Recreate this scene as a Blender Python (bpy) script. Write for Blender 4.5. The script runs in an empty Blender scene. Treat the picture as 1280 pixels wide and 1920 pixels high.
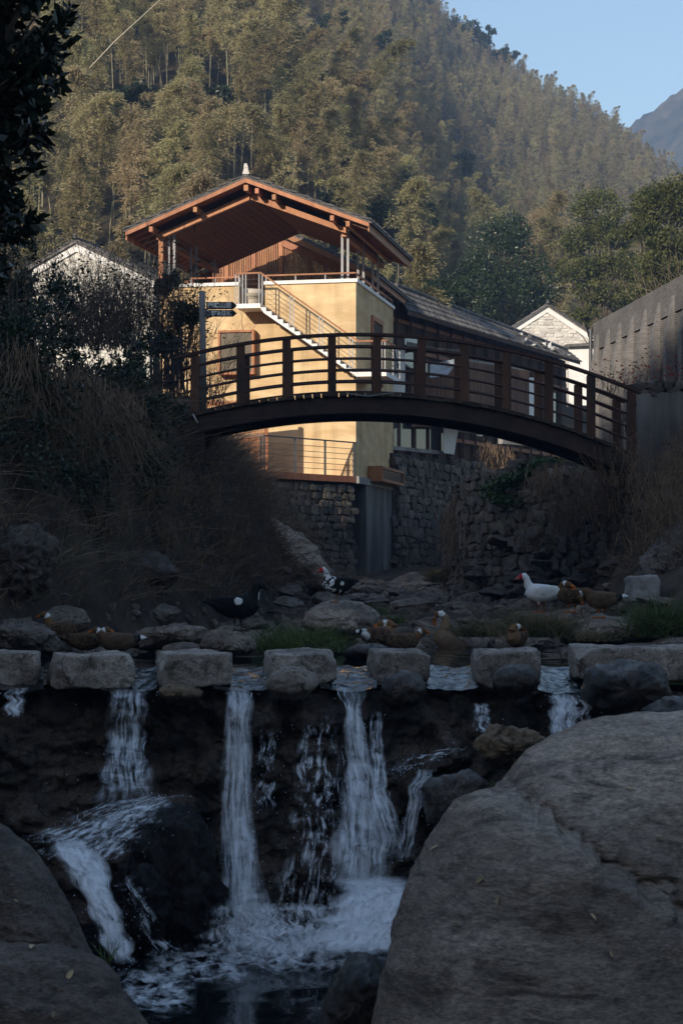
import bpy, bmesh, math, random
import numpy as np
from mathutils import Vector, Matrix, noise
from mathutils.kdtree import KDTree

# ------------------------------------------------------------------ camera, sky, sun, exposure
SC = bpy.context.scene
COL = SC.collection
H, FPX, HOR = 1.19, 3600.0, 1060.0          # eye height over the upper pool, focal length and horizon row in photo pixels
cam_data = bpy.data.cameras.new('camera')
cam_data.sensor_fit = 'VERTICAL'
cam_data.sensor_height = 36.0
cam_data.lens = FPX / 1920.0 * 36.0
cam_data.shift_y = (HOR - 960.0) / 1920.0
cam_data.clip_start = 0.1
cam_data.clip_end = 4000.0
cam_data.dof.use_dof = True
cam_data.dof.focus_distance = 45.0
cam_data.dof.aperture_fstop = 9.0
cam = bpy.data.objects.new('camera', cam_data)
cam.location = (0, 0, H)
cam.rotation_euler = (math.pi / 2, 0, 0)
COL.objects.link(cam)
SC.camera = cam

SUN_AZ = math.atan2(-0.514, -0.857)          # towards the sun, clockwise from +Y
SUN_EL = math.radians(21.0)
world = bpy.data.worlds.new('World')
SC.world = world
world.use_nodes = True
wn = world.node_tree
sky = wn.nodes.new('ShaderNodeTexSky')
sky.sky_type = 'NISHITA'
sky.sun_disc = False
sky.sun_elevation = SUN_EL
sky.sun_rotation = SUN_AZ
sky.altitude = 200
sky.air_density = 1.2
sky.dust_density = 1.0
sky.ozone_density = 1.4
wn.links.new(sky.outputs[0], wn.nodes['Background'].inputs[0])
wn.nodes['Background'].inputs[1].default_value = 0.112
sun_data = bpy.data.lights.new('sun', 'SUN')
sun_data.energy = 3.85
sun_data.angle = math.radians(0.55)
sun_data.color = (1.0, 0.87, 0.71)
sun = bpy.data.objects.new('sun', sun_data)
COL.objects.link(sun)
SUN_TO = Vector((math.sin(SUN_AZ) * math.cos(SUN_EL), math.cos(SUN_AZ) * math.cos(SUN_EL), math.sin(SUN_EL)))
sun.rotation_euler = SUN_TO.to_track_quat('Z', 'Y').to_euler()
sun.location = (-40, -60, 80)
SC.view_settings.view_transform = 'Standard'
SC.view_settings.look = 'None'
SC.view_settings.exposure = 0.6
SC.view_settings.gamma = 1.0
SC.cycles.use_denoising = True
SC.cycles.max_bounces = 6
SC.cycles.diffuse_bounces = 4
SC.cycles.transparent_max_bounces = 24
SC.cycles.volume_bounces = 1
SC.cycles.sample_clamp_indirect = 4.0

# ------------------------------------------------------------------ helpers
RND = random.Random(11)
NP = np.random.default_rng(5)
CAMP = Vector((0, 0, H))

def P(px, py, d):
    return Vector(((px - 640) / FPX * d, d, H + (HOR - py) / FPX * d))

def tag(o, label, cat, group=None):
    o['label'] = label
    o['category'] = cat
    if group:
        o['group'] = group
    return o

def kind(o, k):
    o['kind'] = k
    return o

def wm(o):
    m = o.matrix_basis.copy()
    return m if o.parent is None else wm(o.parent) @ o.matrix_parent_inverse @ m

def link(o, parent=None):                # parts are modelled in world coordinates
    COL.objects.link(o)
    if parent is not None:
        o.parent = parent
        o.matrix_parent_inverse = wm(parent).inverted()
    return o

def empty(name, loc, label=None, cat=None, group=None):
    o = bpy.data.objects.new(name, None)
    o.empty_display_size = 0.3
    o.location = loc
    COL.objects.link(o)
    if label:
        tag(o, label, cat, group)
    return o

def mesh_np(name, V, F, mats=None, smooth=False, col=None, uv=None, flow=None):
    V = np.asarray(V, dtype=np.float32)
    F = np.asarray(F, dtype=np.int32)
    me = bpy.data.meshes.new(name)
    n, k = F.shape
    me.vertices.add(len(V))
    me.vertices.foreach_set('co', V.ravel())
    me.loops.add(n * k)
    me.loops.foreach_set('vertex_index', F.ravel())
    me.polygons.add(n)
    me.polygons.foreach_set('loop_start', np.arange(n, dtype=np.int32) * k)
    me.update(calc_edges=True)
    if smooth:
        me.polygons.foreach_set('use_smooth', np.ones(n, dtype=bool))
    if col is not None:
        a = me.color_attributes.new('col', 'FLOAT_COLOR', 'POINT')
        c = np.ones((len(V), 4), dtype=np.float32)
        c[:, :3] = col
        a.data.foreach_set('color', c.ravel())
    if uv is not None:
        u = me.uv_layers.new(name='UVMap')
        u.data.foreach_set('uv', np.asarray(uv, dtype=np.float32)[F.ravel()].ravel())
    if flow is not None:
        u = me.uv_layers.new(name='flow')
        u.data.foreach_set('uv', np.asarray(flow, dtype=np.float32)[F.ravel()].ravel())
    if mats is not None:
        me.materials.append(mats)
    return me

def obj(name, me, parent=None):
    return link(bpy.data.objects.new(name, me), parent)

class MB:
    """collects simple shapes into one mesh"""
    def __init__(s):
        s.v = []
        s.f = []

    def add(s, verts, faces):
        b = len(s.v)
        s.v += [tuple(p) for p in verts]
        s.f += [tuple(i + b for i in f) for f in faces]
        return s

    def hexa(s, c):                       # 8 corners: bottom ring 0-3, top ring 4-7
        return s.add(c, [(3, 2, 1, 0), (4, 5, 6, 7), (0, 1, 5, 4), (1, 2, 6, 5), (2, 3, 7, 6), (3, 0, 4, 7)])

    def box(s, x0, x1, y0, y1, z0, z1):
        return s.hexa([(x0, y0, z0), (x1, y0, z0), (x1, y1, z0), (x0, y1, z0),
                       (x0, y0, z1), (x1, y0, z1), (x1, y1, z1), (x0, y1, z1)])

    def beam(s, a, b, w, h, up=Vector((0, 0, 1))):
        a = Vector(a); b = Vector(b)
        t = (b - a).normalized()
        x = t.cross(up)
        if x.length < 1e-4:
            x = t.cross(Vector((1, 0, 0)))
        x.normalize()
        y = x.cross(t).normalized()
        x = x * (w / 2); y = y * (h / 2)
        return s.hexa([a - x - y, a + x - y, b + x - y, b - x - y, a - x + y, a + x + y, b + x + y, b - x + y])

    def tube(s, pts, rad, n=6, cap=True):
        pts = [Vector(p) for p in pts]
        if not hasattr(rad, '__len__'):
            rad = [rad] * len(pts)
        vs = []
        for i, p in enumerate(pts):
            t = (pts[min(i + 1, len(pts) - 1)] - pts[max(i - 1, 0)]).normalized()
            r = Vector((0, 0, 1)) if abs(t.z) < 0.9 else Vector((1, 0, 0))
            x = t.cross(r).normalized()
            y = t.cross(x)
            for k in range(n):
                a = 2 * math.pi * k / n
                vs.append(p + (x * math.cos(a) + y * math.sin(a)) * rad[i])
        fs = []
        for i in range(len(pts) - 1):
            for k in range(n):
                k2 = (k + 1) % n
                fs.append((i * n + k, i * n + k2, (i + 1) * n + k2, (i + 1) * n + k))
        if cap:
            fs.append(tuple(range(n))[::-1])
            fs.append(tuple((len(pts) - 1) * n + k for k in range(n)))
        return s.add(vs, fs)

    def prism(s, poly, off):              # planar polygon (3D points) pushed by off
        n = len(poly)
        off = Vector(off)
        vs = [Vector(p) for p in poly] + [Vector(p) + off for p in poly]
        fs = [tuple(range(n))[::-1], tuple(range(n, 2 * n))]
        fs += [(i, (i + 1) % n, n + (i + 1) % n, n + i) for i in range(n)]
        return s.add(vs, fs)

    def mesh(s, name, mat, smooth=False):
        me = bpy.data.meshes.new(name)
        me.from_pydata(s.v, [], s.f)
        bm = bmesh.new()
        bm.from_mesh(me)
        bmesh.ops.recalc_face_normals(bm, faces=bm.faces)
        bm.to_mesh(me)
        bm.free()
        if smooth:
            for p in me.polygons:
                p.use_smooth = True
        me.materials.append(mat)
        return me

    def build(s, name, mat, parent=None, smooth=False):
        return obj(name, s.mesh(name, mat, smooth), parent)

def fbm(p, o=4, H_=0.9):
    return noise.fractal(p, H_, 2.0, o)

# ------------------------------------------------------------------ materials
def nodes(m):
    m.use_nodes = True
    nt = m.node_tree
    return nt, nt.nodes['Principled BSDF']

def mat(name, c1, c2=None, scale=3.0, rough=0.8, detail=6.0, contrast=(0.35, 0.65), stretch=(1, 1, 1), bump=0.0,
        bscale=None, spec=0.3, rand=0.0, hue=0.0, c3=None, s3=0.4, t3=(0.55, 0.65), metallic=0.0, translucent=0.0,
        coat=0.0, bdist=0.02):
    m = bpy.data.materials.new(name)
    nt, b = nodes(m)
    N, L = nt.nodes, nt.links
    tc = N.new('ShaderNodeTexCoord')
    mp = N.new('ShaderNodeMapping')
    mp.inputs['Scale'].default_value = stretch
    L.new(tc.outputs['Object'], mp.inputs['Vector'])
    vec = mp.outputs[0]
    oi = N.new('ShaderNodeObjectInfo')
    if rand or hue:
        ad = N.new('ShaderNodeVectorMath'); ad.operation = 'MULTIPLY_ADD'
        cb = N.new('ShaderNodeCombineXYZ')
        for i in range(3):
            L.new(oi.outputs['Random'], cb.inputs[i])
        L.new(cb.outputs[0], ad.inputs[0])
        ad.inputs[1].default_value = (37.0, 53.0, 71.0)
        L.new(vec, ad.inputs[2])
        vec = ad.outputs[0]
    nz = N.new('ShaderNodeTexNoise')
    nz.inputs['Scale'].default_value = scale
    nz.inputs['Detail'].default_value = detail
    nz.inputs['Roughness'].default_value = 0.6
    L.new(vec, nz.inputs['Vector'])
    rp = N.new('ShaderNodeValToRGB')
    rp.color_ramp.elements[0].position = contrast[0]
    rp.color_ramp.elements[1].position = contrast[1]
    rp.color_ramp.elements[0].color = (*c1, 1)
    rp.color_ramp.elements[1].color = (*(c2 or c1), 1)
    L.new(nz.outputs[0], rp.inputs[0])
    out = rp.outputs[0]
    if c3:
        n3 = N.new('ShaderNodeTexNoise')
        n3.inputs['Scale'].default_value = s3
        n3.inputs['Detail'].default_value = 5
        L.new(vec, n3.inputs['Vector'])
        r3 = N.new('ShaderNodeMapRange')
        r3.inputs[1].default_value = t3[0]
        r3.inputs[2].default_value = t3[1]
        L.new(n3.outputs[0], r3.inputs[0])
        mx = N.new('ShaderNodeMix'); mx.data_type = 'RGBA'
        L.new(r3.outputs[0], mx.inputs[0])
        L.new(out, mx.inputs[6])
        mx.inputs[7].default_value = (*c3, 1)
        out = mx.outputs[2]
    if rand or hue:
        hs = N.new('ShaderNodeHueSaturation')
        mr = N.new('ShaderNodeMapRange')
        mr.inputs[3].default_value = 1 - rand
        mr.inputs[4].default_value = 1 + rand
        L.new(oi.outputs['Random'], mr.inputs[0])
        L.new(mr.outputs[0], hs.inputs['Value'])
        wv = N.new('ShaderNodeMath'); wv.operation = 'FRACT'
        ml = N.new('ShaderNodeMath'); ml.operation = 'MULTIPLY'
        L.new(oi.outputs['Random'], ml.inputs[0]); ml.inputs[1].default_value = 17.31
        L.new(ml.outputs[0], wv.inputs[0])
        mh = N.new('ShaderNodeMapRange')
        mh.inputs[3].default_value = 0.5 - hue
        mh.inputs[4].default_value = 0.5 + hue
        L.new(wv.outputs[0], mh.inputs[0])
        L.new(mh.outputs[0], hs.inputs['Hue'])
        L.new(out, hs.inputs['Color'])
        out = hs.outputs[0]
    L.new(out, b.inputs['Base Color'])
    b.inputs['Roughness'].default_value = rough
    b.inputs['Specular IOR Level'].default_value = spec
    b.inputs['Metallic'].default_value = metallic
    if coat:
        b.inputs['Coat Weight'].default_value = coat
        b.inputs['Coat Roughness'].default_value = 0.15
    if bump:
        nb = N.new('ShaderNodeTexNoise')
        nb.inputs['Scale'].default_value = bscale or scale * 4
        nb.inputs['Detail'].default_value = 8
        nb.inputs['Roughness'].default_value = 0.65
        L.new(vec, nb.inputs['Vector'])
        bp = N.new('ShaderNodeBump')
        bp.inputs['Strength'].default_value = bump
        bp.inputs['Distance'].default_value = bdist
        L.new(nb.outputs[0], bp.inputs['Height'])
        L.new(bp.outputs[0], b.inputs['Normal'])
    if translucent:
        tr = N.new('ShaderNodeBsdfTranslucent')
        L.new(out, tr.inputs[0])
        ms = N.new('ShaderNodeMixShader')
        ms.inputs[0].default_value = translucent
        L.new(b.outputs[0], ms.inputs[1])
        L.new(tr.outputs[0], ms.inputs[2])
        L.new(ms.outputs[0], N['Material Output'].inputs[0])
    return m

M = {}
M['plaster'] = mat('yellow_plaster', (0.60, 0.42, 0.22), (0.75, 0.565, 0.33), 1.0, 0.9, detail=9, stretch=(1, 1, 3.6), bump=0.25, bscale=12,
                   c3=(0.54, 0.37, 0.195), s3=0.7, t3=(0.5, 0.8))
def weather(m, streak=0.16, base_dirt=None):
    nt = m.node_tree
    N, L = nt.nodes, nt.links
    b = N['Principled BSDF']
    src = b.inputs['Base Color'].links[0].from_socket
    tc = N.new('ShaderNodeTexCoord')
    mp = N.new('ShaderNodeMapping'); mp.inputs['Scale'].default_value = (3.2, 3.2, 0.22)
    L.new(tc.outputs['Object'], mp.inputs[0])
    nz = N.new('ShaderNodeTexNoise'); nz.inputs['Scale'].default_value = 1.0; nz.inputs['Detail'].default_value = 7
    L.new(mp.outputs[0], nz.inputs[0])
    mr = N.new('ShaderNodeMapRange'); mr.inputs[1].default_value = 0.45; mr.inputs[2].default_value = 0.75
    mr.inputs[3].default_value = 1.0; mr.inputs[4].default_value = 1 - streak * 2
    L.new(nz.outputs[0], mr.inputs[0])
    n2 = N.new('ShaderNodeTexNoise'); n2.inputs['Scale'].default_value = 0.55; n2.inputs['Detail'].default_value = 9
    L.new(tc.outputs['Object'], n2.inputs[0])
    m2 = N.new('ShaderNodeMapRange'); m2.inputs[1].default_value = 0.35; m2.inputs[2].default_value = 0.7
    m2.inputs[3].default_value = 1 - streak; m2.inputs[4].default_value = 1.06
    L.new(n2.outputs[0], m2.inputs[0])
    q = N.new('ShaderNodeMath'); q.operation = 'MULTIPLY'
    L.new(mr.outputs[0], q.inputs[0]); L.new(m2.outputs[0], q.inputs[1])
    mx = N.new('ShaderNodeMix'); mx.data_type = 'RGBA'; mx.blend_type = 'MULTIPLY'; mx.inputs[0].default_value = 1.0
    L.new(src, mx.inputs[6]); L.new(q.outputs[0], mx.inputs[7])
    L.new(mx.outputs[2], b.inputs['Base Color'])
weather(M['plaster'])
M['white'] = mat('white_paint', (0.72, 0.71, 0.69), (0.82, 0.81, 0.79), 2.0, 0.7, bump=0.1)
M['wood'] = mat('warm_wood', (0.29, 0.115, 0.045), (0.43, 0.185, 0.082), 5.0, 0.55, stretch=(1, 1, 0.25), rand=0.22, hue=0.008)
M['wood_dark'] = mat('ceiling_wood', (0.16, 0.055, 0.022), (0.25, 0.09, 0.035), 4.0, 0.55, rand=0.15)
M['old_wood'] = mat('weathered_wood', (0.045, 0.026, 0.018), (0.085, 0.05, 0.033), 3.0, 0.8, stretch=(1, 1, 0.2), rand=0.25)
M['siding'] = mat('siding_wood', (0.11, 0.06, 0.038), (0.17, 0.095, 0.06), 3.0, 0.8, stretch=(3, 3, 0.2), rand=0.2)
M['bridge_post'] = mat('bridge_post_wood', (0.055, 0.026, 0.015), (0.115, 0.052, 0.028), 7.0, 0.7, stretch=(1, 1, 0.22), bump=0.4, bscale=25,
                       rand=0.25, c3=(0.035, 0.025, 0.02), s3=3.0, t3=(0.5, 0.65))
M['bridge_rail'] = mat('bridge_rail_paint', (0.042, 0.022, 0.017), (0.068, 0.034, 0.025), 8.0, 0.45, rand=0.1)
M['bridge_beam'] = mat('bridge_beam_rust', (0.020, 0.014, 0.012), (0.052, 0.030, 0.022), 2.5, 0.7, bump=0.3, c3=(0.03, 0.03, 0.022), s3=1.3)
M['plank'] = mat('mossy_plank', (0.035, 0.028, 0.02), (0.075, 0.058, 0.042), 6.0, 0.9, bump=0.5, rand=0.35)
M['steel'] = mat('grey_steel', (0.33, 0.33, 0.34), (0.42, 0.42, 0.42), 4.0, 0.45, spec=0.5)
M['dark_steel'] = mat('dark_steel', (0.03, 0.035, 0.042), (0.05, 0.055, 0.06), 4.0, 0.4, spec=0.5)
M['cable'] = mat('rail_cable', (0.13, 0.10, 0.075), None, 4.0, 0.45, spec=0.5)
M['tile'] = mat('grey_roof_tile', (0.06, 0.058, 0.06), (0.17, 0.16, 0.15), 5.0, 0.75, rand=0.35, bump=0.3, c3=(0.19, 0.17, 0.14), s3=1.6, t3=(0.55, 0.75))
M['glass'] = mat('dark_glass', (0.03, 0.035, 0.04), (0.06, 0.06, 0.06), 0.8, 0.06, spec=0.7)
M['blind'] = mat('pale_window_blind', (0.13, 0.11, 0.08), (0.17, 0.145, 0.11), 0.8, 0.6, spec=0.1)
M['concrete'] = mat('concrete', (0.20, 0.19, 0.18), (0.32, 0.31, 0.29), 2.2, 0.85, bump=0.25)
M['streaked'] = mat('streaked_concrete', (0.07, 0.067, 0.063), (0.26, 0.25, 0.235), 1.6, 0.85, stretch=(1.0, 1.0, 0.16), bump=0.1, contrast=(0.42, 0.75), detail=10)
M['stone'] = mat('wall_stone', (0.055, 0.046, 0.039), (0.165, 0.14, 0.117), 3.0, 0.85, bump=0.6, rand=0.45, hue=0.012, c3=(0.10, 0.095, 0.06), s3=1.5)
M['mortar'] = mat('wall_core_earth', (0.035, 0.03, 0.025), (0.06, 0.052, 0.044), 5.0, 0.95, bump=0.5)
M['pale_stone'] = mat('pale_gable_stone', (0.5, 0.475, 0.43), (0.70, 0.68, 0.63), 4.0, 0.9, rand=0.2, hue=0.02, bump=0.4)
M['earth'] = mat('bank_earth', (0.022, 0.017, 0.012), (0.075, 0.056, 0.041), 1.5, 0.95, bump=0.6, bdist=0.05)
M['bed'] = mat('bed_gravel', (0.05, 0.045, 0.04), (0.12, 0.105, 0.095), 6.0, 0.8, bump=0.8, bdist=0.05)
M['forest_floor'] = mat('forest_floor', (0.02, 0.018, 0.01), (0.055, 0.042, 0.022), 0.4, 0.95)
M['far_forest'] = mat('far_forest', (0.022, 0.034, 0.036), (0.09, 0.085, 0.07), 0.06, 0.95, detail=10)  # dark tone blued to paint in some of the distance haze
M['bamboo_leaf'] = mat('bamboo_leaf', (0.23, 0.2, 0.098), (0.40, 0.345, 0.185), 0.6, 0.6, rand=0.32, hue=0.026, translucent=0.42)
M['culm'] = mat('bamboo_culm', (0.12, 0.115, 0.06), (0.22, 0.19, 0.12), 3.0, 0.5, rand=0.3)
M['pale_culm'] = mat('dead_bamboo_culm', (0.42, 0.38, 0.30), (0.5, 0.46, 0.37), 3.0, 0.5)
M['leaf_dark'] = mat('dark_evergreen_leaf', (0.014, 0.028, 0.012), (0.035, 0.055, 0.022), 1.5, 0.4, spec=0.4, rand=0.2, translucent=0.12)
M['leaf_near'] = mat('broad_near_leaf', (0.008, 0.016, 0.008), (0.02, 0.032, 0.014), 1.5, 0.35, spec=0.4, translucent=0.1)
M['leaf_olive'] = mat('olive_leaf', (0.055, 0.07, 0.02), (0.12, 0.125, 0.035), 1.0, 0.5, rand=0.15, translucent=0.25)
M['leaf_ivy'] = mat('ivy_leaf', (0.02, 0.05, 0.012), (0.05, 0.10, 0.025), 3.0, 0.45, translucent=0.2)
M['leaf_red'] = mat('red_leaf', (0.30, 0.02, 0.02), (0.45, 0.05, 0.04), 3.0, 0.5, translucent=0.3)
M['bark'] = mat('bark', (0.05, 0.04, 0.03), (0.12, 0.095, 0.07), 6.0, 0.9, stretch=(1, 1, 0.3), bump=0.6)
M['twig'] = mat('dry_twig', (0.07, 0.052, 0.04), (0.16, 0.12, 0.092), 4.0, 0.8)
M['dry_grass'] = mat('dry_grass', (0.09, 0.06, 0.038), (0.42, 0.295, 0.19), 9.0, 0.85, translucent=0.2, contrast=(0.3, 0.75))
M['straw'] = mat('pale_straw', (0.17, 0.135, 0.09), (0.26, 0.215, 0.145), 1.6, 0.8, translucent=0.2)
M['grass'] = mat('green_grass', (0.045, 0.08, 0.02), (0.14, 0.18, 0.055), 2.5, 0.55, translucent=0.3)
M['grass_mix'] = mat('half_dry_grass', (0.05, 0.07, 0.022), (0.26, 0.2, 0.105), 3.0, 0.6, translucent=0.3)
M['sign'] = mat('sign_board', (0.012, 0.015, 0.018), (0.02, 0.024, 0.028), 6.0, 0.6)
M['letter'] = mat('sign_letter', (0.75, 0.75, 0.72), None, 6.0, 0.7)
M['pole'] = mat('grey_sign_post', (0.14, 0.14, 0.14), (0.25, 0.245, 0.235), 6.0, 0.85, stretch=(1, 1, 0.2))
M['fence'] = mat('dark_fence_stick', (0.018, 0.018, 0.02), (0.05, 0.048, 0.048), 6.0, 0.85, rand=0.4)
M['ceramic'] = mat('pale_tub', (0.55, 0.5, 0.42), (0.62, 0.57, 0.48), 2.0, 0.4)
M['tarp'] = mat('blue_white_sheet', (0.36, 0.42, 0.52), (0.5, 0.56, 0.64), 1.0, 0.5)

def brick_mat():
    m = bpy.data.materials.new('grey_thin_brick')
    nt, b = nodes(m)
    N, L = nt.nodes, nt.links
    tc = N.new('ShaderNodeTexCoord')
    sp = N.new('ShaderNodeSeparateXYZ'); L.new(tc.outputs['Object'], sp.inputs[0])
    ad = N.new('ShaderNodeMath'); L.new(sp.outputs[0], ad.inputs[0]); L.new(sp.outputs[1], ad.inputs[1])
    cb = N.new('ShaderNodeCombineXYZ'); L.new(ad.outputs[0], cb.inputs[0]); L.new(sp.outputs[2], cb.inputs[1])
    br = N.new('ShaderNodeTexBrick')
    br.inputs['Scale'].default_value = 1.0
    br.inputs['Brick Width'].default_value = 0.22
    br.inputs['Row Height'].default_value = 0.055
    br.inputs['Mortar Size'].default_value = 0.006
    br.inputs['Color1'].default_value = (0.145, 0.138, 0.134, 1)
    br.inputs['Color2'].default_value = (0.20, 0.19, 0.182, 1)
    br.inputs['Mortar'].default_value = (0.07, 0.064, 0.06, 1)
    L.new(cb.outputs[0], br.inputs['Vector'])
    nz = N.new('ShaderNodeTexNoise'); nz.inputs['Scale'].default_value = 1.2; nz.inputs['Detail'].default_value = 6
    L.new(tc.outputs['Object'], nz.inputs['Vector'])
    mx = N.new('ShaderNodeMix'); mx.data_type = 'RGBA'; mx.blend_type = 'MULTIPLY'
    mx.inputs[0].default_value = 0.6
    rp = N.new('ShaderNodeMapRange'); rp.inputs[1].default_value = 0.3; rp.inputs[2].default_value = 0.7
    rp.inputs[3].default_value = 0.5; rp.inputs[4].default_value = 1.2
    L.new(nz.outputs[0], rp.inputs[0])
    L.new(br.outputs[0], mx.inputs[6]); L.new(rp.outputs[0], mx.inputs[7])
    L.new(mx.outputs[2], b.inputs['Base Color'])
    bp = N.new('ShaderNodeBump'); bp.inputs['Strength'].default_value = 0.6; bp.inputs['Distance'].default_value = 0.02
    inv = N.new('ShaderNodeMath'); inv.operation = 'SUBTRACT'; inv.inputs[0].default_value = 1
    L.new(br.outputs['Fac'], inv.inputs[1]); L.new(inv.outputs[0], bp.inputs['Height'])
    L.new(bp.outputs[0], b.inputs['Normal'])
    b.inputs['Roughness'].default_value = 0.9
    return m
M['brick'] = brick_mat()

def rock_mat(name, cA, cB, cC, rough, scale=1.0, bump=1.0, rand=0.25, spec=0.35, moss=None, strata=False):
    m = bpy.data.materials.new(name)
    nt, b = nodes(m)
    N, L = nt.nodes, nt.links
    tc = N.new('ShaderNodeTexCoord')
    oi = N.new('ShaderNodeObjectInfo')
    ad = N.new('ShaderNodeVectorMath'); ad.operation = 'MULTIPLY_ADD'
    cb = N.new('ShaderNodeCombineXYZ')
    for i in range(3):
        L.new(oi.outputs['Random'], cb.inputs[i])
    L.new(cb.outputs[0], ad.inputs[0]); ad.inputs[1].default_value = (37, 53, 71)
    if strata:                               # bedding planes dip towards the water
        mpn = N.new('ShaderNodeMapping')
        mpn.inputs['Rotation'].default_value = (0.5, -0.45, 0.3)
        mpn.inputs['Scale'].default_value = (0.8, 0.8, 2.6)
        L.new(tc.outputs['Object'], mpn.inputs[0]); L.new(mpn.outputs[0], ad.inputs[2])
    else:
        L.new(tc.outputs['Object'], ad.inputs[2])
    vec = ad.outputs[0]
    def nz(sc, det=8, rg=0.65, typ=None, dist=0.0):
        n_ = N.new('ShaderNodeTexNoise')
        if typ:
            n_.noise_type = typ
        n_.inputs['Scale'].default_value = sc * scale
        n_.inputs['Detail'].default_value = det
        n_.inputs['Roughness'].default_value = rg
        n_.inputs['Distortion'].default_value = dist
        L.new(vec, n_.inputs['Vector'])
        return n_.outputs[0]
    def mr(src, a, b_, c, d):
        q = N.new('ShaderNodeMapRange')
        for i, v in enumerate((a, b_, c, d)):
            q.inputs[i + 1].default_value = v
        L.new(src, q.inputs[0])
        return q.outputs[0]
    def mix(fac, a, b_, blend='MIX'):
        q = N.new('ShaderNodeMix'); q.data_type = 'RGBA'; q.blend_type = blend
        for sock, v in ((0, fac), (6, a), (7, b_)):
            if hasattr(v, 'is_output'):
                L.new(v, q.inputs[sock])
            elif sock == 0:
                q.inputs[0].default_value = v
            else:
                q.inputs[sock].default_value = (*v, 1)
        return q.outputs[2]
    big = nz(0.9, 6, 0.6, None, 0.5)
    c = mix(mr(big, 0.35, 0.65, 0, 1), cA, cB)
    if strata:
        c = mix(1.0, c, mr(nz(0.32, 3, 0.5), 0.36, 0.62, 0.72, 1.35), 'MULTIPLY')
    c = mix(mr(nz(2.4, 8, 0.7, None, 1.2), 0.52, 0.62, 0, 0.85), c, cC)
    fine = nz(14, 6, 0.75)
    c = mix(1.0, c, mr(fine, 0.3, 0.7, 0.45, 1.5), 'MULTIPLY')
    c = mix(1.0, c, mr(nz(42, 3, 0.7), 0.32, 0.68, 0.6, 1.4), 'MULTIPLY')
    crack = nz(1.6, 5, 0.55, 'RIDGED_MULTIFRACTAL', 0.4)
    cm = mr(crack, 0.72, 1.0, 1.0, 0.45)
    c = mix(1.0, c, cm, 'MULTIPLY')
    if moss:
        c = mix(mr(nz(1.3, 6, 0.6), 0.58, 0.68, 0, 0.8), c, moss)
    hs = N.new('ShaderNodeHueSaturation')
    L.new(mr(oi.outputs['Random'], 0, 1, 1 - rand, 1 + rand), hs.inputs['Value'])
    L.new(c, hs.inputs['Color'])
    L.new(hs.outputs[0], b.inputs['Base Color'])
    b.inputs['Roughness'].default_value = rough
    b.inputs['Specular IOR Level'].default_value = spec
    h1 = N.new('ShaderNodeMath'); h1.operation = 'MULTIPLY_ADD'
    L.new(nz(5, 10, 0.7), h1.inputs[0]); h1.inputs[1].default_value = 0.8
    L.new(cm, h1.inputs[2])
    h2 = N.new('ShaderNodeMath'); h2.operation = 'MULTIPLY_ADD'
    L.new(fine, h2.inputs[0]); h2.inputs[1].default_value = 0.25
    L.new(h1.outputs[0], h2.inputs[2])
    bp = N.new('ShaderNodeBump'); bp.inputs['Strength'].default_value = bump
    bp.inputs['Distance'].default_value = 0.09 / scale
    L.new(h2.outputs[0], bp.inputs['Height'])
    L.new(bp.outputs[0], b.inputs['Normal'])
    return m
M['rock'] = rock_mat('river_rock', (0.125, 0.10, 0.08), (0.32, 0.265, 0.215), (0.05, 0.04, 0.033), 0.65, 2.2, 0.9, spec=0.2)
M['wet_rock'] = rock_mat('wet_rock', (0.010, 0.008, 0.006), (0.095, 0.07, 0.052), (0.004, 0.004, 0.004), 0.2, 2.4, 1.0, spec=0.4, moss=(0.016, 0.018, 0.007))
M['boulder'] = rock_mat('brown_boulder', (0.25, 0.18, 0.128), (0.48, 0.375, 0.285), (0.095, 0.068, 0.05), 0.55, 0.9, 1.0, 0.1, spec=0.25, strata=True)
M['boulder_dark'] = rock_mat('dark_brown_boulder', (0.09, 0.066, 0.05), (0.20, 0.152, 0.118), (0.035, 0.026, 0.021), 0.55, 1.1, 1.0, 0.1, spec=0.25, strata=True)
M['tan_rock'] = rock_mat('tan_broken_rock', (0.12, 0.082, 0.05), (0.27, 0.19, 0.115), (0.03, 0.022, 0.016), 0.6, 2.4, 1.0, 0.1, spec=0.2)
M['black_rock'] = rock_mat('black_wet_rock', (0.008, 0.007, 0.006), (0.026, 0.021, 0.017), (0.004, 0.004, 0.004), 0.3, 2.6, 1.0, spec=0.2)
M['dark_rock'] = rock_mat('dark_bank_rock', (0.06, 0.05, 0.042), (0.15, 0.125, 0.105), (0.02, 0.018, 0.016), 0.6, 2.0, 1.0)
M['slab'] = rock_mat('stepping_stone', (0.22, 0.18, 0.15), (0.44, 0.375, 0.315), (0.085, 0.07, 0.058), 0.7, 3.0, 0.9, spec=0.2, moss=(0.05, 0.055, 0.022))

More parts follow.
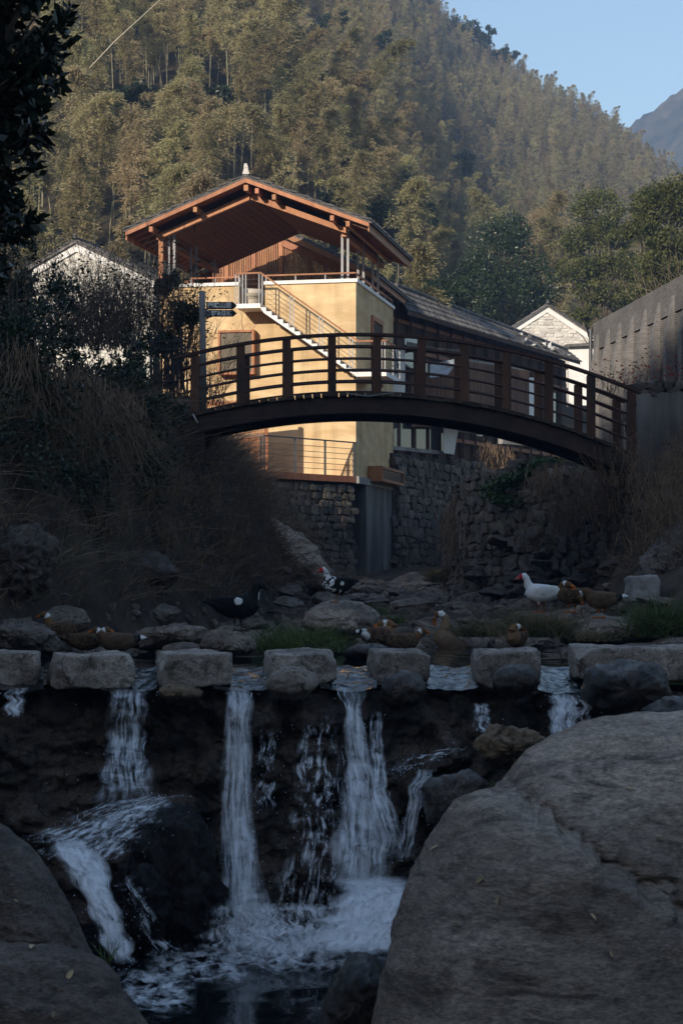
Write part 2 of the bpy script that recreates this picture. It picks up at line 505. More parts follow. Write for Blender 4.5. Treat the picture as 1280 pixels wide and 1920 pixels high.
def water_mat(name, bscale, strength, tint=(0.006, 0.009, 0.010), dist_=0.03):
    m = bpy.data.materials.new(name)
    nt, b = nodes(m)
    N, L = nt.nodes, nt.links
    b.inputs['Base Color'].default_value = (*tint, 1)
    b.inputs['Roughness'].default_value = 0.04
    b.inputs['IOR'].default_value = 1.33
    b.inputs['Specular IOR Level'].default_value = 0.6
    tc = N.new('ShaderNodeTexCoord')
    mp = N.new('ShaderNodeMapping'); mp.inputs['Scale'].default_value = (1, 0.55, 1)
    L.new(tc.outputs['Object'], mp.inputs[0])
    nz = N.new('ShaderNodeTexNoise'); nz.inputs['Scale'].default_value = bscale; nz.inputs['Detail'].default_value = 4
    nz.inputs['Distortion'].default_value = 0.6
    L.new(mp.outputs[0], nz.inputs[0])
    bp = N.new('ShaderNodeBump'); bp.inputs['Strength'].default_value = strength; bp.inputs['Distance'].default_value = dist_
    L.new(nz.outputs[0], bp.inputs['Height']); L.new(bp.outputs[0], b.inputs['Normal'])
    return m
M['pool'] = water_mat('pool_water', 3.0, 0.12)
M['ripple'] = water_mat('rippled_water', 9.0, 0.8, (0.006, 0.010, 0.014), 0.045)

def foam_mat(name, sx, sy, lo, hi, edge=True):
    """aerated water: white where the streaks are, clear between"""
    m = bpy.data.materials.new(name)
    nt, b = nodes(m)
    N, L = nt.nodes, nt.links
    uv = N.new('ShaderNodeUVMap'); uv.uv_map = 'UVMap'
    fl = N.new('ShaderNodeUVMap'); fl.uv_map = 'flow'
    mp = N.new('ShaderNodeMapping'); mp.inputs['Scale'].default_value = (sx, sy, 1)
    L.new(fl.outputs[0], mp.inputs[0])
    nz = N.new('ShaderNodeTexNoise'); nz.inputs['Scale'].default_value = 1.0; nz.inputs['Detail'].default_value = 4
    nz.inputs['Roughness'].default_value = 0.6; nz.inputs['Distortion'].default_value = 0.35
    L.new(mp.outputs[0], nz.inputs[0])
    n2 = N.new('ShaderNodeTexNoise'); n2.inputs['Scale'].default_value = 5.5; n2.inputs['Detail'].default_value = 5
    n2.inputs['Distortion'].default_value = 0.8
    L.new(fl.outputs[0], n2.inputs[0])
    av = N.new('ShaderNodeMath'); av.operation = 'MULTIPLY_ADD'; av.inputs[1].default_value = 0.62
    m2_ = N.new('ShaderNodeMath'); m2_.operation = 'MULTIPLY'; m2_.inputs[1].default_value = 0.38
    L.new(n2.outputs[0], m2_.inputs[0]); L.new(nz.outputs[0], av.inputs[0]); L.new(m2_.outputs[0], av.inputs[2])
    mr = N.new('ShaderNodeMapRange'); mr.inputs[1].default_value = lo; mr.inputs[2].default_value = hi
    mr.interpolation_type = 'SMOOTHSTEP'; mr.inputs[4].default_value = 0.93
    L.new(av.outputs[0], mr.inputs[0])
    fac = mr.outputs[0]
    if edge:                                  # thins out towards the sheet's own borders
        sp = N.new('ShaderNodeSeparateXYZ'); L.new(uv.outputs[0], sp.inputs[0])
        last = None
        for i in (0, 1):
            a = N.new('ShaderNodeMath'); a.operation = 'PINGPONG'; a.inputs[1].default_value = 0.5
            L.new(sp.outputs[i], a.inputs[0])
            r = N.new('ShaderNodeMapRange'); r.inputs[2].default_value = 0.22 if i == 0 else 0.16
            L.new(a.outputs[0], r.inputs[0])
            if last is None:
                last = r.outputs[0]
            else:
                q = N.new('ShaderNodeMath'); q.operation = 'MULTIPLY'
                L.new(last, q.inputs[0]); L.new(r.outputs[0], q.inputs[1]); last = q.outputs[0]
        q = N.new('ShaderNodeMath'); q.operation = 'MULTIPLY'
        L.new(fac, q.inputs[0]); L.new(last, q.inputs[1]); fac = q.outputs[0]
    b.inputs['Base Color'].default_value = (0.90, 0.92, 0.94, 1)
    b.inputs['Roughness'].default_value = 0.35
    tr = N.new('ShaderNodeBsdfTransparent')
    ms = N.new('ShaderNodeMixShader')
    L.new(fac, ms.inputs[0]); L.new(tr.outputs[0], ms.inputs[1]); L.new(b.outputs[0], ms.inputs[2])
    bp = N.new('ShaderNodeBump'); bp.inputs['Strength'].default_value = 0.8; bp.inputs['Distance'].default_value = 0.04
    L.new(nz.outputs[0], bp.inputs['Height']); L.new(bp.outputs[0], b.inputs['Normal'])
    L.new(ms.outputs[0], N['Material Output'].inputs[0])
    return m
M['lace'] = foam_mat('lacy_water', 24, 5.0, 0.47, 0.70)
M['veil'] = foam_mat('falling_water_veil', 28, 2.0, 0.36, 0.70)
M['chute'] = foam_mat('white_water_chute', 20, 7.0, 0.30, 0.60)
M['foam'] = foam_mat('pool_foam', 10, 6, 0.40, 0.66)
M['drop'] = mat('white_water', (0.58, 0.66, 0.76), (0.68, 0.76, 0.85), 5.0, 0.25, spec=0.6)

def duck_mat():
    m = bpy.data.materials.new('duck_plumage')
    nt, b = nodes(m)
    a = nt.nodes.new('ShaderNodeAttribute'); a.attribute_name = 'col'
    nt.links.new(a.outputs[0], b.inputs['Base Color'])
    b.inputs['Roughness'].default_value = 0.7
    b.inputs['Specular IOR Level'].default_value = 0.12
    nz = nt.nodes.new('ShaderNodeTexNoise'); nz.inputs['Scale'].default_value = 60
    bp = nt.nodes.new('ShaderNodeBump'); bp.inputs['Strength'].default_value = 0.3; bp.inputs['Distance'].default_value = 0.01
    tc = nt.nodes.new('ShaderNodeTexCoord'); nt.links.new(tc.outputs['Object'], nz.inputs[0])
    nt.links.new(nz.outputs[0], bp.inputs['Height']); nt.links.new(bp.outputs[0], b.inputs['Normal'])
    return m
M['duck'] = duck_mat()
# ------------------------------------------------------------------ terrain
def sm(t):
    t = np.clip(t, 0, 1)
    return t * t * (3 - 2 * t)

YK = [0, 12, 18, 24, 27, 30, 36, 42, 48, 54, 58, 62, 120]
def ground(x, y):
    x = np.asarray(x, dtype=float); y = np.asarray(y, dtype=float)
    bed = np.interp(y, [-40, 19.25, 19.6, 28, 45, 60, 90], [-2.7, -2.7, -0.42, -0.18, 0.38, 0.70, 2.2])
    xl = np.interp(y, YK, [-3.4, -3.6, -4.8, -4.9, -3.7, -2.7, -1.75, -1.0, -0.2, -0.9, -2.6, -3.2, -3.2])
    wl = np.interp(y, YK, [2.4, 2.4, 2.2, 2.0, 2.0, 1.8, 1.5, 1.9, 2.6, 2.4, 1.0, 0.6, 0.6])
    xr = np.interp(y, [0, 12, 18, 24, 27, 30, 33, 36, 39, 42.3, 44.3, 47.3, 51, 54, 58, 62, 120], [3.2, 3.4, 4.8, 4.9, 3.2, 2.4, 3.2, 4.3, 5.2, 4.9, 4.1, 3.35, 3.0, 3.1, 3.5, 4.4, 6.0])
    wr = np.interp(y, [0, 24, 27, 30, 33, 36, 39, 42.3, 51, 62, 120], [2.4, 2.4, 5.0, 5.5, 4.0, 2.2, 1.4, 0.9, 0.9, 1.5, 2.0])
    zl = np.interp(y, [0, 20, 27, 34, 60], [1.0, 1.8, 3.2, 4.05, 3.9])
    zr = np.interp(y, [0, 20, 27, 36, 60], [0.2, 0.8, 1.7, 3.2, 3.4])
    z = bed + (zl - bed) * sm((xl - x) / wl) + (zr - bed) * sm((x - xr) / wr)
    far = np.clip((np.abs(x) - 7) / 40, 0, 1)
    return z + far * 3.0

def grid(name, xs, ys, fz, m, smooth=True):
    X, Y = np.meshgrid(xs, ys)
    Z = fz(X, Y)
    V = np.stack([X.ravel(), Y.ravel(), Z.ravel()], 1)
    nx, ny = len(xs), len(ys)
    i = np.arange(ny - 1)[:, None] * nx + np.arange(nx - 1)[None, :]
    F = np.stack([i, i + 1, i + nx + 1, i + nx], -1).reshape(-1, 4)
    return mesh_np(name, V, F, m, smooth)

def vnoise(X, Y, sc, amp, o=4, z=0.0):
    out = np.empty(X.size)
    for k, (a, b_) in enumerate(zip(X.ravel(), Y.ravel())):
        out[k] = noise.fractal(Vector((a * sc, b_ * sc, z)), 0.9, 2.0, o)
    return out.reshape(X.shape) * amp

def zbank(X, Y):
    return ground(X, Y) + vnoise(X, Y, 0.9, 0.12) + vnoise(X, Y, 0.2, 0.15, 2)
xs = np.concatenate([np.linspace(-45, -9, 19), np.linspace(-8.6, 8.6, 116), np.linspace(9, 45, 19)])
ys = np.concatenate([np.linspace(-6, 16, 30), np.linspace(16.5, 64, 160), np.linspace(65, 80, 12)])
kind(obj('stream_bank', grid('stream_bank', xs, ys, zbank, M['earth'])), 'structure')

# wooded hill behind the village
CREST_Y = 400.0
def crest(x):
    px = 640 + x * FPX / CREST_Y
    return np.interp(px, [-900, 200, 640, 780, 840, 910, 1050, 1150, 1210, 1280, 1500, 2400],
                     [145, 145, 136, 120, 110, 103, 95.5, 89.5, 84.5, 79, 58, 16])
def hill(x, y):
    x = np.asarray(x, dtype=float); y = np.asarray(y, dtype=float)
    t = np.clip((y - 78) / (CREST_Y - 78), 0, 1)
    yy = np.maximum(y, 60)
    c = crest(x * CREST_Y / yy)
    e = np.interp(640 + x / yy * FPX, [0, 450, 700, 900, 1280], [0.86, 0.9, 1.1, 1.35, 1.5])
    z = 4.2 + (c - 4.2) * t ** e
    back = np.clip((y - CREST_Y) / 120, 0, 1)
    out = z - back * back * 60
    fold = np.vectorize(lambda a, b_: noise.fractal(Vector((a * 0.028 + b_ * 0.010, b_ * 0.016, 2.2)), 0.85, 2.0, 3))(x, y)
    return out + fold * 7.5 * np.clip((y - 88) / 60, 0, 1) * np.clip((CREST_Y - y) / 90, 0.12, 1)
def zhill(X, Y):
    return hill(X, Y) + vnoise(X, Y, 0.05, 2.2, 3) * np.clip((Y - 80) / 40, 0, 1)
kind(obj('bamboo_hill', grid('bamboo_hill', np.linspace(-180, 230, 130), np.linspace(76, 468, 120), zhill, M['forest_floor'])), 'structure')

# hazy mountain farther up the valley
def zfar(X, Y):
    px = 640 + X / 850 * FPX
    c = np.interp(px, [-400, 900, 1100, 1150, 1180, 1230, 1280, 1340, 1500, 1800, 2600], [20, 60, 120, 172, 192, 201, 208, 212, 208, 190, 150])
    t = np.clip((Y - 480) / 370, 0, 1)
    b_ = np.clip((Y - 850) / 300, 0, 1)
    z = 8 + (c - 8) * sm(t) - b_ * 90
    return np.minimum(z + vnoise(X, Y, 0.016, 3, 4, 3.0) * t * 0.6 + vnoise(X, Y, 0.12, 5.0, 4, 9.0) * t, 226)
kind(obj('far_mountain', grid('far_mountain', np.linspace(-120, 480, 260), np.linspace(470, 1150, 130), zfar, M['far_forest'])), 'structure')

# the slope behind the viewer that keeps the stream in shade
SD = Vector((0.514, 0.857))
def zshade(X, Y):
    s = X * SD.x + Y * SD.y
    p = X * SD.y - Y * SD.x
    top = 53.0 + vnoise(X, Y, 0.05, 1.5, 4, 5.0)
    t = np.clip((-14 - s) / 64.0, 0, 1)
    z = -3 + (top + 3) * (t ** 1.05)
    return z - np.clip((-78 - s) / 50, 0, 1) * 22
ssv = np.linspace(-128, -13, 60); ppv = np.linspace(-150, 150, 70)
S_, P_ = np.meshgrid(ssv, ppv)
XX = S_ * SD.x + P_ * SD.y; YY = S_ * SD.y - P_ * SD.x
ZZ = zshade(XX, YY)
nx, ny = len(ssv), len(ppv)
ii = np.arange(ny - 1)[:, None] * nx + np.arange(nx - 1)[None, :]
kind(obj('valley_slope', mesh_np('valley_slope', np.stack([XX.ravel(), YY.ravel(), ZZ.ravel()], 1),
     np.stack([ii, ii + nx, ii + nx + 1, ii + 1], -1).reshape(-1, 4), M['forest_floor'], True)), 'structure')

gx = np.linspace(-520, 620, 3); gy = np.linspace(-180, 1250, 3)
kind(obj('ground', grid('ground', gx, gy, lambda X, Y: X * 0 - 4.5, M['forest_floor'])), 'structure')

# ------------------------------------------------------------------ water
def zpool(X, Y):
    lip = np.clip((19.15 - Y) / 0.55, 0, 1)
    rise = np.interp(Y, [27.5, 29, 34, 45, 60], [0, -0.05, 0.02, 0.36, 0.66])
    return rise - lip ** 2 * 0.16 + vnoise(X, Y, 2.2, 0.008, 3)
kind(obj('upper_pool', grid('upper_pool', np.linspace(-5.2, 5.2, 90), np.linspace(19.15, 60, 260), zpool, M['pool'])), 'structure')
kind(obj('lower_pool', grid('lower_pool', np.linspace(-4.5, 4.5, 70), np.linspace(9, 18.2, 70),
     lambda X, Y: -2.2 + vnoise(X, Y, 1.7, 0.02, 3), M['pool'])), 'structure')

# ------------------------------------------------------------------ rocks
def ico(sub):
    bm = bmesh.new()
    bmesh.ops.create_icosphere(bm, subdivisions=sub, radius=1)
    V = np.array([v.co for v in bm.verts]); F = np.array([[v.index for v in f.verts] for f in bm.faces])
    bm.free()
    return V, F
ICO5 = ico(5); ICO3 = ico(3); ICO2 = ico(2); ICO4 = ico(4)

def rock_verts(base, seed, facets=9, rough=0.12, flat=0.7):
    rng = np.random.default_rng(seed)
    V = base[0].copy()
    pl = rng.normal(size=(facets, 3)); pl /= np.linalg.norm(pl, axis=1)[:, None]
    dd = rng.uniform(0.5, 0.92, facets)
    dots = V @ pl.T
    r = np.ones(len(V))
    for k in range(facets):
        q = np.where(dots[:, k] > 0.2, dd[k] / np.maximum(dots[:, k], 0.2), 9)
        r = np.minimum(r, q)
    V = V * r[:, None]
    off = Vector(rng.uniform(-50, 50, 3))
    for i in range(len(V)):
        p = Vector(V[i])
        n1 = noise.fractal(p * 1.6 + off, 0.8, 2.0, 5)
        V[i] *= 1 + rough * n1
    V[:, 2] *= flat
    return V
ROCKS = [mesh_np('rock', rock_verts(ICO4, 100 + i, 13, 0.16, RND.uniform(0.5, 0.8)), ICO4[1], M['rock'], True) for i in range(10)]
for me_ in ROCKS:
    me_.set_sharp_from_angle(angle=math.radians(24))

def rock_at(name, loc, size, seed, label, group=None, m=None, flat=1.0, rotz=None, cat='rock'):
    me = ROCKS[seed % len(ROCKS)]
    if m is not None:
        key = me.name + m.name
        me2 = bpy.data.meshes.get(key)
        if me2 is None:
            me2 = me.copy(); me2.name = key
            me2.materials.clear(); me2.materials.append(m)
        me = me2
    o = bpy.data.objects.new(name, me)
    r = random.Random(seed)
    o.location = loc
    o.scale = (size * r.uniform(0.85, 1.25), size * r.uniform(0.8, 1.1), size * r.uniform(0.7, 1.0) * flat)
    o.rotation_euler = (r.uniform(-0.2, 0.2), r.uniform(-0.2, 0.2), r.uniform(0, 6.28) if rotz is None else rotz)
    COL.objects.link(o)
    return tag(o, label, cat, group)

def outline_rock(name, pts, d, thick, m, label, n=72, rings=22, rough=0.06, nscale=1.2, seed=0, tilt=0.0, cat='boulder', crack=0.0, group=None, back=1.0, sub=2, seam=None, box=0.72):
    """a solid rock whose outline follows pts (photo pixels at distance d) with real depth 2*thick;
       tilt leans its upper edge away from the viewer"""
    pts = np.array(pts, dtype=float)
    c = pts.mean(0)
    Q = pts.copy()
    for _ in range(sub):                    # corner cutting
        R_ = np.roll(Q, -1, 0)
        Q = np.stack([Q * 0.75 + R_ * 0.25, Q * 0.25 + R_ * 0.75], 1).reshape(-1, 2)
    seg = np.linalg.norm(np.roll(Q, -1, 0) - Q, axis=1)
    cum = np.concatenate([[0], np.cumsum(seg)])
    t = np.linspace(0, cum[-1], n, endpoint=False)
    Qc = np.concatenate([Q, Q[:1]])
    ring = np.stack([np.interp(t, cum, Qc[:, 0]), np.interp(t, cum, Qc[:, 1])], 1)
    V = []
    phis = np.linspace(-math.pi / 2, math.pi / 2, rings + 2)[1:-1]
    poles = [c, c]
    zmid = P(c[0], c[1], d).z
    c3_ = P(c[0], c[1], d)
    def to3(p, dy):
        w = P(p[0], p[1], d)
        w = P(p[0], p[1], d + tilt * (w.z - zmid))
        return Vector((w.x, w.y + dy, w.z - (0.4 * dy if dy > 0 else 0.0)))
    ext = np.ptp(ring, axis=0) / 2
    ang_ = np.arctan2((ring - c)[:, 1] / ext[1], (ring - c)[:, 0] / ext[0])
    rr0 = np.linalg.norm((ring - c) / ext, axis=1).min() * 0.96
    ell = c + np.stack([np.cos(ang_) * ext[0], np.sin(ang_) * ext[1]], 1) * rr0
    for ph in phis:                         # -90 = front pole ... +90 = back pole
        k = math.cos(ph) ** box
        dy = math.sin(ph) * thick * (1.0 if ph < 0 else back)
        mixf = math.cos(ph) ** 1.5
        for p in ring * mixf + ell * (1 - mixf):
            V.append(to3(c + (p - c) * k, dy))
    V.append(to3(c, -thick)); V.append(to3(c, thick * back))
    off = Vector((seed * 7.7, seed * 3.1, seed * 1.3))
    cc = to3(c, 0)
    size = max(np.ptp(pts[:, 0]), np.ptp(pts[:, 1])) / FPX * d
    out = []
    for p in V:
        q = p * (nscale / max(size, 0.2)) * 2 + off
        n1 = noise.fractal(q, 0.75, 2.0, 6)
        n2 = noise.ridged_multi_fractal(q * 0.8, 0.9, 2.0, 4, 1.0, 2.0) - 1.2 if crack else 0
        n1 += 0.6 * noise.fractal(q * 3.3, 0.5, 2.2, 6) * 0.5
        dirv = (p - cc)
        L_ = dirv.length
        dirv = dirv / max(L_, 1e-5)
        q3 = p + dirv * size * (rough * n1 - crack * n2)
        if seam is not None:                # two leaves of rock: the upper one steps back along a diagonal joint
            spx = 640 + p.x / p.y * FPX; spy = HOR - (p.z - H) / p.y * FPX
            (sx0, sy0), (sx1, sy1) = seam[0], seam[1]
            L2 = math.hypot(sx1 - sx0, sy1 - sy0)
            sd_ = ((spx - sx0) * (sy1 - sy0) - (spy - sy0) * (sx1 - sx0)) / L2 + 26 * noise.fractal(Vector((spx * 0.012, spy * 0.012, 3)), 0.8, 2.0, 4)
            st_ = min(max((sd_ + 12) / 24, 0), 1)
            q3.y += seam[2] * st_ + 0.11 * math.exp(-(sd_ / 16) ** 2)
        out.append(q3)
    nf = []
    for i in range(rings - 1):
        a = np.arange(n); b_ = (a + 1) % n
        nf.append(np.stack([i * n + a, i * n + b_, (i + 1) * n + b_, (i + 1) * n + a], 1))
    a = np.arange(n); b_ = (a + 1) % n
    k0, k1 = rings * n, rings * n + 1
    caps = np.concatenate([np.stack([np.full(n, k0), b_, a, a], 1)[:, [0, 1, 2, 2]], np.stack([np.full(n, k1), (rings - 1) * n + a, (rings - 1) * n + b_, (rings - 1) * n + b_], 1)])
    me = bpy.data.meshes.new(name)
    faces = [tuple(int(q) for q in f) for f in np.concatenate(nf)] + [tuple(int(q) for q in f[:3]) for f in caps]
    me.from_pydata([tuple(v) for v in out], [], faces)
    bm = bmesh.new(); bm.from_mesh(me); bmesh.ops.recalc_face_normals(bm, faces=bm.faces); bm.to_mesh(me); bm.free()
    me.polygons.foreach_set('use_smooth', np.ones(len(me.polygons), dtype=bool))
    me.materials.append(m)
    o = obj(name, me)
    return tag(o, label, cat, group)

# foreground boulders
outline_rock('boulder', [(640, 2300), (685, 2000), (722, 1800), (742, 1720), (765, 1640), (800, 1575), (838, 1522), (878, 1486), (925, 1478), (962, 1484), (985, 1446), (1030, 1402), (1075, 1378), (1130, 1366), (1190, 1350), (1290, 1340), (1420, 1350), (1560, 1420), (1600, 2300)],
             11.0, 1.0, M['boulder'], 'huge brown boulder slab sloping down beside the white-water chute', n=260, rings=120, rough=0.014, nscale=2.6, seed=3, tilt=0.95, crack=0.008, seam=((945, 1482), (1300, 1745), 0.5), box=0.86, back=2.0)
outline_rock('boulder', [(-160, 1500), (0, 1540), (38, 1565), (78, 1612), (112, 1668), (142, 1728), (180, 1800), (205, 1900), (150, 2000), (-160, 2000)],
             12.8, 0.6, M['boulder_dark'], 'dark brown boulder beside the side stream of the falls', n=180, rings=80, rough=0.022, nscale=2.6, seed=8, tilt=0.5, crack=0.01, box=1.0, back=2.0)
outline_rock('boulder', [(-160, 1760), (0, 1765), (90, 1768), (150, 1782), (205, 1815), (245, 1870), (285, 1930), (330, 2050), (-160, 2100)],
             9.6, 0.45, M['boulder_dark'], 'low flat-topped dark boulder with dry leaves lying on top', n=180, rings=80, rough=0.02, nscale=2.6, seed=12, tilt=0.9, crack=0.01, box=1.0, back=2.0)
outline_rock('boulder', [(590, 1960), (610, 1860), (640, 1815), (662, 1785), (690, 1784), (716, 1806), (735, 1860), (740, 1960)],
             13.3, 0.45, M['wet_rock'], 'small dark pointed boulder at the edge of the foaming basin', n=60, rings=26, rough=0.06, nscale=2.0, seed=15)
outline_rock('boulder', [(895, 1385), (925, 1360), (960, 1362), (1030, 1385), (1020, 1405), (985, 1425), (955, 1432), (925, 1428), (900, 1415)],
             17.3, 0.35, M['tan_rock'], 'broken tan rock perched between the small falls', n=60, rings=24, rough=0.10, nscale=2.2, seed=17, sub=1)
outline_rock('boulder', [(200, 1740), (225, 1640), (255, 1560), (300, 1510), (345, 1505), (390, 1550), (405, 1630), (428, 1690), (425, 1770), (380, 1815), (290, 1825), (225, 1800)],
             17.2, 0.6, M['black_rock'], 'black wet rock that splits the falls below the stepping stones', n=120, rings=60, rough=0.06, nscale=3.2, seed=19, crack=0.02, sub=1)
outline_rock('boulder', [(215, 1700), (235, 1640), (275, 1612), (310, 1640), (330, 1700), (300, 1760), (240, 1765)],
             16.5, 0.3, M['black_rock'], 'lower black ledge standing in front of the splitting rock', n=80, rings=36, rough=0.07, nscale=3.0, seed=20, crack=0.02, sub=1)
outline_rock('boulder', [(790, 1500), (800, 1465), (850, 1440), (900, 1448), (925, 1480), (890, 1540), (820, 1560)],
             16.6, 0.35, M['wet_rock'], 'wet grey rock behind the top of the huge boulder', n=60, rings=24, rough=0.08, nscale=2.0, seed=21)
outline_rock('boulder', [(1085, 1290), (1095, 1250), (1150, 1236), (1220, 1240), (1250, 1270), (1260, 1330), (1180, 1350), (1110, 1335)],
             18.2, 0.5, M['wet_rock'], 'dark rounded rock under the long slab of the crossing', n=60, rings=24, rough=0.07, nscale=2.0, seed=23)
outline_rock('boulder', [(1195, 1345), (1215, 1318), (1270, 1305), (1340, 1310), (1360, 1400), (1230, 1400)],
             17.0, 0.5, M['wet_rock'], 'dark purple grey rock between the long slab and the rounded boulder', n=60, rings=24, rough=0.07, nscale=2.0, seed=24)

# weir face under the crossing
def weir():
    nx, nz = 480, 150
    V = []
    for j in range(nz):
        for i in range(nx):
            x = -7.0 + 14.0 * i / (nx - 1)
            z = -2.9 + 2.86 * j / (nz - 1)
            y = 18.95 - 0.42 * (1 - j / (nz - 1)) - 0.18 * math.sin(x * 0.9 + 1)
            dist, pts = noise.voronoi(Vector((x * 1.5 + 0.3 * noise.noise(Vector((x, z, 2))), z * 2.3, 1.7)))
            st = min(1.0, (dist[1] - dist[0]) * 2.2)
            amt = 0.46 if x > -2.3 else 0.10
            y -= amt * (st ** 0.6) * (0.6 + 0.6 * noise.cell(pts[0] * 3.1))
            y -= 0.14 * noise.fractal(Vector((x * 2.5, z * 2.5, 4)), 0.7, 2, 6)
            if j > nz - 18:
                k = (j - (nz - 18)) / 17.0
                y += k * k * 0.12
            V.append((x, y, z))
    b0 = len(V)
    for i in range(nx):                      # crest runs back under the pool
        V.append((-7.0 + 14.0 * i / (nx - 1), 20.2, -0.12))
    i_ = np.arange(nz - 1)[:, None] * nx + np.arange(nx - 1)[None, :]
    F = np.stack([i_, i_ + 1, i_ + nx + 1, i_ + nx], -1).reshape(-1, 4)
    t = (nz - 1) * nx + np.arange(nx - 1)
    F = np.concatenate([F, np.stack([t, t + 1, b0 + np.arange(1, nx), b0 + np.arange(nx - 1)], 1)])
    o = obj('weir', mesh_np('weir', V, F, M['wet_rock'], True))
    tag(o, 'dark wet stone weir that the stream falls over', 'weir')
weir()

# stepping stones: (left, front right, back right, top front, bottom, turn)
def block(x0, x1, ytop, ybot, d, depth, rot, name, label, m, group, seed, cat='stone'):
    a = P(x0, ytop, d); b_ = P(x1, ybot, d)
    w, h = b_.x - a.x, a.z - b_.z
    n = 22
    bm = bmesh.new()
    bmesh.ops.create_cube(bm, size=1)
    bmesh.ops.subdivide_edges(bm, edges=bm.edges, cuts=n, use_grid_fill=True)
    off = Vector((seed * 3.3, 7, 1))
    cr_ = random.Random(seed + 40)
    chops = []
    for _ in range(9):
        nv_ = Vector((cr_.choice((-1, 1)), cr_.choice((-1, 1, 0)), cr_.choice((-1, 1, 1, 0)))) + Vector((cr_.uniform(-.5, .5), cr_.uniform(-.5, .5), cr_.uniform(-.5, .5)))
        nv_.normalize()
        chops.append((nv_, (abs(nv_.x) * w + abs(nv_.y) * depth + abs(nv_.z) * h) / 2 * cr_.uniform(0.80, 0.93)))
    for v in bm.verts:
        p = v.co.copy()
        q = Vector([max(-1, min(1, c * 2)) for c in p])
        r = (abs(q.x) ** 22 + abs(q.y) ** 22 + abs(q.z) ** 22) ** (1 / 22)
        p = p / max(r, 1e-4) * max(abs(q.x), abs(q.y), abs(q.z))
        w3 = Vector((p.x * w, p.y * depth, p.z * h))
        for nv_, dd_ in chops:
            e_ = w3.dot(nv_) - dd_
            if e_ > 0:
                w3 = w3 - nv_ * e_
        nn = noise.fractal(w3 * 3.2 + off, 0.8, 2, 5)
        n2 = noise.noise(w3 * 1.2 + off)
        n3 = noise.fractal(w3 * 11 + off, 0.6, 2, 4)
        v.co = w3 + p.normalized() * (0.026 * nn + 0.03 * n2 + 0.009 * n3)
    me = bpy.data.meshes.new(name)
    bm.to_mesh(me); bm.free()
    me.polygons.foreach_set('use_smooth', np.ones(len(me.polygons), dtype=bool))
    me.set_sharp_from_angle(angle=math.radians(38))
    me.materials.append(m)
    o = bpy.data.objects.new(name, me)
    c = (a + b_) / 2
    o.location = (c.x, d + depth / 2, c.z)
    o.rotation_euler = (0, 0, rot)
    COL.objects.link(o)
    return tag(o, label, cat, group)
G = 'stepping stones across the weir'
block(-70, 62, 1226, 1290, 18.95, 0.8, 0.10, 'stepping_stone', 'dark stepping stone at the end of the row beside the grey bank rocks', M['slab'], G, 1)
block(82, 228, 1228, 1293, 18.7, 0.95, 0.30, 'stepping_stone', 'long turned stepping stone with green moss under its front edge', M['slab'], G, 2)
block(292, 426, 1226, 1288, 18.8, 0.8, 0.16, 'stepping_stone', 'square stepping stone propped on a flat tan rock', M['slab'], G, 3)
block(497, 622, 1224, 1282, 18.9, 0.75, 0.12, 'stepping_stone', 'stepping stone with a pale rounded rock wedged under its front', M['slab'], G, 4)
block(699, 800, 1222, 1280, 18.95, 0.75, 0.09, 'stepping_stone', 'narrowest stepping stone beside the main fall of water', M['slab'], G, 5)
block(891, 1014, 1222, 1296, 18.85, 0.7, -0.02, 'stepping_stone', 'tall stepping stone with a dark round rock against its front', M['slab'], G, 6)
block(1086, 1400, 1216, 1278, 18.6, 1.0, -0.04, 'stone_slab', 'long rough slab ending the row of stepping stones', M['slab'], None, 7, 'slab')
G2 = 'rocks packed under the stepping stones'
outline_rock('prop_rock', [(500, 1280), (510, 1258), (560, 1248), (594, 1262), (598, 1290), (560, 1308), (510, 1302)], 18.62, 0.22, M['rock'], 'pale rounded rock wedged under a stepping stone', 44, 18, 0.06, 2, 31, cat='rock', group=G2)
outline_rock('prop_rock', [(292, 1300), (300, 1284), (350, 1282), (380, 1292), (378, 1308), (330, 1318)], 18.6, 0.25, M['tan_rock'], 'flat tan rock under the square stepping stone', 44, 18, 0.07, 2, 33, cat='rock', group=G2)
outline_rock('prop_rock', [(712, 1290), (730, 1262), (775, 1258), (800, 1275), (800, 1310), (750, 1330), (715, 1318)], 18.6, 0.25, M['wet_rock'], 'dark mossy rock under the narrowest stepping stone', 44, 18, 0.07, 2, 35, cat='rock', group=G2)
outline_rock('prop_rock', [(922, 1290), (925, 1258), (960, 1243), (1000, 1250), (1012, 1280), (995, 1300), (950, 1308)], 18.55, 0.22, M['wet_rock'], 'dark round rock against the tall stepping stone', 44, 18, 0.05, 2, 37, cat='rock', group=G2)

# rocks along the banks and in the bed, at their own places
outline_rock('bank_rock', [(-60, 1120), (-50, 1010), (10, 985), (60, 985), (104, 1000), (100, 1060), (80, 1110), (20, 1130)], 27.0, 0.6, M['dark_rock'], 'fractured grey rock in the left bank below the dark hedge', 110, 50, 0.085, 3.0, 41, cat='rock', crack=0.016, sub=1)
outline_rock('bank_rock', [(150, 1120), (190, 1065), (262, 1034), (300, 1036), (336, 1070), (322, 1090), (270, 1112)], 31.4, 0.5, M['wet_rock'], 'black overhanging rock ledge sticking out of the dry brush', 70, 30, 0.05, 2.4, 43, cat='rock', sub=1)
outline_rock('bank_rock', [(500, 960), (535, 985), (570, 1005), (605, 1045), (632, 1088), (610, 1105), (560, 1100), (520, 1050), (495, 1000)], 46.0, 0.7, M['boulder'], 'pale brown rock slope leaning against the foot of the stone wall', 90, 40, 0.05, 2.6, 45, cat='rock', tilt=0.5)
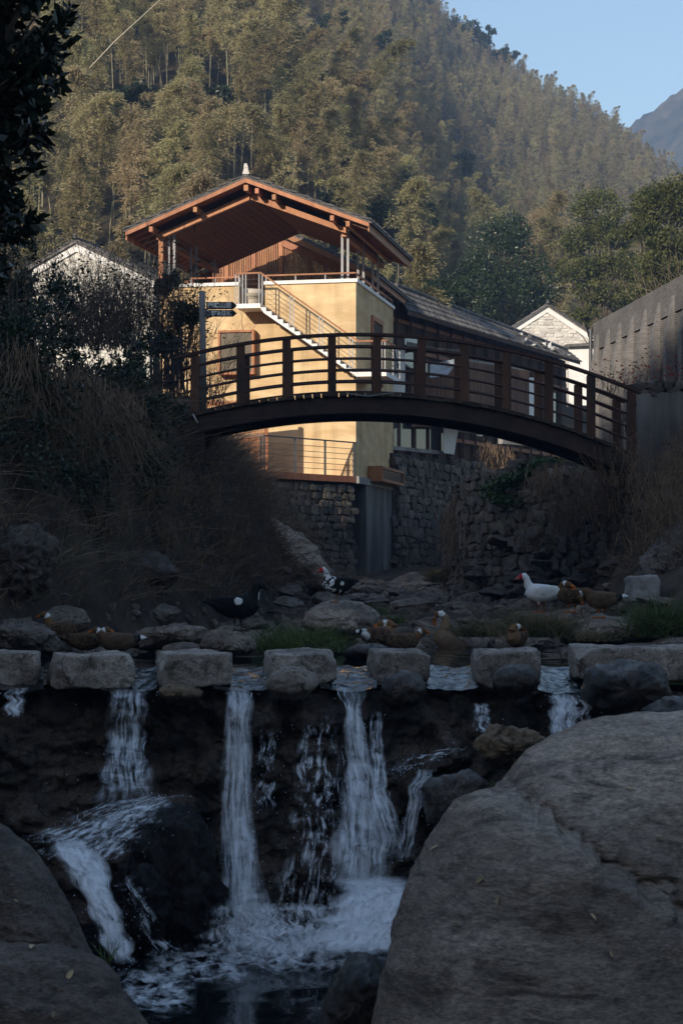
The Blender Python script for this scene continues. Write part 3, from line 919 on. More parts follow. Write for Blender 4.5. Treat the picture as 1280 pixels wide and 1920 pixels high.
outline_rock('bank_rock', [(372, 1225), (378, 1190), (410, 1174), (455, 1178), (478, 1200), (478, 1225)], 25.0, 0.35, M['rock'], 'low rock that the black duck stands on', 70, 30, 0.06, 2.6, 47, cat='rock', tilt=1.2)
outline_rock('bank_rock', [(240, 1215), (248, 1188), (300, 1172), (350, 1168), (392, 1180), (400, 1215)], 26.2, 0.4, M['rock'], 'low grey rock at the pool edge behind the square stepping stone', 70, 30, 0.07, 2.6, 49, cat='rock')
outline_rock('bank_rock', [(-30, 1225), (-20, 1180), (30, 1160), (75, 1172), (110, 1185), (120, 1225)], 25.2, 0.5, M['dark_rock'], 'rugged grey rock at the pool edge below the fractured bank rock', 70, 30, 0.08, 2.6, 51, cat='rock')
outline_rock('bank_rock', [(560, 1180), (575, 1140), (620, 1124), (680, 1128), (712, 1150), (705, 1180), (640, 1192)], 29.0, 0.6, M['rock'], 'broad rock that the mottled duck stands on', 80, 34, 0.05, 2.6, 53, cat='rock', tilt=1.2)
outline_rock('bank_rock', [(1040, 1200), (1060, 1165), (1110, 1152), (1170, 1158), (1230, 1168), (1250, 1200)], 27.6, 0.7, M['rock'], 'low dark rock shelf under the orange-legged duck', 80, 34, 0.05, 2.6, 55, cat='rock', tilt=1.5)
outline_rock('bank_rock', [(640, 1235), (650, 1212), (680, 1205), (725, 1208), (735, 1222), (720, 1240)], 24.2, 0.3, M['wet_rock'], 'wet blue grey rock in the pool beside the preening ducks', 50, 22, 0.05, 2, 57, cat='rock')
outline_rock('bank_rock', [(1185, 1120), (1190, 1060), (1235, 1010), (1290, 960), (1330, 1100), (1290, 1130)], 31.0, 0.6, M['dark_rock'], 'tall grey rock beside the concrete block on the right bank', 90, 40, 0.08, 2.6, 59, cat='rock', crack=0.012)
rk = random.Random(4)
def far_from_fixed(x, y):
    return True
cnt = 0
for i in range(900):
    y = 24.6 + (rk.random() ** 1.1) * 32
    x = rk.uniform(-4.6, 4.8)
    g = float(ground(x, y))
    wz = float(np.interp(y, [27.5, 34, 45, 60], [0, 0.05, 0.38, 0.68]))
    if g > wz + 0.75 or y < 26 and -1.6 < x < 3.2:
        continue
    if y < 30.5 and 0.2 < x < 2.6 and rk.random() < 0.75:
        continue
    size = rk.choice([0.13, 0.16, 0.2, 0.24, 0.3, 0.4]) * (1 + (y - 25) / 60)
    rock_at('stream_rock', (x, y, max(g, wz - 0.12) + size * 0.15), size, i, 'weathered grey rock lying in the stream bed', 'rocks of the stream bed', flat=0.8)
    cnt += 1
    if cnt >= 210:
        break

rq = random.Random(77)
for i in range(34):
    t = rq.random()
    px_ = 850 + 310 * t
    dw = float(np.interp(px_, [838, 880, 960, 1060, 1190], [51, 47, 44, 42, 38.6]))
    k_ = rq.random()
    d_ = dw - 0.25 - 1.3 * k_
    x_ = (px_ - 640) / FPX * d_
    sz = rq.uniform(0.16, 0.42)
    z_ = float(ground(x_, d_)) + (1 - k_) * rq.uniform(0.0, 1.6)
    rock_at('bank_stone', (x_, d_, z_ + sz * 0.1), sz, 500 + i, 'loose stone tumbled against the right bank wall', 'loose stones of the right bank', M['dark_rock'], 0.8)

for i, (x_, y_, z_, sz) in enumerate([(-5.2, 19.6, 0.1, 0.75), (-6.0, 20.4, 0.5, 0.9), (-5.4, 21.6, 0.2, 0.6), (-4.9, 18.7, -0.5, 0.5)]):
    rock_at('bank_rock', (x_, y_, z_), sz, 900 + i, 'large grey rock where the weir meets the left bank', 'rocks at the left end of the weir', M['dark_rock'], 0.9)
# ------------------------------------------------------------------ roof tiles: raised rows running down a slope
def tile_rows(e0, e1, r0, r1, parent, spacing=0.2, rad=0.065, seg=7, name='tile_row', course=True):
    """e0-e1 eave, r0-r1 ridge; each row is one object of overlapping half-round tiles"""
    e0, e1, r0, r1 = map(Vector, (e0, e1, r0, r1))
    n = max(2, int((e1 - e0).length / spacing))
    dn = ((r0 - e0).cross(e1 - e0)).normalized()
    if dn.z < 0:
        dn = -dn
    rr = random.Random(int(abs(e0.x * 100)) + 3)
    for i in range(n + 1):
        t = i / n
        a = e0.lerp(e1, t); b_ = r0.lerp(r1, t)
        ax = (b_ - a)
        L_ = ax.length; ax.normalize()
        sd = ax.cross(dn).normalized()
        k = max(2, int(L_ / 0.42)) if course else 1
        vs, fs = [], []
        for j in range(k):
            p0 = a + ax * (L_ * j / k); p1 = a + ax * (L_ * (j + 1) / k + 0.03)
            lift0, lift1 = 0.03 + rr.uniform(-0.006, 0.012), 0.0
            base = len(vs)
            for (p, lf, rs) in ((p0, lift0, 1.0), (p1, lift1, 0.85)):
                for q in range(seg):
                    an = math.pi * q / (seg - 1)
                    vs.append(p + sd * math.cos(an) * rad * rs + dn * (math.sin(an) * rad * rs * 0.9 + lf))
            for q in range(seg - 1):
                fs.append((base + q, base + q + 1, base + seg + q + 1, base + seg + q))
            fs.append(tuple(base + q for q in range(seg)))
        m = MB().add(vs, fs)
        m.build(name, M['tile'], parent)

# ------------------------------------------------------------------ yellow house, in its own frame (u along the front, v into depth)
HA = Vector((0.45, 60.0, 0)); HU = Vector((0.979, -0.203, 0)).normalized(); HV = Vector((0.203, 0.979, 0)).normalized()
def hp(u, v, z):
    p = HA + HU * u + HV * v
    return Vector((p.x, p.y, z))
def uz(px, py, v=0.0):
    d = Vector(((px - 640) / FPX, 1, (HOR - py) / FPX))
    t = (HA + HV * v - Vector((0, 0, 0))).dot(HV) / d.dot(HV)
    p = d * t
    return (p - HA).dot(HU), H + d.z * t
def hb(mb, u0, u1, v0, v1, z0, z1):
    return mb.hexa([hp(u0, v0, z0), hp(u1, v0, z0), hp(u1, v1, z0), hp(u0, v1, z0), hp(u0, v0, z1), hp(u1, v0, z1), hp(u1, v1, z1), hp(u0, v1, z1)])

house = empty('riverside_house', hp(-3, 3, 3.9), 'yellow plastered house with outside stair and open timber roof terrace', 'house')
ZB = uz(667, 893)[1]
ZP = uz(667, 529)[1]
ZT = uz(470, 577)[1]
UL = uz(300, 540)[0]
UN0, UN1 = uz(448, 540)[0], uz(497, 540)[0]
VD = 6.6
# walls
mb = MB().prism([hp(u, 0, z) for u, z in [(UL, ZB), (0, ZB), (0, ZP), (UN1, ZP), (UN1, ZT), (UN0, ZT), (UN0, ZP), (UL, ZP)]], HV * 0.22)
mb.build('front_wall', M['plaster'], house)
mb = MB(); hb(mb, -0.22, 0, 0.22, VD, ZB, ZP); mb.build('side_wall', M['plaster'], house)
mb = MB(); hb(mb, UL, UL + 0.22, 0.22, VD, ZB, ZP); mb.build('side_wall', M['plaster'], house)
mb = MB(); hb(mb, UL + 0.22, -0.22, VD - 0.22, VD, ZB, ZT); mb.build('back_wall', M['plaster'], house)
mb = MB(); hb(mb, UL + 0.22, -0.22, 0.22, VD - 0.22, ZT - 0.25, ZT - 0.002); mb.build('terrace_floor', M['concrete'], house)
for (u0, u1, v0, v1) in ((UN1 - 0.03, 0.06, -0.06, 0.26), (UL - 0.04, UN0 + 0.03, -0.06, 0.26), (-0.26, 0.06, 0.262, VD)):
    mb = MB(); hb(mb, u0, u1, v0, v1, ZP + 0.002, ZP + 0.11); mb.build('parapet_cap', M['white'], house)
# notch cheeks
# terrace railing on the parapets
def rail_run(pts, z0, h, parent, npost, mat_post, mat_rail, rails=0, rr=0.022, prr=0.018):
    mb = MB()
    for a, b_ in zip(pts[:-1], pts[1:]):
        mb.beam(a + Vector((0, 0, h)), b_ + Vector((0, 0, h)), 0.07, 0.045)
    mb.build('handrail', mat_rail, parent)
    for a, b_ in zip(pts[:-1], pts[1:]):
        for i in range(npost + 1):
            p = a.lerp(b_, i / npost)
            m2 = MB(); m2.beam(p, p + Vector((0, 0, h - 0.02)), 0.035, 0.035); m2.build('railing_post', mat_post, parent)
        for k in range(rails):
            m2 = MB(); z = Vector((0, 0, h * (k + 1) / (rails + 1)))
            m2.tube([a + z, b_ + z], 0.009, 5); m2.build('railing_cable', M['cable'], parent)
zc = ZP + 0.11
rail_run([hp(UN1, 0.12, zc), hp(-0.05, 0.12, zc)], zc, 0.20, house, 3, M['steel'], M['wood'])
rail_run([hp(-0.05, 0.12, zc), hp(-0.05, VD, zc)], zc, 0.20, house, 5, M['steel'], M['wood'])
rail_run([hp(UL + 1.0, 0.12, zc), hp(UN0, 0.12, zc)], zc, 0.18, house, 2, M['steel'], M['wood'])

# outside stair
SW = 0.95
ul, _ = uz(443, 575, -SW); ur, _ = uz(488, 575, -SW)
ub, zbot = uz(697, 697, -SW)
ZL = ZT
mb = MB(); hb(mb, ul, ur, -SW, -0.004, ZL - 0.14, ZL); mb.build('stair_landing', M['white'], house)
NS = 17
du = (ub - 0.45 - ur) / NS; dz = (ZL - zbot) / NS
for sv in ((-SW, -SW + 0.09), (-0.094, -0.004)):
    poly = [hp(ur, sv[0], ZL - 0.14)]
    poly.append(hp(ur, sv[0], ZL))
    for i in range(NS):
        poly.append(hp(ur + du * i, sv[0], ZL - dz * i) if i else hp(ur + 0.001, sv[0], ZL))
        poly.append(hp(ur + du * i + (0.001 if i == 0 else 0), sv[0], ZL - dz * (i + 1)))
    poly.append(hp(ur + du * NS, sv[0], ZL - dz * NS))
    poly.append(hp(ur + du * NS, sv[0], ZL - dz * NS - 0.16))
    poly.append(hp(ur + du * 0.6, sv[0], ZL - 0.30))
    q = []
    for p in poly:
        if not q or (p - q[-1]).length > 0.004:
            q.append(p)
    MB().prism(q, HV * (sv[1] - sv[0])).build('stair_stringer', M['white'], house)
for i in range(NS):
    mb = MB(); hb(mb, ur + du * i, ur + du * (i + 1) - 0.003, -SW + 0.092, -0.096, ZL - dz * (i + 1) - 0.10, ZL - dz * (i + 1) - 0.003)
    mb.build('stair_tread', M['concrete'], house)
zl2 = zbot
mb = MB(); hb(mb, ub - 0.44, ub + 0.45, -SW, -0.004, zl2 - 0.14, zl2); hb(mb, 0.004, ub + 0.45, -0.002, 1.6, zl2 - 0.14, zl2); mb.build('stair_landing', M['white'], house)
# stair railings: double posts, cables, wooden handrail
for sv in (-SW + 0.04,):
    A_ = [hp(ul + 0.02, sv, ZL), hp(ur, sv, ZL), hp(ub - 0.44, sv, zl2), hp(ub + 0.43, sv, zl2)]
    mb = MB()
    up = Vector((0, 0, 0.95))
    for a, b_ in zip(A_[:-1], A_[1:]):
        mb.beam(a + up, b_ + up, 0.06, 0.05)
    mb.build('stair_handrail', M['wood'], house)
    for t_, seg_ in ((0.0, 0), (0.3, 0), (1.0, 0), (0.32, 1), (0.62, 1), (0.93, 1), (0.9, 2)):
        p = A_[seg_].lerp(A_[seg_ + 1], t_)
        for o_ in (-0.05, 0.05):
            m2 = MB(); q = p + HU * o_; m2.beam(q - Vector((0, 0, 0.04)), q + Vector((0, 0, 0.93 - o_ * (0.75 if seg_ == 1 else 0))), 0.022, 0.035); m2.build('stair_post', M['steel'], house)
    for a, b_ in zip(A_[:-1], A_[1:]):
        for k in range(5):
            z = Vector((0, 0, 0.16 + 0.15 * k))
            MB().tube([a + z, b_ + z], 0.006, 5).build('stair_cable', M['cable'], house)
m2 = MB(); m2.beam(hp(ub + 0.43, -SW + 0.04, zl2 + 0.95), hp(ub + 0.43, 1.55, zl2 + 0.95), 0.06, 0.05); m2.build('stair_handrail', M['wood'], house)
for v_ in (0.3, 1.5):
    MB().beam(hp(ub + 0.43, v_, zl2), hp(ub + 0.43, v_, zl2 + 0.93), 0.035, 0.035).build('stair_post', M['steel'], house)
for k in range(5):
    z = zl2 + 0.16 + 0.15 * k
    MB().tube([hp(ub + 0.43, -SW + 0.04, z), hp(ub + 0.43, 1.55, z)], 0.010, 5).build('stair_cable', M['cable'], house)

# projecting window on the front
wu0, wz1 = uz(414, 622); wu1, wz0 = uz(481, 703)
fr = MB(); pj = -0.34
for (a0, a1, b0, b1) in ((wu0, wu1, wz1 - 0.07, wz1), (wu0, wu1, wz0, wz0 + 0.07), (wu0, wu0 + 0.07, wz0 + 0.072, wz1 - 0.072), (wu1 - 0.07, wu1, wz0 + 0.072, wz1 - 0.072)):
    hb(fr, a0, a1, pj, -0.003, b0, b1)
win = fr.build('window', M['wood'], house)
mb = MB(); hb(mb, wu0 + 0.072, wu1 - 0.072, pj + 0.05, pj + 0.08, wz0 + 0.072, wz1 - 0.072); mb.build('pane', M['blind'], win)
# projecting window low on the side wall
sw = MB()
v0, v1 = 1.9, 5.9
za, zb_ = ZB + 0.42, ZB - 0.02
hb(sw, 0.003, 0.5, v0, v1, za - 0.08, za); hb(sw, 0.003, 0.5, v0, v1, zb_ - 0.05, zb_ + 0.03); hb(sw, 0.003, 0.5, v0, v0 + 0.08, zb_ + 0.032, za - 0.082); hb(sw, 0.003, 0.5, v1 - 0.08, v1, zb_ + 0.032, za - 0.082)
win2 = sw.build('window', M['wood'], house)
mb = MB(); hb(mb, 0.42, 0.45, v0 + 0.082, v1 - 0.082, zb_ + 0.032, za - 0.082); mb.build('pane', M['glass'], win2)
# door in the side wall at the stair foot
mb = MB(); hb(mb, 0.003, 0.05, 2.6, 4.2, zl2 + 0.05, zl2 + 2.0); dr = mb.build('door', M['old_wood'], house)
mb = MB(); hb(mb, 0.003, 0.075, 2.45, 2.597, zl2, zl2 + 2.05); hb(mb, 0.003, 0.075, 4.203, 4.35, zl2, zl2 + 2.05); hb(mb, 0.003, 0.08, 2.45, 4.35, zl2 + 2.052, zl2 + 2.2); mb.build('door_frame', M['wood'], dr)
# round tub on the terrace in the gap
tu, tz = uz(462, 566, 0.55)
prof = [(0.0, 0.0), (0.40, 0.0), (0.44, 0.25), (0.46, 0.38), (0.53, 0.40), (0.53, 0.58), (0.47, 0.60), (0.44, 0.56), (0.0, 0.5)]
vs, fs = [], []
for (r, z) in prof:
    for k in range(24):
        a = 2 * math.pi * k / 24
        p = hp(tu, 0.9, ZT) + Vector((math.cos(a) * r * 0.95, math.sin(a) * r * 0.95, z * 1.15))
        vs.append(p)
for i in range(len(prof) - 1):
    for k in range(24):
        fs.append((i * 24 + k, i * 24 + (k + 1) % 24, (i + 1) * 24 + (k + 1) % 24, (i + 1) * 24 + k))
o = MB().add(vs, fs).build('round_tub', M['ceramic'], None, True)
tag(o, 'round cream tub standing in the gap of the terrace parapet', 'tub')

# timber roof over the terrace
VG = -0.55
ra, rz = uz(461, 334, VG); le, lz = uz(236, 436, VG); re, rez = uz(692, 416, VG)
sl = ((rz - lz) / (ra - le) + (rz - rez) / (re - ra)) / 2
hw = ((ra - le) + (re - ra)) / 2
le, re = ra - hw, ra + hw
ez = rz - sl * hw
VB = 7.1
dirL = (Vector((-hw, 0, -sl * hw))).normalized()
TH = 0.10
def slope_pt(side, s, v, dz=0.0):          # s metres horizontally from the ridge
    return hp(ra + side * s, v, rz - sl * s + dz)
for side in (-1, 1):
    m2 = MB().hexa([slope_pt(side, 0.002, VG, -TH), slope_pt(side, hw, VG, -TH), slope_pt(side, hw, VB, -TH), slope_pt(side, 0.002, VB, -TH),
                    slope_pt(side, 0.002, VG), slope_pt(side, hw, VG), slope_pt(side, hw, VB), slope_pt(side, 0.002, VB)])
    rf = m2.build('roof_deck', M['wood'], house)
    m2 = MB().hexa([slope_pt(side, 0.0, VG - 0.05, 0.004), slope_pt(side, hw + 0.08, VG - 0.05, 0.004), slope_pt(side, hw + 0.08, VB + 0.05, 0.004), slope_pt(side, 0.0, VB + 0.05, 0.004),
                    slope_pt(side, 0.0, VG - 0.05, 0.06), slope_pt(side, hw + 0.08, VG - 0.05, 0.06), slope_pt(side, hw + 0.08, VB + 0.05, 0.06), slope_pt(side, 0.0, VB + 0.05, 0.06)])
    m2.build('tile_bed', M['tile'], rf)
    tile_rows(slope_pt(side, hw + 0.06, VG, 0.062), slope_pt(side, hw + 0.06, VB, 0.062), slope_pt(side, 0.05, VG, 0.062), slope_pt(side, 0.05, VB, 0.062), rf, 0.21, 0.07)
    # barge board, lower edge lit by the sun
    MB().hexa([slope_pt(side, 0.0, VG - 0.045, -0.14), slope_pt(side, hw, VG - 0.045, -0.13), slope_pt(side, hw, VG - 0.004, -0.13), slope_pt(side, 0.0, VG - 0.004, -0.14),
               slope_pt(side, 0.0, VG - 0.045, -0.004), slope_pt(side, hw, VG - 0.045, -0.004), slope_pt(side, hw, VG - 0.004, -0.004), slope_pt(side, 0.0, VG - 0.004, -0.004)]).build('barge_board', M['wood'], house)
    # inner principal rafter with ceiling boards above it
    in0, in1 = 0.03, hw - 0.85
    MB().hexa([slope_pt(side, in0, 0.0, -0.56), slope_pt(side, in1, 0.0, -0.53), slope_pt(side, in1, 0.18, -0.53), slope_pt(side, in0, 0.18, -0.56),
               slope_pt(side, in0, 0.0, -0.36), slope_pt(side, in1, 0.0, -0.36), slope_pt(side, in1, 0.18, -0.36), slope_pt(side, in0, 0.18, -0.36)]).build('rafter', M['wood'], house)
    nb = 16
    for k in range(nb):                     # ceiling boards run with the ridge
        s0 = in0 + (in1 - in0) * k / nb; s1 = in0 + (in1 - in0) * (k + 1) / nb - 0.012
        MB().hexa([slope_pt(side, s0, 0.185, -0.44), slope_pt(side, s1, 0.185, -0.44), slope_pt(side, s1, 7.05, -0.44), slope_pt(side, s0, 7.05, -0.44),
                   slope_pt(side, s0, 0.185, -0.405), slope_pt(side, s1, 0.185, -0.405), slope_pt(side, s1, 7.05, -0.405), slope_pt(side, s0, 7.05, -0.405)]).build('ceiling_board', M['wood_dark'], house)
    # purlins carried out to the gable edge
    for s in ((0.35, 0.9, 2.75, 3.25) if side > 0 else (1.65, 3.1)):
        a = slope_pt(side, s, VG + 0.0, -0.27); b_ = slope_pt(side, s, VB - 0.2, -0.27)
        MB().beam(a, b_, 0.12, 0.16).build('purlin', M['wood'], house)
    # eave rafters
    for k in range(14):
        v = VG + 0.25 + k * 0.6
        MB().beam(slope_pt(side, in1 + 0.02, v, -0.16), slope_pt(side, hw - 0.03, v, -0.16), 0.06, 0.10).build('eave_rafter', M['wood'], house)
    MB().beam(slope_pt(side, hw - 0.02, VG + 0.002, -0.20), slope_pt(side, hw - 0.02, VB, -0.20), 0.04, 0.15).build('eave_board', M['wood'], house)
    MB().beam(slope_pt(side, in1 - 0.1, 0.19, -0.55), slope_pt(side, in1 - 0.1, VB - 0.3, -0.55), 0.16, 0.18).build('wall_plate', M['wood'], house)
MB().beam(hp(ra, VG + 0.002, rz - 0.30), hp(ra, VB - 0.2, rz - 0.30), 0.14, 0.18).build('ridge_beam', M['wood'], house)
mb = MB()
for k in range(44):
    v = VG - 0.05 + k * 0.2
    mb2 = MB(); mb2.tube([hp(ra, v, rz + 0.10), hp(ra, v + 0.185, rz + 0.11)], 0.085, 8); mb2.build('ridge_tile', M['tile'], house)
fin = MB()
p0 = hp(ra, VG + 0.02, rz + 0.12)
fin.hexa([p0 + Vector((sx * 0.11, sy * 0.09, 0)) for sx, sy in ((-1, -1), (1, -1), (1, 1), (-1, 1))] + [p0 + Vector((sx * 0.06, sy * 0.06, 0.2)) for sx, sy in ((-1, -1), (1, -1), (1, 1), (-1, 1))])
fin.hexa([p0 + Vector((sx * 0.075, sy * 0.07, 0.203)) for sx, sy in ((-1, -1), (1, -1), (1, 1), (-1, 1))] + [p0 + Vector((sx * 0.04 - 0.015, sy * 0.05, 0.34)) for sx, sy in ((-1, -1), (1, -1), (1, 1), (-1, 1))])
fin.build('ridge_finial', M['pale_stone'], house)
# paired steel posts
for (u, v, two) in ((-0.42, 0.35, 1), (-0.42, 2.9, 1), (-0.42, 5.5, 1), (UL + 0.28, 0.35, 1), (UL + 0.28, 2.9, 1), (UL + 0.28, 5.5, 0)):
    s = abs(u - ra)
    zt_ = rz - sl * s - 0.45
    for o_ in ((-0.09, 0.09) if two else (0,)):
        MB().beam(hp(u + o_, v, ZT), hp(u + o_, v, zt_ + 0.05), 0.075, 0.075).build('roof_post', M['steel'], house)
# timber back wall of the terrace
uw0, uw1 = uz(300, 500, 6.3)[0], uz(398, 500, 6.3)[0]
nb = 9
for k in range(nb):
    a0 = uw0 + (uw1 - uw0) * k / nb; a1 = uw0 + (uw1 - uw0) * (k + 1) / nb - 0.012
    ztop = rz - sl * abs((a0 + a1) / 2 - ra) - 0.55
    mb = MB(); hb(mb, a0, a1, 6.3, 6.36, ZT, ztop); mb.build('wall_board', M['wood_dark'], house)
mb = MB(); hb(mb, UL - 0.05, UL + 0.09, 0.02, 0.16, ZP + 0.113, rz - sl * abs(UL - ra) - 0.46); mb.build('corner_post', M['wood'], house)
# concrete footing under the side wall
mb = MB(); hb(mb, -0.5, 0.10, 0.0, VD + 0.1, ZB - 0.22, ZB - 0.002); mb.build('plinth', M['concrete'], house)
mb = MB(); hb(mb, -0.9, 0.07, 1.3, VD + 0.05, 0.3, ZB - 0.222); mb.build('foundation', M['streaked'], house)

# lower deck with its own railing
dk = [hp(0.0, -0.05, 0), P(495, 880, 56.6), P(300, 880, 57.4)]
dk = [Vector((p.x, p.y, ZB)) for p in dk]
backp = [hp(0.0, 0.0, ZB), hp(UL, 0.0, ZB)]
poly = [dk[0], dk[1], dk[2], Vector((dk[2].x, hp(UL, 0, 0).y - 0.02, ZB)), hp(-0.01, -0.01, ZB)]
MB().prism([p - Vector((0, 0, 0.2)) for p in poly], (0, 0, 0.196)).build('deck', M['wood'], house)
for a, b_, n in ((dk[0], dk[1], 3), (dk[1], dk[2], 2)):
    ii_ = Vector((0, 0.08, 0))
    MB().beam(a + ii_ + Vector((0, 0, 1.05)), b_ + ii_ + Vector((0, 0, 1.05)), 0.06, 0.04).build('deck_handrail', M['dark_steel'], house)
    for i in range(n + 1):
        p = a.lerp(b_, (i + 0.06) / (n + 0.06)) + ii_
        MB().beam(p, p + Vector((0, 0, 1.03)), 0.07, 0.07).build('deck_post', M['dark_steel'], house)
    for k in range(5):
        z = Vector((0, 0, 0.17 * (k + 1)))
        MB().tube([a + ii_ + z, b_ + ii_ + z], 0.010, 5).build('deck_cable', M['cable'], house)
# slatted screen under the stair
s0, s1 = P(372, 800, 58.6), P(492, 800, 58.6)
for k in range(30):
    x = s0.x + (s1.x - s0.x) * k / 29
    y = 58.6 + (k % 2) * 0.01
    MB().box(x - 0.022, x + 0.022, y, y + 0.06, ZB, ZB + 2.25).build('screen_slat', M['wood'], house)
MB().box(s0.x - 0.05, s1.x + 0.05, 58.68, 58.76, ZB + 2.1, ZB + 2.22).build('screen_rail', M['wood'], house)
MB().box(s1.x + 0.05, s1.x + 0.17, 58.58, 58.72, ZB, ZB + 2.3).build('screen_post', M['wood'], house)

# ------------------------------------------------------------------ timber annex behind, with the slatted gable
annex = empty('timber_annex', hp(0, 10, 4), 'timber building with slatted gable wall and tiled roof behind the terrace', 'house')
VA = 8.5
au, az = uz(528, 434, VA)
eu, ezz = uz(705, 516, VA)
asl = (az - ezz) / (eu - au)
VE = VA + 10
def apt(side, s, v, dz=0.0):
    return hp(au + side * s, v, az - asl * s + dz)
AW = eu - au
for side in (1, -1):
    w_ = AW
    if side > 0:
        rf = MB().hexa([apt(side, 0.002, VA - 0.35, -0.1), apt(side, w_, VA - 0.35, -0.1), apt(side, w_, VE, -0.1), apt(side, 0.002, VE, -0.1),
                        apt(side, 0.002, VA - 0.35), apt(side, w_, VA - 0.35), apt(side, w_, VE), apt(side, 0.002, VE)]).build('roof_deck', M['wood'], annex)
        MB().hexa([apt(side, 0, VA - 0.4, 0.004), apt(side, w_ + 0.08, VA - 0.4, 0.004), apt(side, w_ + 0.08, VE, 0.004), apt(side, 0, VE, 0.004),
                   apt(side, 0, VA - 0.4, 0.06), apt(side, w_ + 0.08, VA - 0.4, 0.06), apt(side, w_ + 0.08, VE, 0.06), apt(side, 0, VE, 0.06)]).build('tile_bed', M['tile'], rf)
        tile_rows(apt(side, w_ + 0.06, VA - 0.35, 0.062), apt(side, w_ + 0.06, VE, 0.062), apt(side, 0.03, VA - 0.35, 0.062), apt(side, 0.03, VE, 0.062), rf, 0.21, 0.07)
        MB().hexa([apt(side, 0.0, VA - 0.39, -0.2), apt(side, w_, VA - 0.39, -0.2), apt(side, w_, VA - 0.354, -0.2), apt(side, 0.0, VA - 0.354, -0.2),
                   apt(side, 0.0, VA - 0.39, -0.004), apt(side, w_, VA - 0.39, -0.004), apt(side, w_, VA - 0.354, -0.004), apt(side, 0.0, VA - 0.354, -0.004)]).build('barge_board', M['wood'], annex)
        MB().hexa([apt(side, 0.0, VA - 0.12, -0.52), apt(side, w_ - 0.5, VA - 0.12, -0.5), apt(side, w_ - 0.5, VA + 0.06, -0.5), apt(side, 0.0, VA + 0.06, -0.52),
                   apt(side, 0.0, VA - 0.12, -0.22), apt(side, w_ - 0.5, VA - 0.12, -0.22), apt(side, w_ - 0.5, VA + 0.06, -0.22), apt(side, 0.0, VA + 0.06, -0.22)]).build('gable_beam', M['wood'], annex)
        MB().beam(apt(side, w_ - 0.03, VA - 0.35, -0.18), apt(side, w_ - 0.03, VE, -0.18), 0.04, 0.14).build('eave_board', M['wood'], annex)
usl0, usl1 = uz(392, 500, VA)[0], uz(652, 500, VA)[0]
ns = 62
for k in range(ns):
    u = usl0 + (usl1 - usl0) * k / (ns - 1)
    zt_ = az - (asl * abs(u - au) + 0.3 if u > au else 0.3)
    big = k % 12 == 8
    w_ = 0.07 if big else 0.026
    mb = MB(); hb(mb, u - w_, u + w_, VA - (0.06 if big else 0.0), VA + 0.07, ZT - 0.3, zt_); mb.build('post' if big else 'slat', M['wood'], annex)
mb = MB(); hb(mb, usl0, usl1, VA + 0.1, VA + 0.16, ZT - 0.3, ZT + 1.2); mb.build('inner_wall', M['old_wood'], annex)
# side wall facing the stream
mb = MB(); hb(mb, AW + au - 0.75, AW + au - 0.6, VA + 0.2, VE, ZB, az - asl * (AW - 0.5) - 0.15); mb.build('side_wall', M['old_wood'], annex)
for k in range(9):
    v = VA + 0.1 + k * 1.15
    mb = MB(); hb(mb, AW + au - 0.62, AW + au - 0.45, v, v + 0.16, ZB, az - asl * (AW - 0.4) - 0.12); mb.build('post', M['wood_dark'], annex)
# ------------------------------------------------------------------ long old timber house with the wavy tiled roof
longh = empty('long_timber_house', (5, 82, 4), 'long old timber house with sagging grey tiled roof along the stream', 'house')
E0, E1 = P(764, 584, 74.0), P(1087, 683, 92.5)
E1.z = E0.z
E1 = Vector((E1.x, E1.y, E0.z))
R0, R1 = P(742, 538, 75.6), P(1064, 660, 94.2)
ld = (E1 - E0).normalized(); ln = Vector((ld.y, -ld.x, 0))
th = Vector((0, 0, 0.12))
rf = MB().hexa([E0 - th, E1 - th, R1 - th, R0 - th, E0, E1, R1, R0]).build('roof_deck', M['old_wood'], longh)
tile_rows(E0 + Vector((0, 0, 0.01)), E1 + Vector((0, 0, 0.01)), R0 + Vector((0, 0, 0.01)), R1 + Vector((0, 0, 0.01)), rf, 0.17, 0.062)
MB().hexa([E0 + Vector((0, 0, .002)), E1 + Vector((0, 0, .002)), R1 + Vector((0, 0, .002)), R0 + Vector((0, 0, .002)), E0 + Vector((0, 0, .03)), E1 + Vector((0, 0, .03)), R1 + Vector((0, 0, .03)), R0 + Vector((0, 0, .03))]).build('tile_bed', M['tile'], rf)
BK = -ln * 2.2 - Vector((0, 0, 1.0))
MB().hexa([R0 + BK - th, R1 + BK - th, R1 - th, R0 - th, R0 + BK, R1 + BK, R1 + Vector((0, 0, .002)), R0 + Vector((0, 0, .002))]).build('rear_roof', M['tile'], longh)
rd_ = (R1 - R0).normalized()
for k in range(int((R1 - R0).length / 0.33)):
    a = R0 + rd_ * (k * 0.33)
    MB().tube([a + Vector((0, 0, 0.08)), a + rd_ * 0.31 + Vector((0, 0, 0.09))], 0.1, 7).build('ridge_tile', M['tile'], longh)
rk2 = random.Random(9)
for k in range(26):                          # loose slipped tiles near the lower end
    t = rk2.uniform(0.62, 0.97); s = rk2.uniform(0.05, 0.95)
    p = (E0.lerp(E1, t)).lerp(R0.lerp(R1, t), s) + Vector((0, 0, 0.13))
    q = ld * rk2.uniform(0.1, 0.2) + (R0 - E0).normalized() * rk2.uniform(-0.2, 0.2)
    MB().beam(p - q, p + q + Vector((0, 0, 0.05)), 0.16, 0.03).build('loose_tile', M['pale_stone'] if k % 3 == 0 else M['tile'], longh)
ins = -ln * 0.55
def lw(t, z, off=0.0):
    p = E0.lerp(E1, t) + ins + ln * off
    return Vector((p.x, p.y, z))
zW0, zW1 = 3.4, E0.z + 0.1
LL = (E1 - E0).length
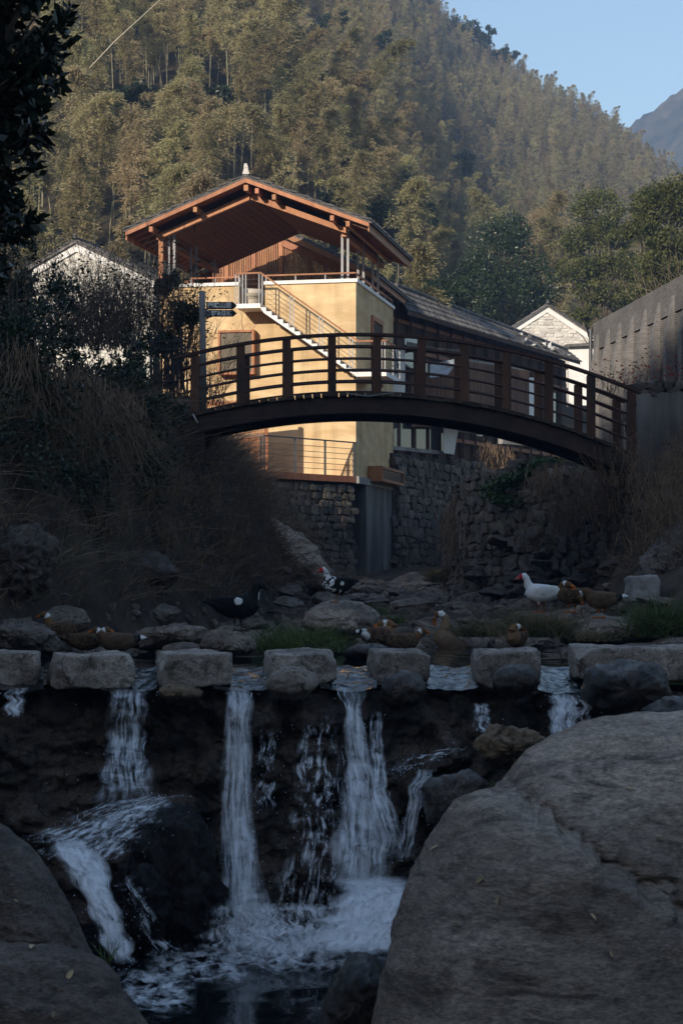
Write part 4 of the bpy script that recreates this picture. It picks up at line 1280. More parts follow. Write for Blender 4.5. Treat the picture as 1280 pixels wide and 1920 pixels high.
MB().hexa([lw(0, zW0, -0.3), lw(1, zW0, -0.3), lw(1, zW0, -0.2), lw(0, zW0, -0.2), lw(0, zW1, -0.3), lw(1, zW1, -0.3), lw(1, zW1, -0.2), lw(0, zW1, -0.2)]).build('wall', M['old_wood'], longh)
for k in range(15):
    t = (k + 0.2) / 15
    MB().beam(lw(t, zW0, -0.1), lw(t, zW1 - 0.05, -0.1), 0.17, 0.17).build('post', M['old_wood'], longh)
for zz in (zW1 - 0.35, zW1 - 1.4, 6.4):
    MB().beam(lw(0, zz, -0.12), lw(1, zz, -0.12), 0.12, 0.16).build('wall_beam', M['wood_dark'], longh)
for k in range(70):                          # upright boards of the upper floor
    t0, t1 = k / 70, (k + 0.9) / 70
    MB().hexa([lw(t0, zW1 - 1.3, -0.19), lw(t1, zW1 - 1.3, -0.19), lw(t1, zW1 - 1.3, -0.16), lw(t0, zW1 - 1.3, -0.16), lw(t0, zW1 - 0.4, -0.19), lw(t1, zW1 - 0.4, -0.19), lw(t1, zW1 - 0.4, -0.16), lw(t0, zW1 - 0.4, -0.16)]).build('wall_board', M['old_wood'], longh)
for k in range(6):
    t0 = 0.1 + k * 0.15
    f = MB().hexa([lw(t0, 6.6, -0.19), lw(t0 + 0.08, 6.6, -0.19), lw(t0 + 0.08, 6.6, -0.14), lw(t0, 6.6, -0.14), lw(t0, zW1 - 1.55, -0.19), lw(t0 + 0.08, zW1 - 1.55, -0.19), lw(t0 + 0.08, zW1 - 1.55, -0.14), lw(t0, zW1 - 1.55, -0.14)]).build('window', M['old_wood'], longh)
    MB().hexa([lw(t0 + 0.01, 6.75, -0.139), lw(t0 + 0.07, 6.75, -0.139), lw(t0 + 0.07, 6.75, -0.12), lw(t0 + 0.01, 6.75, -0.12), lw(t0 + 0.01, zW1 - 1.7, -0.139), lw(t0 + 0.07, zW1 - 1.7, -0.139), lw(t0 + 0.07, zW1 - 1.7, -0.12), lw(t0 + 0.01, zW1 - 1.7, -0.12)]).build('pane', M['glass'], f)

# boarded extension in front of it, white terrace wall, glazed room on a ledge
ext = empty('boarded_extension', P(900, 780, 72), 'brown boarded shed with white panels and glazed room over the stone wall', 'shed')
def wall_seg(px0, d0, px1, d1, py0a, py0b, py1a, py1b, th_, name, m, parent):
    a0, a1, b0, b1 = P(px0, py0b, d0), P(px0, py0a, d0), P(px1, py1b, d1), P(px1, py1a, d1)
    n = Vector((-(b0 - a0).y, (b0 - a0).x, 0)).normalized() * th_
    return MB().hexa([a0, b0, b0 + n, a0 + n, a1, b1, b1 + n, a1 + n]).build(name, m, parent)
for k in range(18):
    t0, t1 = k / 18, (k + 0.93) / 18
    f = lambda t: (868 + (992 - 868) * t, 69.0 + 4.0 * t)
    (xa, da), (xb, db) = f(t0), f(t1)
    wall_seg(xa, da, xb, db, 676 + 20 * t0, 800, 676 + 20 * t1, 800, 0.05, 'wall_board', M['siding'], ext)
wall_seg(862, 69.1, 995, 73.3, 671, 677, 691, 697, 0.1, 'wall_cap', M['concrete'], ext)
for k in range(12):
    t0, t1 = k / 12, (k + 0.93) / 12
    wall_seg(772 + 94 * t0, 67.5 + t0, 772 + 94 * t1, 67.5 + t1, 705 - 18 * t0, 800, 705 - 18 * t1, 800, 0.05, 'wall_board', M['siding'], ext)
wall_seg(733, 67.0, 759, 67.2, 652, 790, 652, 790, 0.1, 'white_wall', M['white'], ext)
wall_seg(758.5, 67.2, 786, 68.6, 628, 690, 632, 690, 0.05, 'glass_panel', M['glass'], ext)
MB().prism([P(806, 683, 67.0), P(862, 671, 67.2), P(848, 690, 67.3), P(838, 705, 67.2), P(805, 708, 67.0)], (0, 0.05, 0)).build('blue_sheet', M['tarp'], ext)
MB().prism([P(762, 650, 66.8), P(862, 655, 67.6), P(862, 662, 67.6), P(762, 640, 66.8)], (0, 0.8, -0.1)).build('awning', M['tile'], ext)
wall_seg(990, 76, 1015, 77.5, 708, 790, 708, 790, 0.15, 'white_wall', M['white'], ext)
# glazed room under the bridge line
wall_seg(738, 66.9, 836, 70.6, 788, 838, 790, 850, 0.06, 'glazing', M['glass'], ext)
for px, d_ in ((746, 67.2), (775, 68.2), (800, 69.2), (822, 70.0)):
    wall_seg(px, d_ - 0.06, px + 5, d_ + 0.1, 770, 842, 770, 845, 0.08, 'mullion', M['old_wood'], ext)
wall_seg(736, 66.7, 834, 70.4, 836, 843, 846, 853, 0.25, 'ledge', M['concrete'], ext)
MB().prism([P(831, 786, 69.8), P(860, 796, 70.3), P(851, 852, 70.3), P(831, 849, 69.8)], (0, 0.25, 0)).build('white_panel', M['white'], ext)
wall_seg(858, 70.5, 910, 73.0, 800, 810, 806, 815, 0.25, 'ledge', M['concrete'], ext)
wall_seg(942, 64.0, 1040, 66.0, 798, 832, 822, 840, 0.2, 'white_wall', M['concrete'], ext)
# black metal stair beside the white wall
for k in range(6):
    MB().beam(P(735 + k * 2.2, 640 + k * 14, 66.4), P(735 + k * 2.2, 702, 66.4), 0.03, 0.03).build('stair_bar', M['dark_steel'], ext)
MB().beam(P(733, 632, 66.4), P(746, 690, 66.4), 0.06, 0.06).build('stair_rail', M['dark_steel'], ext)

# ------------------------------------------------------------------ whitewashed stone gables
def unit_stone(seed):
    rng = np.random.default_rng(seed)
    bm = bmesh.new(); bmesh.ops.create_cube(bm, size=1)
    bmesh.ops.subdivide_edges(bm, edges=bm.edges, cuts=1, use_grid_fill=True)
    for v in bm.verts:
        r = v.co.length
        k = (sum(abs(c * 2) ** 7 for c in v.co)) ** (1 / 7)
        v.co = v.co / max(k, 1e-4) * max(abs(c * 2) for c in v.co)
        v.co += Vector(rng.uniform(-0.1, 0.1, 3))
    me = bpy.data.meshes.new('stone'); bm.to_mesh(me); bm.free()
    return me
def stone_set(m):
    out = []
    for i in range(8):
        me = unit_stone(200 + i)
        me.materials.append(m)
        out.append(me)
    return out
ST_WALL = stone_set(M['stone']); ST_PALE = stone_set(M['pale_stone'])

def stone_face(parent, O, ux, uy_fn, w, z0_fn, z1_fn, nrm, sw_, sh, meshes, rng, limit=300, rubble=0.0, thick_=(0.16, 0.24)):
    """lays courses of single stones on a wall face; stones past the limit are joined into one part"""
    placed = []
    zmin = min(z0_fn(s * w / 20) for s in range(21)); zmax = max(z1_fn(s * w / 20) for s in range(21))
    z = zmin
    while z < zmax:
        h = sh * rng.uniform(0.75, 1.3)
        s = -rng.uniform(0, sw_)
        while s < w:
            L_ = sw_ * rng.uniform(0.55, 1.5)
            c = s + L_ / 2
            if 0 <= c <= w and z0_fn(c) - 0.02 <= z + h / 2 and z + h <= z1_fn(c) + 0.04:
                hh = h * rng.uniform(0.85, 1.0 + rubble)
                p = O + ux * c + Vector((0, 0, z + h / 2 + rng.uniform(-1, 1) * rubble * h * 0.3)) + nrm * rng.uniform(-0.015, 0.03 + rubble * 0.08) + uy_fn(c)
                placed.append((p, (L_ * 0.95, rng.uniform(*thick_), hh * (0.94 if thick_[0] > 0.1 else 0.98)), rng.uniform(-0.16, 0.16) * (0.3 + 2 * rubble), rng.randrange(8)))
            s += L_
        z += h * 0.98
    rng.shuffle(placed)
    ang = math.atan2(ux.y, ux.x)
    rest = MB()
    for i, (p, sc, tw, k) in enumerate(placed):
        mx = Matrix.Translation(p) @ Matrix.Rotation(ang, 4, 'Z') @ Matrix.Rotation(tw, 4, 'Y') @ Matrix.Diagonal((*sc, 1))
        if i < limit:
            o = bpy.data.objects.new('stone', meshes[k])
            COL.objects.link(o)
            o.parent = parent
            o.matrix_parent_inverse = wm(parent).inverted()
            o.matrix_basis = mx
        else:
            me = meshes[k]
            rest.add([mx @ v.co for v in me.vertices], [tuple(f.vertices) for f in me.polygons])
    if rest.v:
        kind(rest.build('stone_filling', meshes[0].materials[0], parent), 'stuff')

def gable_house(name, apx, apy, lpx, lpy, rpx, rpy, ybot, d, rot, label, depth, rng, sw_=0.3, sh=0.13):
    ap = P(apx, apy, d)
    U_ = Vector((math.cos(rot), math.sin(rot), 0)); V_ = Vector((-math.sin(rot), math.cos(rot), 0))
    def on(px, py):
        dr = Vector(((px - 640) / FPX, 1, (HOR - py) / FPX))
        t = Vector((ap.x, ap.y, 0)).dot(V_) / dr.dot(V_)
        q = dr * t
        return (q - Vector((ap.x, ap.y, 0))).dot(U_), H + dr.z * t
    l, zl_ = on(lpx, lpy); r, zr_ = on(rpx, rpy)
    sl_ = ((ap.z - zl_) / -l + (ap.z - zr_) / r) / 2
    zb_ = on(apx, ybot)[1]
    root = empty(name, Vector((ap.x, ap.y, zb_)) + V_ * depth / 2, label, 'house')
    def pt(u, v, z):
        return Vector((ap.x, ap.y, 0)) + U_ * u + V_ * v + Vector((0, 0, z))
    top = lambda u: ap.z - sl_ * abs(u)
    MB().prism([pt(l, 0, zb_), pt(r, 0, zb_), pt(r, 0, top(r) - 0.12), pt(0, 0, ap.z - 0.12), pt(l, 0, top(l) - 0.12)], V_ * depth).build('wall', M['pale_stone'], root)
    stone_face(root, pt(l, -0.0, 0), U_, lambda c: Vector((0, 0, 0)), r - l, lambda c: zb_ + 0.02, lambda c: top(l + c) - 0.42, -V_, sw_, sh, ST_PALE, rng, 260, thick_=(0.03, 0.07))
    for sd, e in ((-1, l), (1, r)):
        w_ = abs(e) + 0.25
        f = lambda s, v, dz: pt(sd * s, v, ap.z - sl_ * s + dz)
        MB().hexa([f(0.0, -0.09, -0.42), f(w_ - 0.25, -0.09, -0.42), f(w_ - 0.25, -0.004, -0.42), f(0, -0.004, -0.42), f(0, -0.09, -0.102), f(w_ - 0.25, -0.09, -0.102), f(w_ - 0.25, -0.004, -0.102), f(0, -0.004, -0.102)]).build('white_verge', M['white'], root)
        rf_ = MB().hexa([f(0, -0.2, -0.10), f(w_, -0.2, -0.10), f(w_, depth + 0.1, -0.10), f(0, depth + 0.1, -0.10), f(0, -0.2, 0), f(w_, -0.2, 0), f(w_, depth + 0.1, 0), f(0, depth + 0.1, 0)]).build('roof', M['tile'], root)
        tile_rows(f(w_, -0.15, 0.005), f(w_, depth, 0.005), f(0.04, -0.15, 0.005), f(0.04, depth, 0.005), rf_, 0.24, 0.08)
    for k in range(int(depth / 0.3)):
        MB().tube([pt(0, -0.2 + k * 0.3, ap.z + 0.06), pt(0, -0.2 + k * 0.3 + 0.28, ap.z + 0.07)], 0.1, 7).build('ridge_tile', M['tile'], root)
    MB().tube([pt(0, -0.22, ap.z + 0.05), pt(0, -0.2, ap.z + 0.24)], [0.12, 0.07], 7).build('ridge_end', M['tile'], root)
    return root, pt, zb_
rg = random.Random(21)
gable_house('stone_house', 145, 452, 62, 506, 292, 512, 720, 76.0, 0.30 * -1, 'white stone gable house behind the bare twiggy bushes', 7.0, rg)
gh, gpt, gzb = gable_house('stone_house', 1025, 572, 962, 612, 1116, 632, 720, 108.0, 0.03, 'small sunlit white stone gable beyond the long tiled roof', 6.0, rg, 0.36, 0.16)
MB().prism([P(1066, 648, 106.5), P(1112, 646, 106.5), P(1112, 760, 106.5), P(1066, 760, 106.5)], (0, 1.2, 0)).build('white_lean_to', M['white'], gh)
MB().prism([P(1062, 645, 106.2), P(1114, 643, 106.2), P(1114, 648, 106.2), P(1062, 650, 106.2)], (0, 1.5, 0.1)).build('lean_to_roof', M['tile'], gh)

# ------------------------------------------------------------------ grey brick building with fins on the right
M['fin'] = mat('skylit_fin_brick', (0.14, 0.134, 0.13), (0.23, 0.22, 0.215), 3.0, 0.9, stretch=(1, 1, 6), bump=0.3)  # lighter than the wall brick: sky light on the fins painted into the colour
bw = empty('brick_building', (8.5, 45, 3.4), 'grey brick building with upright fins and narrow slots on the right bank', 'building')
T0 = P(1113, 606, 52.0); T1 = P(1330, 484, 41.2)
ZTOP = T0.z
bd = Vector((T1.x - T0.x, T1.y - T0.y, 0)).normalized(); bn = Vector((bd.y, -bd.x, 0))
if bn.x > 0:
    bn = -bn
BL = 18.0
def bp_(s, off, z):
    return Vector((T0.x, T0.y, 0)) + bd * s + bn * off + Vector((0, 0, z))
def bbox(s0, s1, o0, o1, z0, z1, name, m, parent):
    return MB().hexa([bp_(s0, o0, z0), bp_(s1, o0, z0), bp_(s1, o1, z0), bp_(s0, o1, z0), bp_(s0, o0, z1), bp_(s1, o0, z1), bp_(s1, o1, z1), bp_(s0, o1, z1)]).build(name, m, parent)
ZF = 3.0
bbox(0, BL, -5.0, -0.45, ZF, ZTOP - 0.02, 'core_wall', M['brick'], bw)
bbox(-0.1, BL, -0.448, 0.0, ZTOP - 0.75, ZTOP, 'wall_head', M['brick'], bw)
s = 0.0
k = 0
while s < BL - 0.6:
    bbox(s, s + 0.55, -0.447, -0.002, ZF, ZTOP - 0.752, 'fin', M['brick'], bw)
    # each fin tapers out of the wall head
    MB().prism([bp_(s + 0.30, 0.0, ZTOP - 0.35), bp_(s + 0.30, 0.0, ZF + 0.01), bp_(s + 0.30, 0.2, ZF + 0.01), bp_(s + 0.30, 0.2, ZTOP - 1.35)], bd * 0.24).build('fin_edge', M['fin'], bw)
    bbox(s + 0.56, s + 1.24, -0.446, -0.05, ZTOP - 2.0 + 0.1 * (k % 2), ZTOP - 0.755, 'slot_lintel', M['brick'], bw)
    bbox(s + 0.57, s + 1.23, -0.445, -0.06, ZF + 0.2, ZTOP - 2.01, 'slot_shade', M['sign'], bw)  # near-black sheet paints in the darkness inside the slot
    s += 1.25
    k += 1
MB().tube([bp_(-0.06, 0.08, ZTOP - 0.15), bp_(-0.06, 0.08, ZF)], 0.05, 8).build('downpipe', M['dark_steel'], bw)

# ------------------------------------------------------------------ dry stone retaining walls
def stone_wall(name, path, zb_fn, zt_fn, label, rng, sw_=0.42, sh=0.26, thick=0.5, rubble=0.35, limit=300):
    path = [Vector((p[0], p[1], 0)) for p in path]
    c = sum(path, Vector()) / len(path)
    root = empty(name, c + Vector((0, 0, zb_fn(0.5))), label, 'wall')
    total = sum((b_ - a).length for a, b_ in zip(path[:-1], path[1:]))
    run = 0.0
    for a, b_ in zip(path[:-1], path[1:]):
        L_ = (b_ - a).length
        ux = (b_ - a) / L_
        nr = Vector((ux.y, -ux.x, 0))
        if nr.dot(-a) < 0:
            nr = -nr
        t0, t1 = run / total, (run + L_) / total
        MB().hexa([a + Vector((0, 0, zb_fn(t0))), b_ + Vector((0, 0, zb_fn(t1))), b_ - nr * thick + Vector((0, 0, zb_fn(t1))), a - nr * thick + Vector((0, 0, zb_fn(t0))),
                   a + Vector((0, 0, zt_fn(t0) - 0.06)), b_ + Vector((0, 0, zt_fn(t1) - 0.06)), b_ - nr * thick + Vector((0, 0, zt_fn(t1) - 0.06)), a - nr * thick + Vector((0, 0, zt_fn(t0) - 0.06))]).build('wall_core', M['mortar'], root)
        lim = int(limit * L_ / total)
        stone_face(root, a, ux, lambda c_: Vector((0, 0, 0)), L_, lambda c_: zb_fn((run + c_) / total), lambda c_: zt_fn((run + c_) / total), nr, sw_, sh, ST_WALL, rng, lim, rubble)
        run += L_
    return root
q0, q1, q2 = P(385, 890, 57.6), P(495, 890, 56.8), hp(-0.12, 0.02, 0)
stone_wall('stone_wall', [(q0.x, q0.y + 0.06), (q1.x, q1.y + 0.06), (q2.x, q2.y + 0.1)], lambda t: 0.4, lambda t: ZB - 0.22, 'dark rubble wall under the wooden deck of the yellow house', rg, 0.34, 0.2)
q3, q4 = hp(0.12, 5.9, 0), P(925, 850, 78.0)
stone_wall('stone_wall', [(q3.x, q3.y), (q4.x, q4.y)], lambda t: 0.5, lambda t: 5.1 + 0.2 * t, 'shadowed rubble wall below the glazed room past the concrete footing', rg, 0.6, 0.26)
pw = [P(838, 0, 51.0), P(880, 0, 47.0), P(960, 0, 44.0), P(1060, 0, 42.0), P(1190, 0, 38.6)]
stone_wall('stone_wall', [(p.x, p.y) for p in pw], lambda t: 0.25, lambda t: float(np.interp(t, [0, 0.2, 0.5, 0.8, 1], [2.6, 3.3, 3.55, 3.5, 3.3])), 'tumbled dry-stone bank under the right end of the bridge', rg, 0.5, 0.2, 0.6, 0.45)
rwall = stone_wall('stone_wall', [(5.62, 37.4), (7.3, 36.3), (8.6, 33.0)], lambda t: 1.4, lambda t: 4.7 + 0.1 * t, 'pale stained stone and render wall beyond the bridge end post', rg, 0.3, 0.17, 0.5, 0.35)
rc = MB()
for i_ in range(14):
    t0, t1 = i_ / 14, (i_ + 1) / 14
    for (ta, zt0) in ((t0, 0), ):
        A0 = Vector((5.62, 37.4, 0)).lerp(Vector((7.3, 36.3, 0)), t0 * 0.62); A1 = Vector((5.62, 37.4, 0)).lerp(Vector((7.3, 36.3, 0)), t1 * 0.62)
        nn = Vector((-0.548, -0.837, 0))
        h0 = 4.5 + 0.02 * math.sin(i_ * 1.7); h1 = 4.5 + 0.02 * math.sin((i_ + 1) * 1.7)
        b0_ = 2.2 + 0.1 * math.sin(i_ * 2.3); b1_ = 2.2 + 0.1 * math.sin((i_ + 1) * 2.3)
        rc.hexa([A0 + nn * 0.15 + Vector((0, 0, b0_)), A1 + nn * 0.15 + Vector((0, 0, b1_)), A1 + nn * 0.02 + Vector((0, 0, b1_)), A0 + nn * 0.02 + Vector((0, 0, b0_)),
                 A0 + nn * 0.15 + Vector((0, 0, h0)), A1 + nn * 0.15 + Vector((0, 0, h1)), A1 + nn * 0.02 + Vector((0, 0, h1)), A0 + nn * 0.02 + Vector((0, 0, h0))])
rc.build('render_coat', M['streaked'], rwall)
q5, q6, q7 = P(262, 0, 36.9), P(352, 0, 36.4), P(366, 0, 38.4)
stone_wall('bridge_pier', [(q5.x, q5.y), (q6.x, q6.y), (q7.x, q7.y)], lambda t: 2.6, lambda t: 4.45, 'stone pier carrying the left end of the footbridge', rg, 0.42, 0.28, 0.5, 0.2)

# ------------------------------------------------------------------ arched footbridge
BD0, BD1 = 36.0, 38.1
RAD, BCX = 13.4, (670 - 640) / FPX * 36
ZRAIL = H + (HOR - 626) / 100.0
CZ = ZRAIL - RAD
bridge = empty('footbridge', (BCX, 37, 3.6), 'arched brown timber footbridge with post and rail sides', 'bridge')
def arc(x, r):
    return CZ + math.sqrt(max(r * r - (x - BCX) ** 2, 0))
XA, XB = P(338, 0, 36).x, P(1194, 0, 36).x
def arc_strip(x0, x1, r0, r1, y0, y1, n, name, m, parent):
    mb = MB(); vs = []; fs = []
    for i in range(n + 1):
        x = x0 + (x1 - x0) * i / n
        vs += [(x, y0, arc(x, r0)), (x, y1, arc(x, r0)), (x, y1, arc(x, r1)), (x, y0, arc(x, r1))]
    for i in range(n):
        for k_ in range(4):
            a, b_ = i * 4 + k_, i * 4 + (k_ + 1) % 4
            fs.append((a, b_, b_ + 4, a + 4))
    fs += [(0, 1, 2, 3), (n * 4, n * 4 + 1, n * 4 + 2, n * 4 + 3)]
    return mb.add(vs, fs).build(name, m, parent)
RD = RAD - 1.10                              # deck surface radius
for y in (BD0 + 0.02, BD1 - 0.18):
    arc_strip(XA + 0.05, XB - 0.02, RD - 0.36, RD - 0.075, y, y + 0.16, 60, 'arched_beam', M['bridge_beam'], bridge)
    arc_strip(XA + 0.05, XB - 0.02, RD - 0.385, RD - 0.362, y - 0.05, y + 0.21, 60, 'beam_flange', M['bridge_beam'], bridge)
arc_strip(XA + 0.1, XB - 0.05, RD - 0.30, RD - 0.10, 36.95, 37.1, 60, 'arched_beam', M['bridge_beam'], bridge)
pr = random.Random(5)
x = XA
while x < XB - 0.1:
    w_ = 0.165
    z = arc(x + w_ / 2, RD)
    sl_ = -(x + w_ / 2 - BCX) / math.sqrt(RD * RD - (x - BCX) ** 2)
    j = pr.uniform(-0.02, 0.03)
    a = Vector((x + w_ / 2, BD0 - 0.06 + j, z - 0.035 + pr.uniform(-.008, .008))); b_ = Vector((x + w_ / 2, BD1 + 0.06 + j, z - 0.035))
    MB().beam(a, b_, w_ - 0.014, 0.06, Vector((-sl_, 0, 1)).normalized()).build('deck_plank', M['plank'], bridge)
    x += w_
PX = [365, 451, 537, 622, 707, 790, 871, 950, 1029, 1108, 1184]
post_w = 0.155
for side, y in ((0, BD0), (1, BD1 - 0.14)):
    for px in PX:
        x = P(px, 0, 36).x
        mb = MB()
        yy0, yy1 = y, y + 0.14
        zt_, zb_ = arc(x, RAD) - 0.035, arc(x, RD) - 0.04
        mb.box(x - post_w / 2, x + post_w / 2, yy0, yy1, zb_, zt_)
        mb.build('post', M['bridge_post'], bridge)
    arc_strip(XA - 0.12, XB + 0.06, RAD - 0.032, RAD + 0.02, y - 0.03, y + 0.17, 60, 'handrail', M['bridge_rail'], bridge)
    for hgt in (0.86, 0.64, 0.42, 0.2):
        mb = MB()
        pts = [(XA + (XB - XA) * i / 50, y + 0.07, arc(XA + (XB - XA) * i / 50, RD + hgt)) for i in range(51)]
        mb.tube(pts, 0.021 if hgt < 0.8 else 0.026, 7).build('rail', M['bridge_rail'], bridge, True)
for px0, px1 in ((352, 384),):
    a, b_ = P(px0, 790, 36.2), P(px1, 905, 36.2)
    MB().box(a.x, b_.x, 36.0, 36.3, 2.3, arc(b_.x, RD - 0.39) - 0.005).build('support_column', M['bridge_beam'], bridge)
    MB().box(a.x, b_.x, 37.7, 38.0, 2.3, arc(b_.x, RD - 0.39) - 0.005).build('support_column', M['bridge_beam'], bridge)
MB().beam(P(387, 862, 36.2), P(408, 812, 36.2), 0.09, 0.09).build('brace', M['bridge_beam'], bridge)
MB().tube([P(362, 776, 35.9), P(366, 784, 35.88), P(371, 793, 35.9)], 0.012, 5).build('loose_wire', M['white'], bridge)
MB().tube([P(640, 737, 35.95), P(690, 743, 35.9), P(740, 736, 35.95)], 0.014, 5).build('loose_wire', M['pole'], bridge)

# ------------------------------------------------------------------ signpost
sp_ = empty('signpost', P(381, 730, 36.9), 'grey wooden signpost with two dark arrow boards', 'signpost')
ps = [P(381, 775, 36.9), P(380.5, 660, 36.9), P(379, 546, 36.9)]
MB().tube(ps, [0.07, 0.066, 0.06], 10).build('post', M['pole'], sp_, True)
def text_mesh(body, size, loc, rot, m, name, parent):
    cu = bpy.data.curves.new('lettering', 'FONT')
    cu.body = body
    cu.size = size
    cu.align_x = 'CENTER'; cu.align_y = 'CENTER'
    cu.extrude = 0.004
    cu.offset = 0.003
    t = bpy.data.objects.new('lettering', cu)
    COL.objects.link(t)
    dg = bpy.context.evaluated_depsgraph_get()
    me = bpy.data.meshes.new_from_object(t.evaluated_get(dg))
    bpy.data.objects.remove(t)
    me.transform(Matrix.Translation(loc) @ Matrix.Rotation(rot, 4, 'Z') @ Matrix.Rotation(math.pi / 2, 4, 'X'))
    me.materials.clear(); me.materials.append(m)
    o = obj(name, me, parent)
    return o
for (x0, x1, y0, y1, body) in ((387, 444, 566, 579.5, '栖霞山居'), (385, 444, 581, 593.5, '餐饮&住宿')):
    d_ = 36.78
    yc = (y0 + y1) / 2
    bo = MB().prism([P(x0, y1, d_), P(x1 - 7, y1, d_), P(x1, yc, d_), P(x1 - 7, y0, d_), P(x0, y0, d_)], (0, 0.03, 0)).build('arrow_board', M['sign'], sp_)
    text_mesh(body, 0.115, P((x0 + x1) / 2 - 4, yc, d_ - 0.008), 0, M['letter'], 'lettering', bo)

# ------------------------------------------------------------------ stick fence on the pier
fe = empty('stick_fence', P(316, 730, 36.6), 'dark stick fence panel beside the bridge end', 'fence')
fr_ = random.Random(2)
for k in range(24):
    x = 287 + k * 2.55
    MB().tube([P(x + fr_.uniform(-1, 1), 730, 36.55), P(x + fr_.uniform(-1.5, 1.5), 680, 36.56), P(x + fr_.uniform(-2, 2), 628 + fr_.uniform(-6, 8), 36.55)], [0.014, 0.013, 0.01], 5).build('stick', M['fence'], fe)
for y in (640, 655, 715):
    MB().tube([P(262, y + 2, 36.5), P(350, y, 36.5)], 0.014, 5).build('cross_stick', M['fence'], fe)
MB().tube([P(284, 734, 36.5), P(283, 622, 36.5)], 0.03, 6).build('fence_post', M['fence'], fe)
# concrete block on the right bank
cb_ = block(1180, 1234, 1080, 1128, 29.0, 0.5, 0.12, 'concrete_block', 'pale square concrete block on the right bank', M['concrete'], None, 9, 'block')
# ------------------------------------------------------------------ foliage tools
def unit(v):
    return v / np.maximum(np.linalg.norm(v, axis=1, keepdims=True), 1e-6)

def leaves_np(C, D, L_, W_, rng, fold=0.0):
    """diamond leaves: centre-base C, direction D, length, width"""
    n = len(C)
    r = unit(rng.normal(size=(n, 3)))
    S = unit(np.cross(D, r))
    L_ = np.broadcast_to(np.asarray(L_, dtype=float), (n,))[:, None]
    W_ = np.broadcast_to(np.asarray(W_, dtype=float), (n,))[:, None]
    mid = C + D * L_ * 0.45
    if fold:
        mid = mid + np.cross(D, S) * (L_ * fold)
    V = np.stack([C, mid + S * W_ / 2, C + D * L_, mid - S * W_ / 2], 1).reshape(-1, 3)
    F = np.arange(n * 4).reshape(-1, 4)
    return V, F

def blades_np(B, D, bend, L_, W_, rng, levels=4):
    """thin tapering grass blades: base B, direction D, bend vector"""
    n = len(B)
    S = unit(np.cross(D, unit(rng.normal(size=(n, 3)))))
    t = np.linspace(0, 1, levels)
    L_ = np.broadcast_to(np.asarray(L_, dtype=float), (n,)); W_ = np.broadcast_to(np.asarray(W_, dtype=float), (n,))
    c = B[:, None, :] + D[:, None, :] * (L_[:, None] * t)[:, :, None] + bend[:, None, :] * (L_[:, None] * t ** 2)[:, :, None]
    hw_ = (W_[:, None] * (1 - 0.92 * t ** 1.5) / 2)[:, :, None] * S[:, None, :]
    V = np.stack([c - hw_, c + hw_], 2).reshape(-1, 3)
    base = np.arange(n)[:, None] * (levels * 2) + np.arange(levels - 1)[None, :] * 2
    F = np.stack([base, base + 1, base + 3, base + 2], -1).reshape(-1, 4)
    return V, F

def twigs_np(B, D, bend, L_, R_, rng, levels=5):
    """three-sided tapering twigs"""
    n = len(B)
    x = unit(np.cross(D, unit(rng.normal(size=(n, 3)))))
    y = np.cross(D, x)
    t = np.linspace(0, 1, levels)
    L_ = np.broadcast_to(np.asarray(L_, dtype=float), (n,)); R_ = np.broadcast_to(np.asarray(R_, dtype=float), (n,))
    c = B[:, None, :] + D[:, None, :] * (L_[:, None] * t)[:, :, None] + bend[:, None, :] * (L_[:, None] * t ** 2)[:, :, None]
    wig = rng.normal(size=(n, levels, 3)) * (L_[:, None, None] * 0.02)
    wig[:, 0] = 0
    c = c + wig
    r = R_[:, None] * (1 - 0.8 * t)
    rings = []
    for k in range(3):
        a = 2 * math.pi * k / 3
        rings.append(c + (x * math.cos(a) + y * math.sin(a))[:, None, :] * r[:, :, None])
    V = np.stack(rings, 2).reshape(-1, 3)
    fs = []
    base = np.arange(n)[:, None] * (levels * 3) + np.arange(levels - 1)[None, :] * 3
    for k in range(3):
        k2 = (k + 1) % 3
        fs.append(np.stack([base + k, base + k2, base + 3 + k2, base + 3 + k], -1).reshape(-1, 4))
    return V, np.concatenate(fs), c

def rand_dir(n, rng, zlo, zhi):
    a = rng.uniform(0, 2 * math.pi, n)
    z = rng.uniform(zlo, zhi, n)
    h = np.sqrt(np.maximum(1 - z * z, 0))
    return np.stack([np.cos(a) * h, np.sin(a) * h, z], 1)

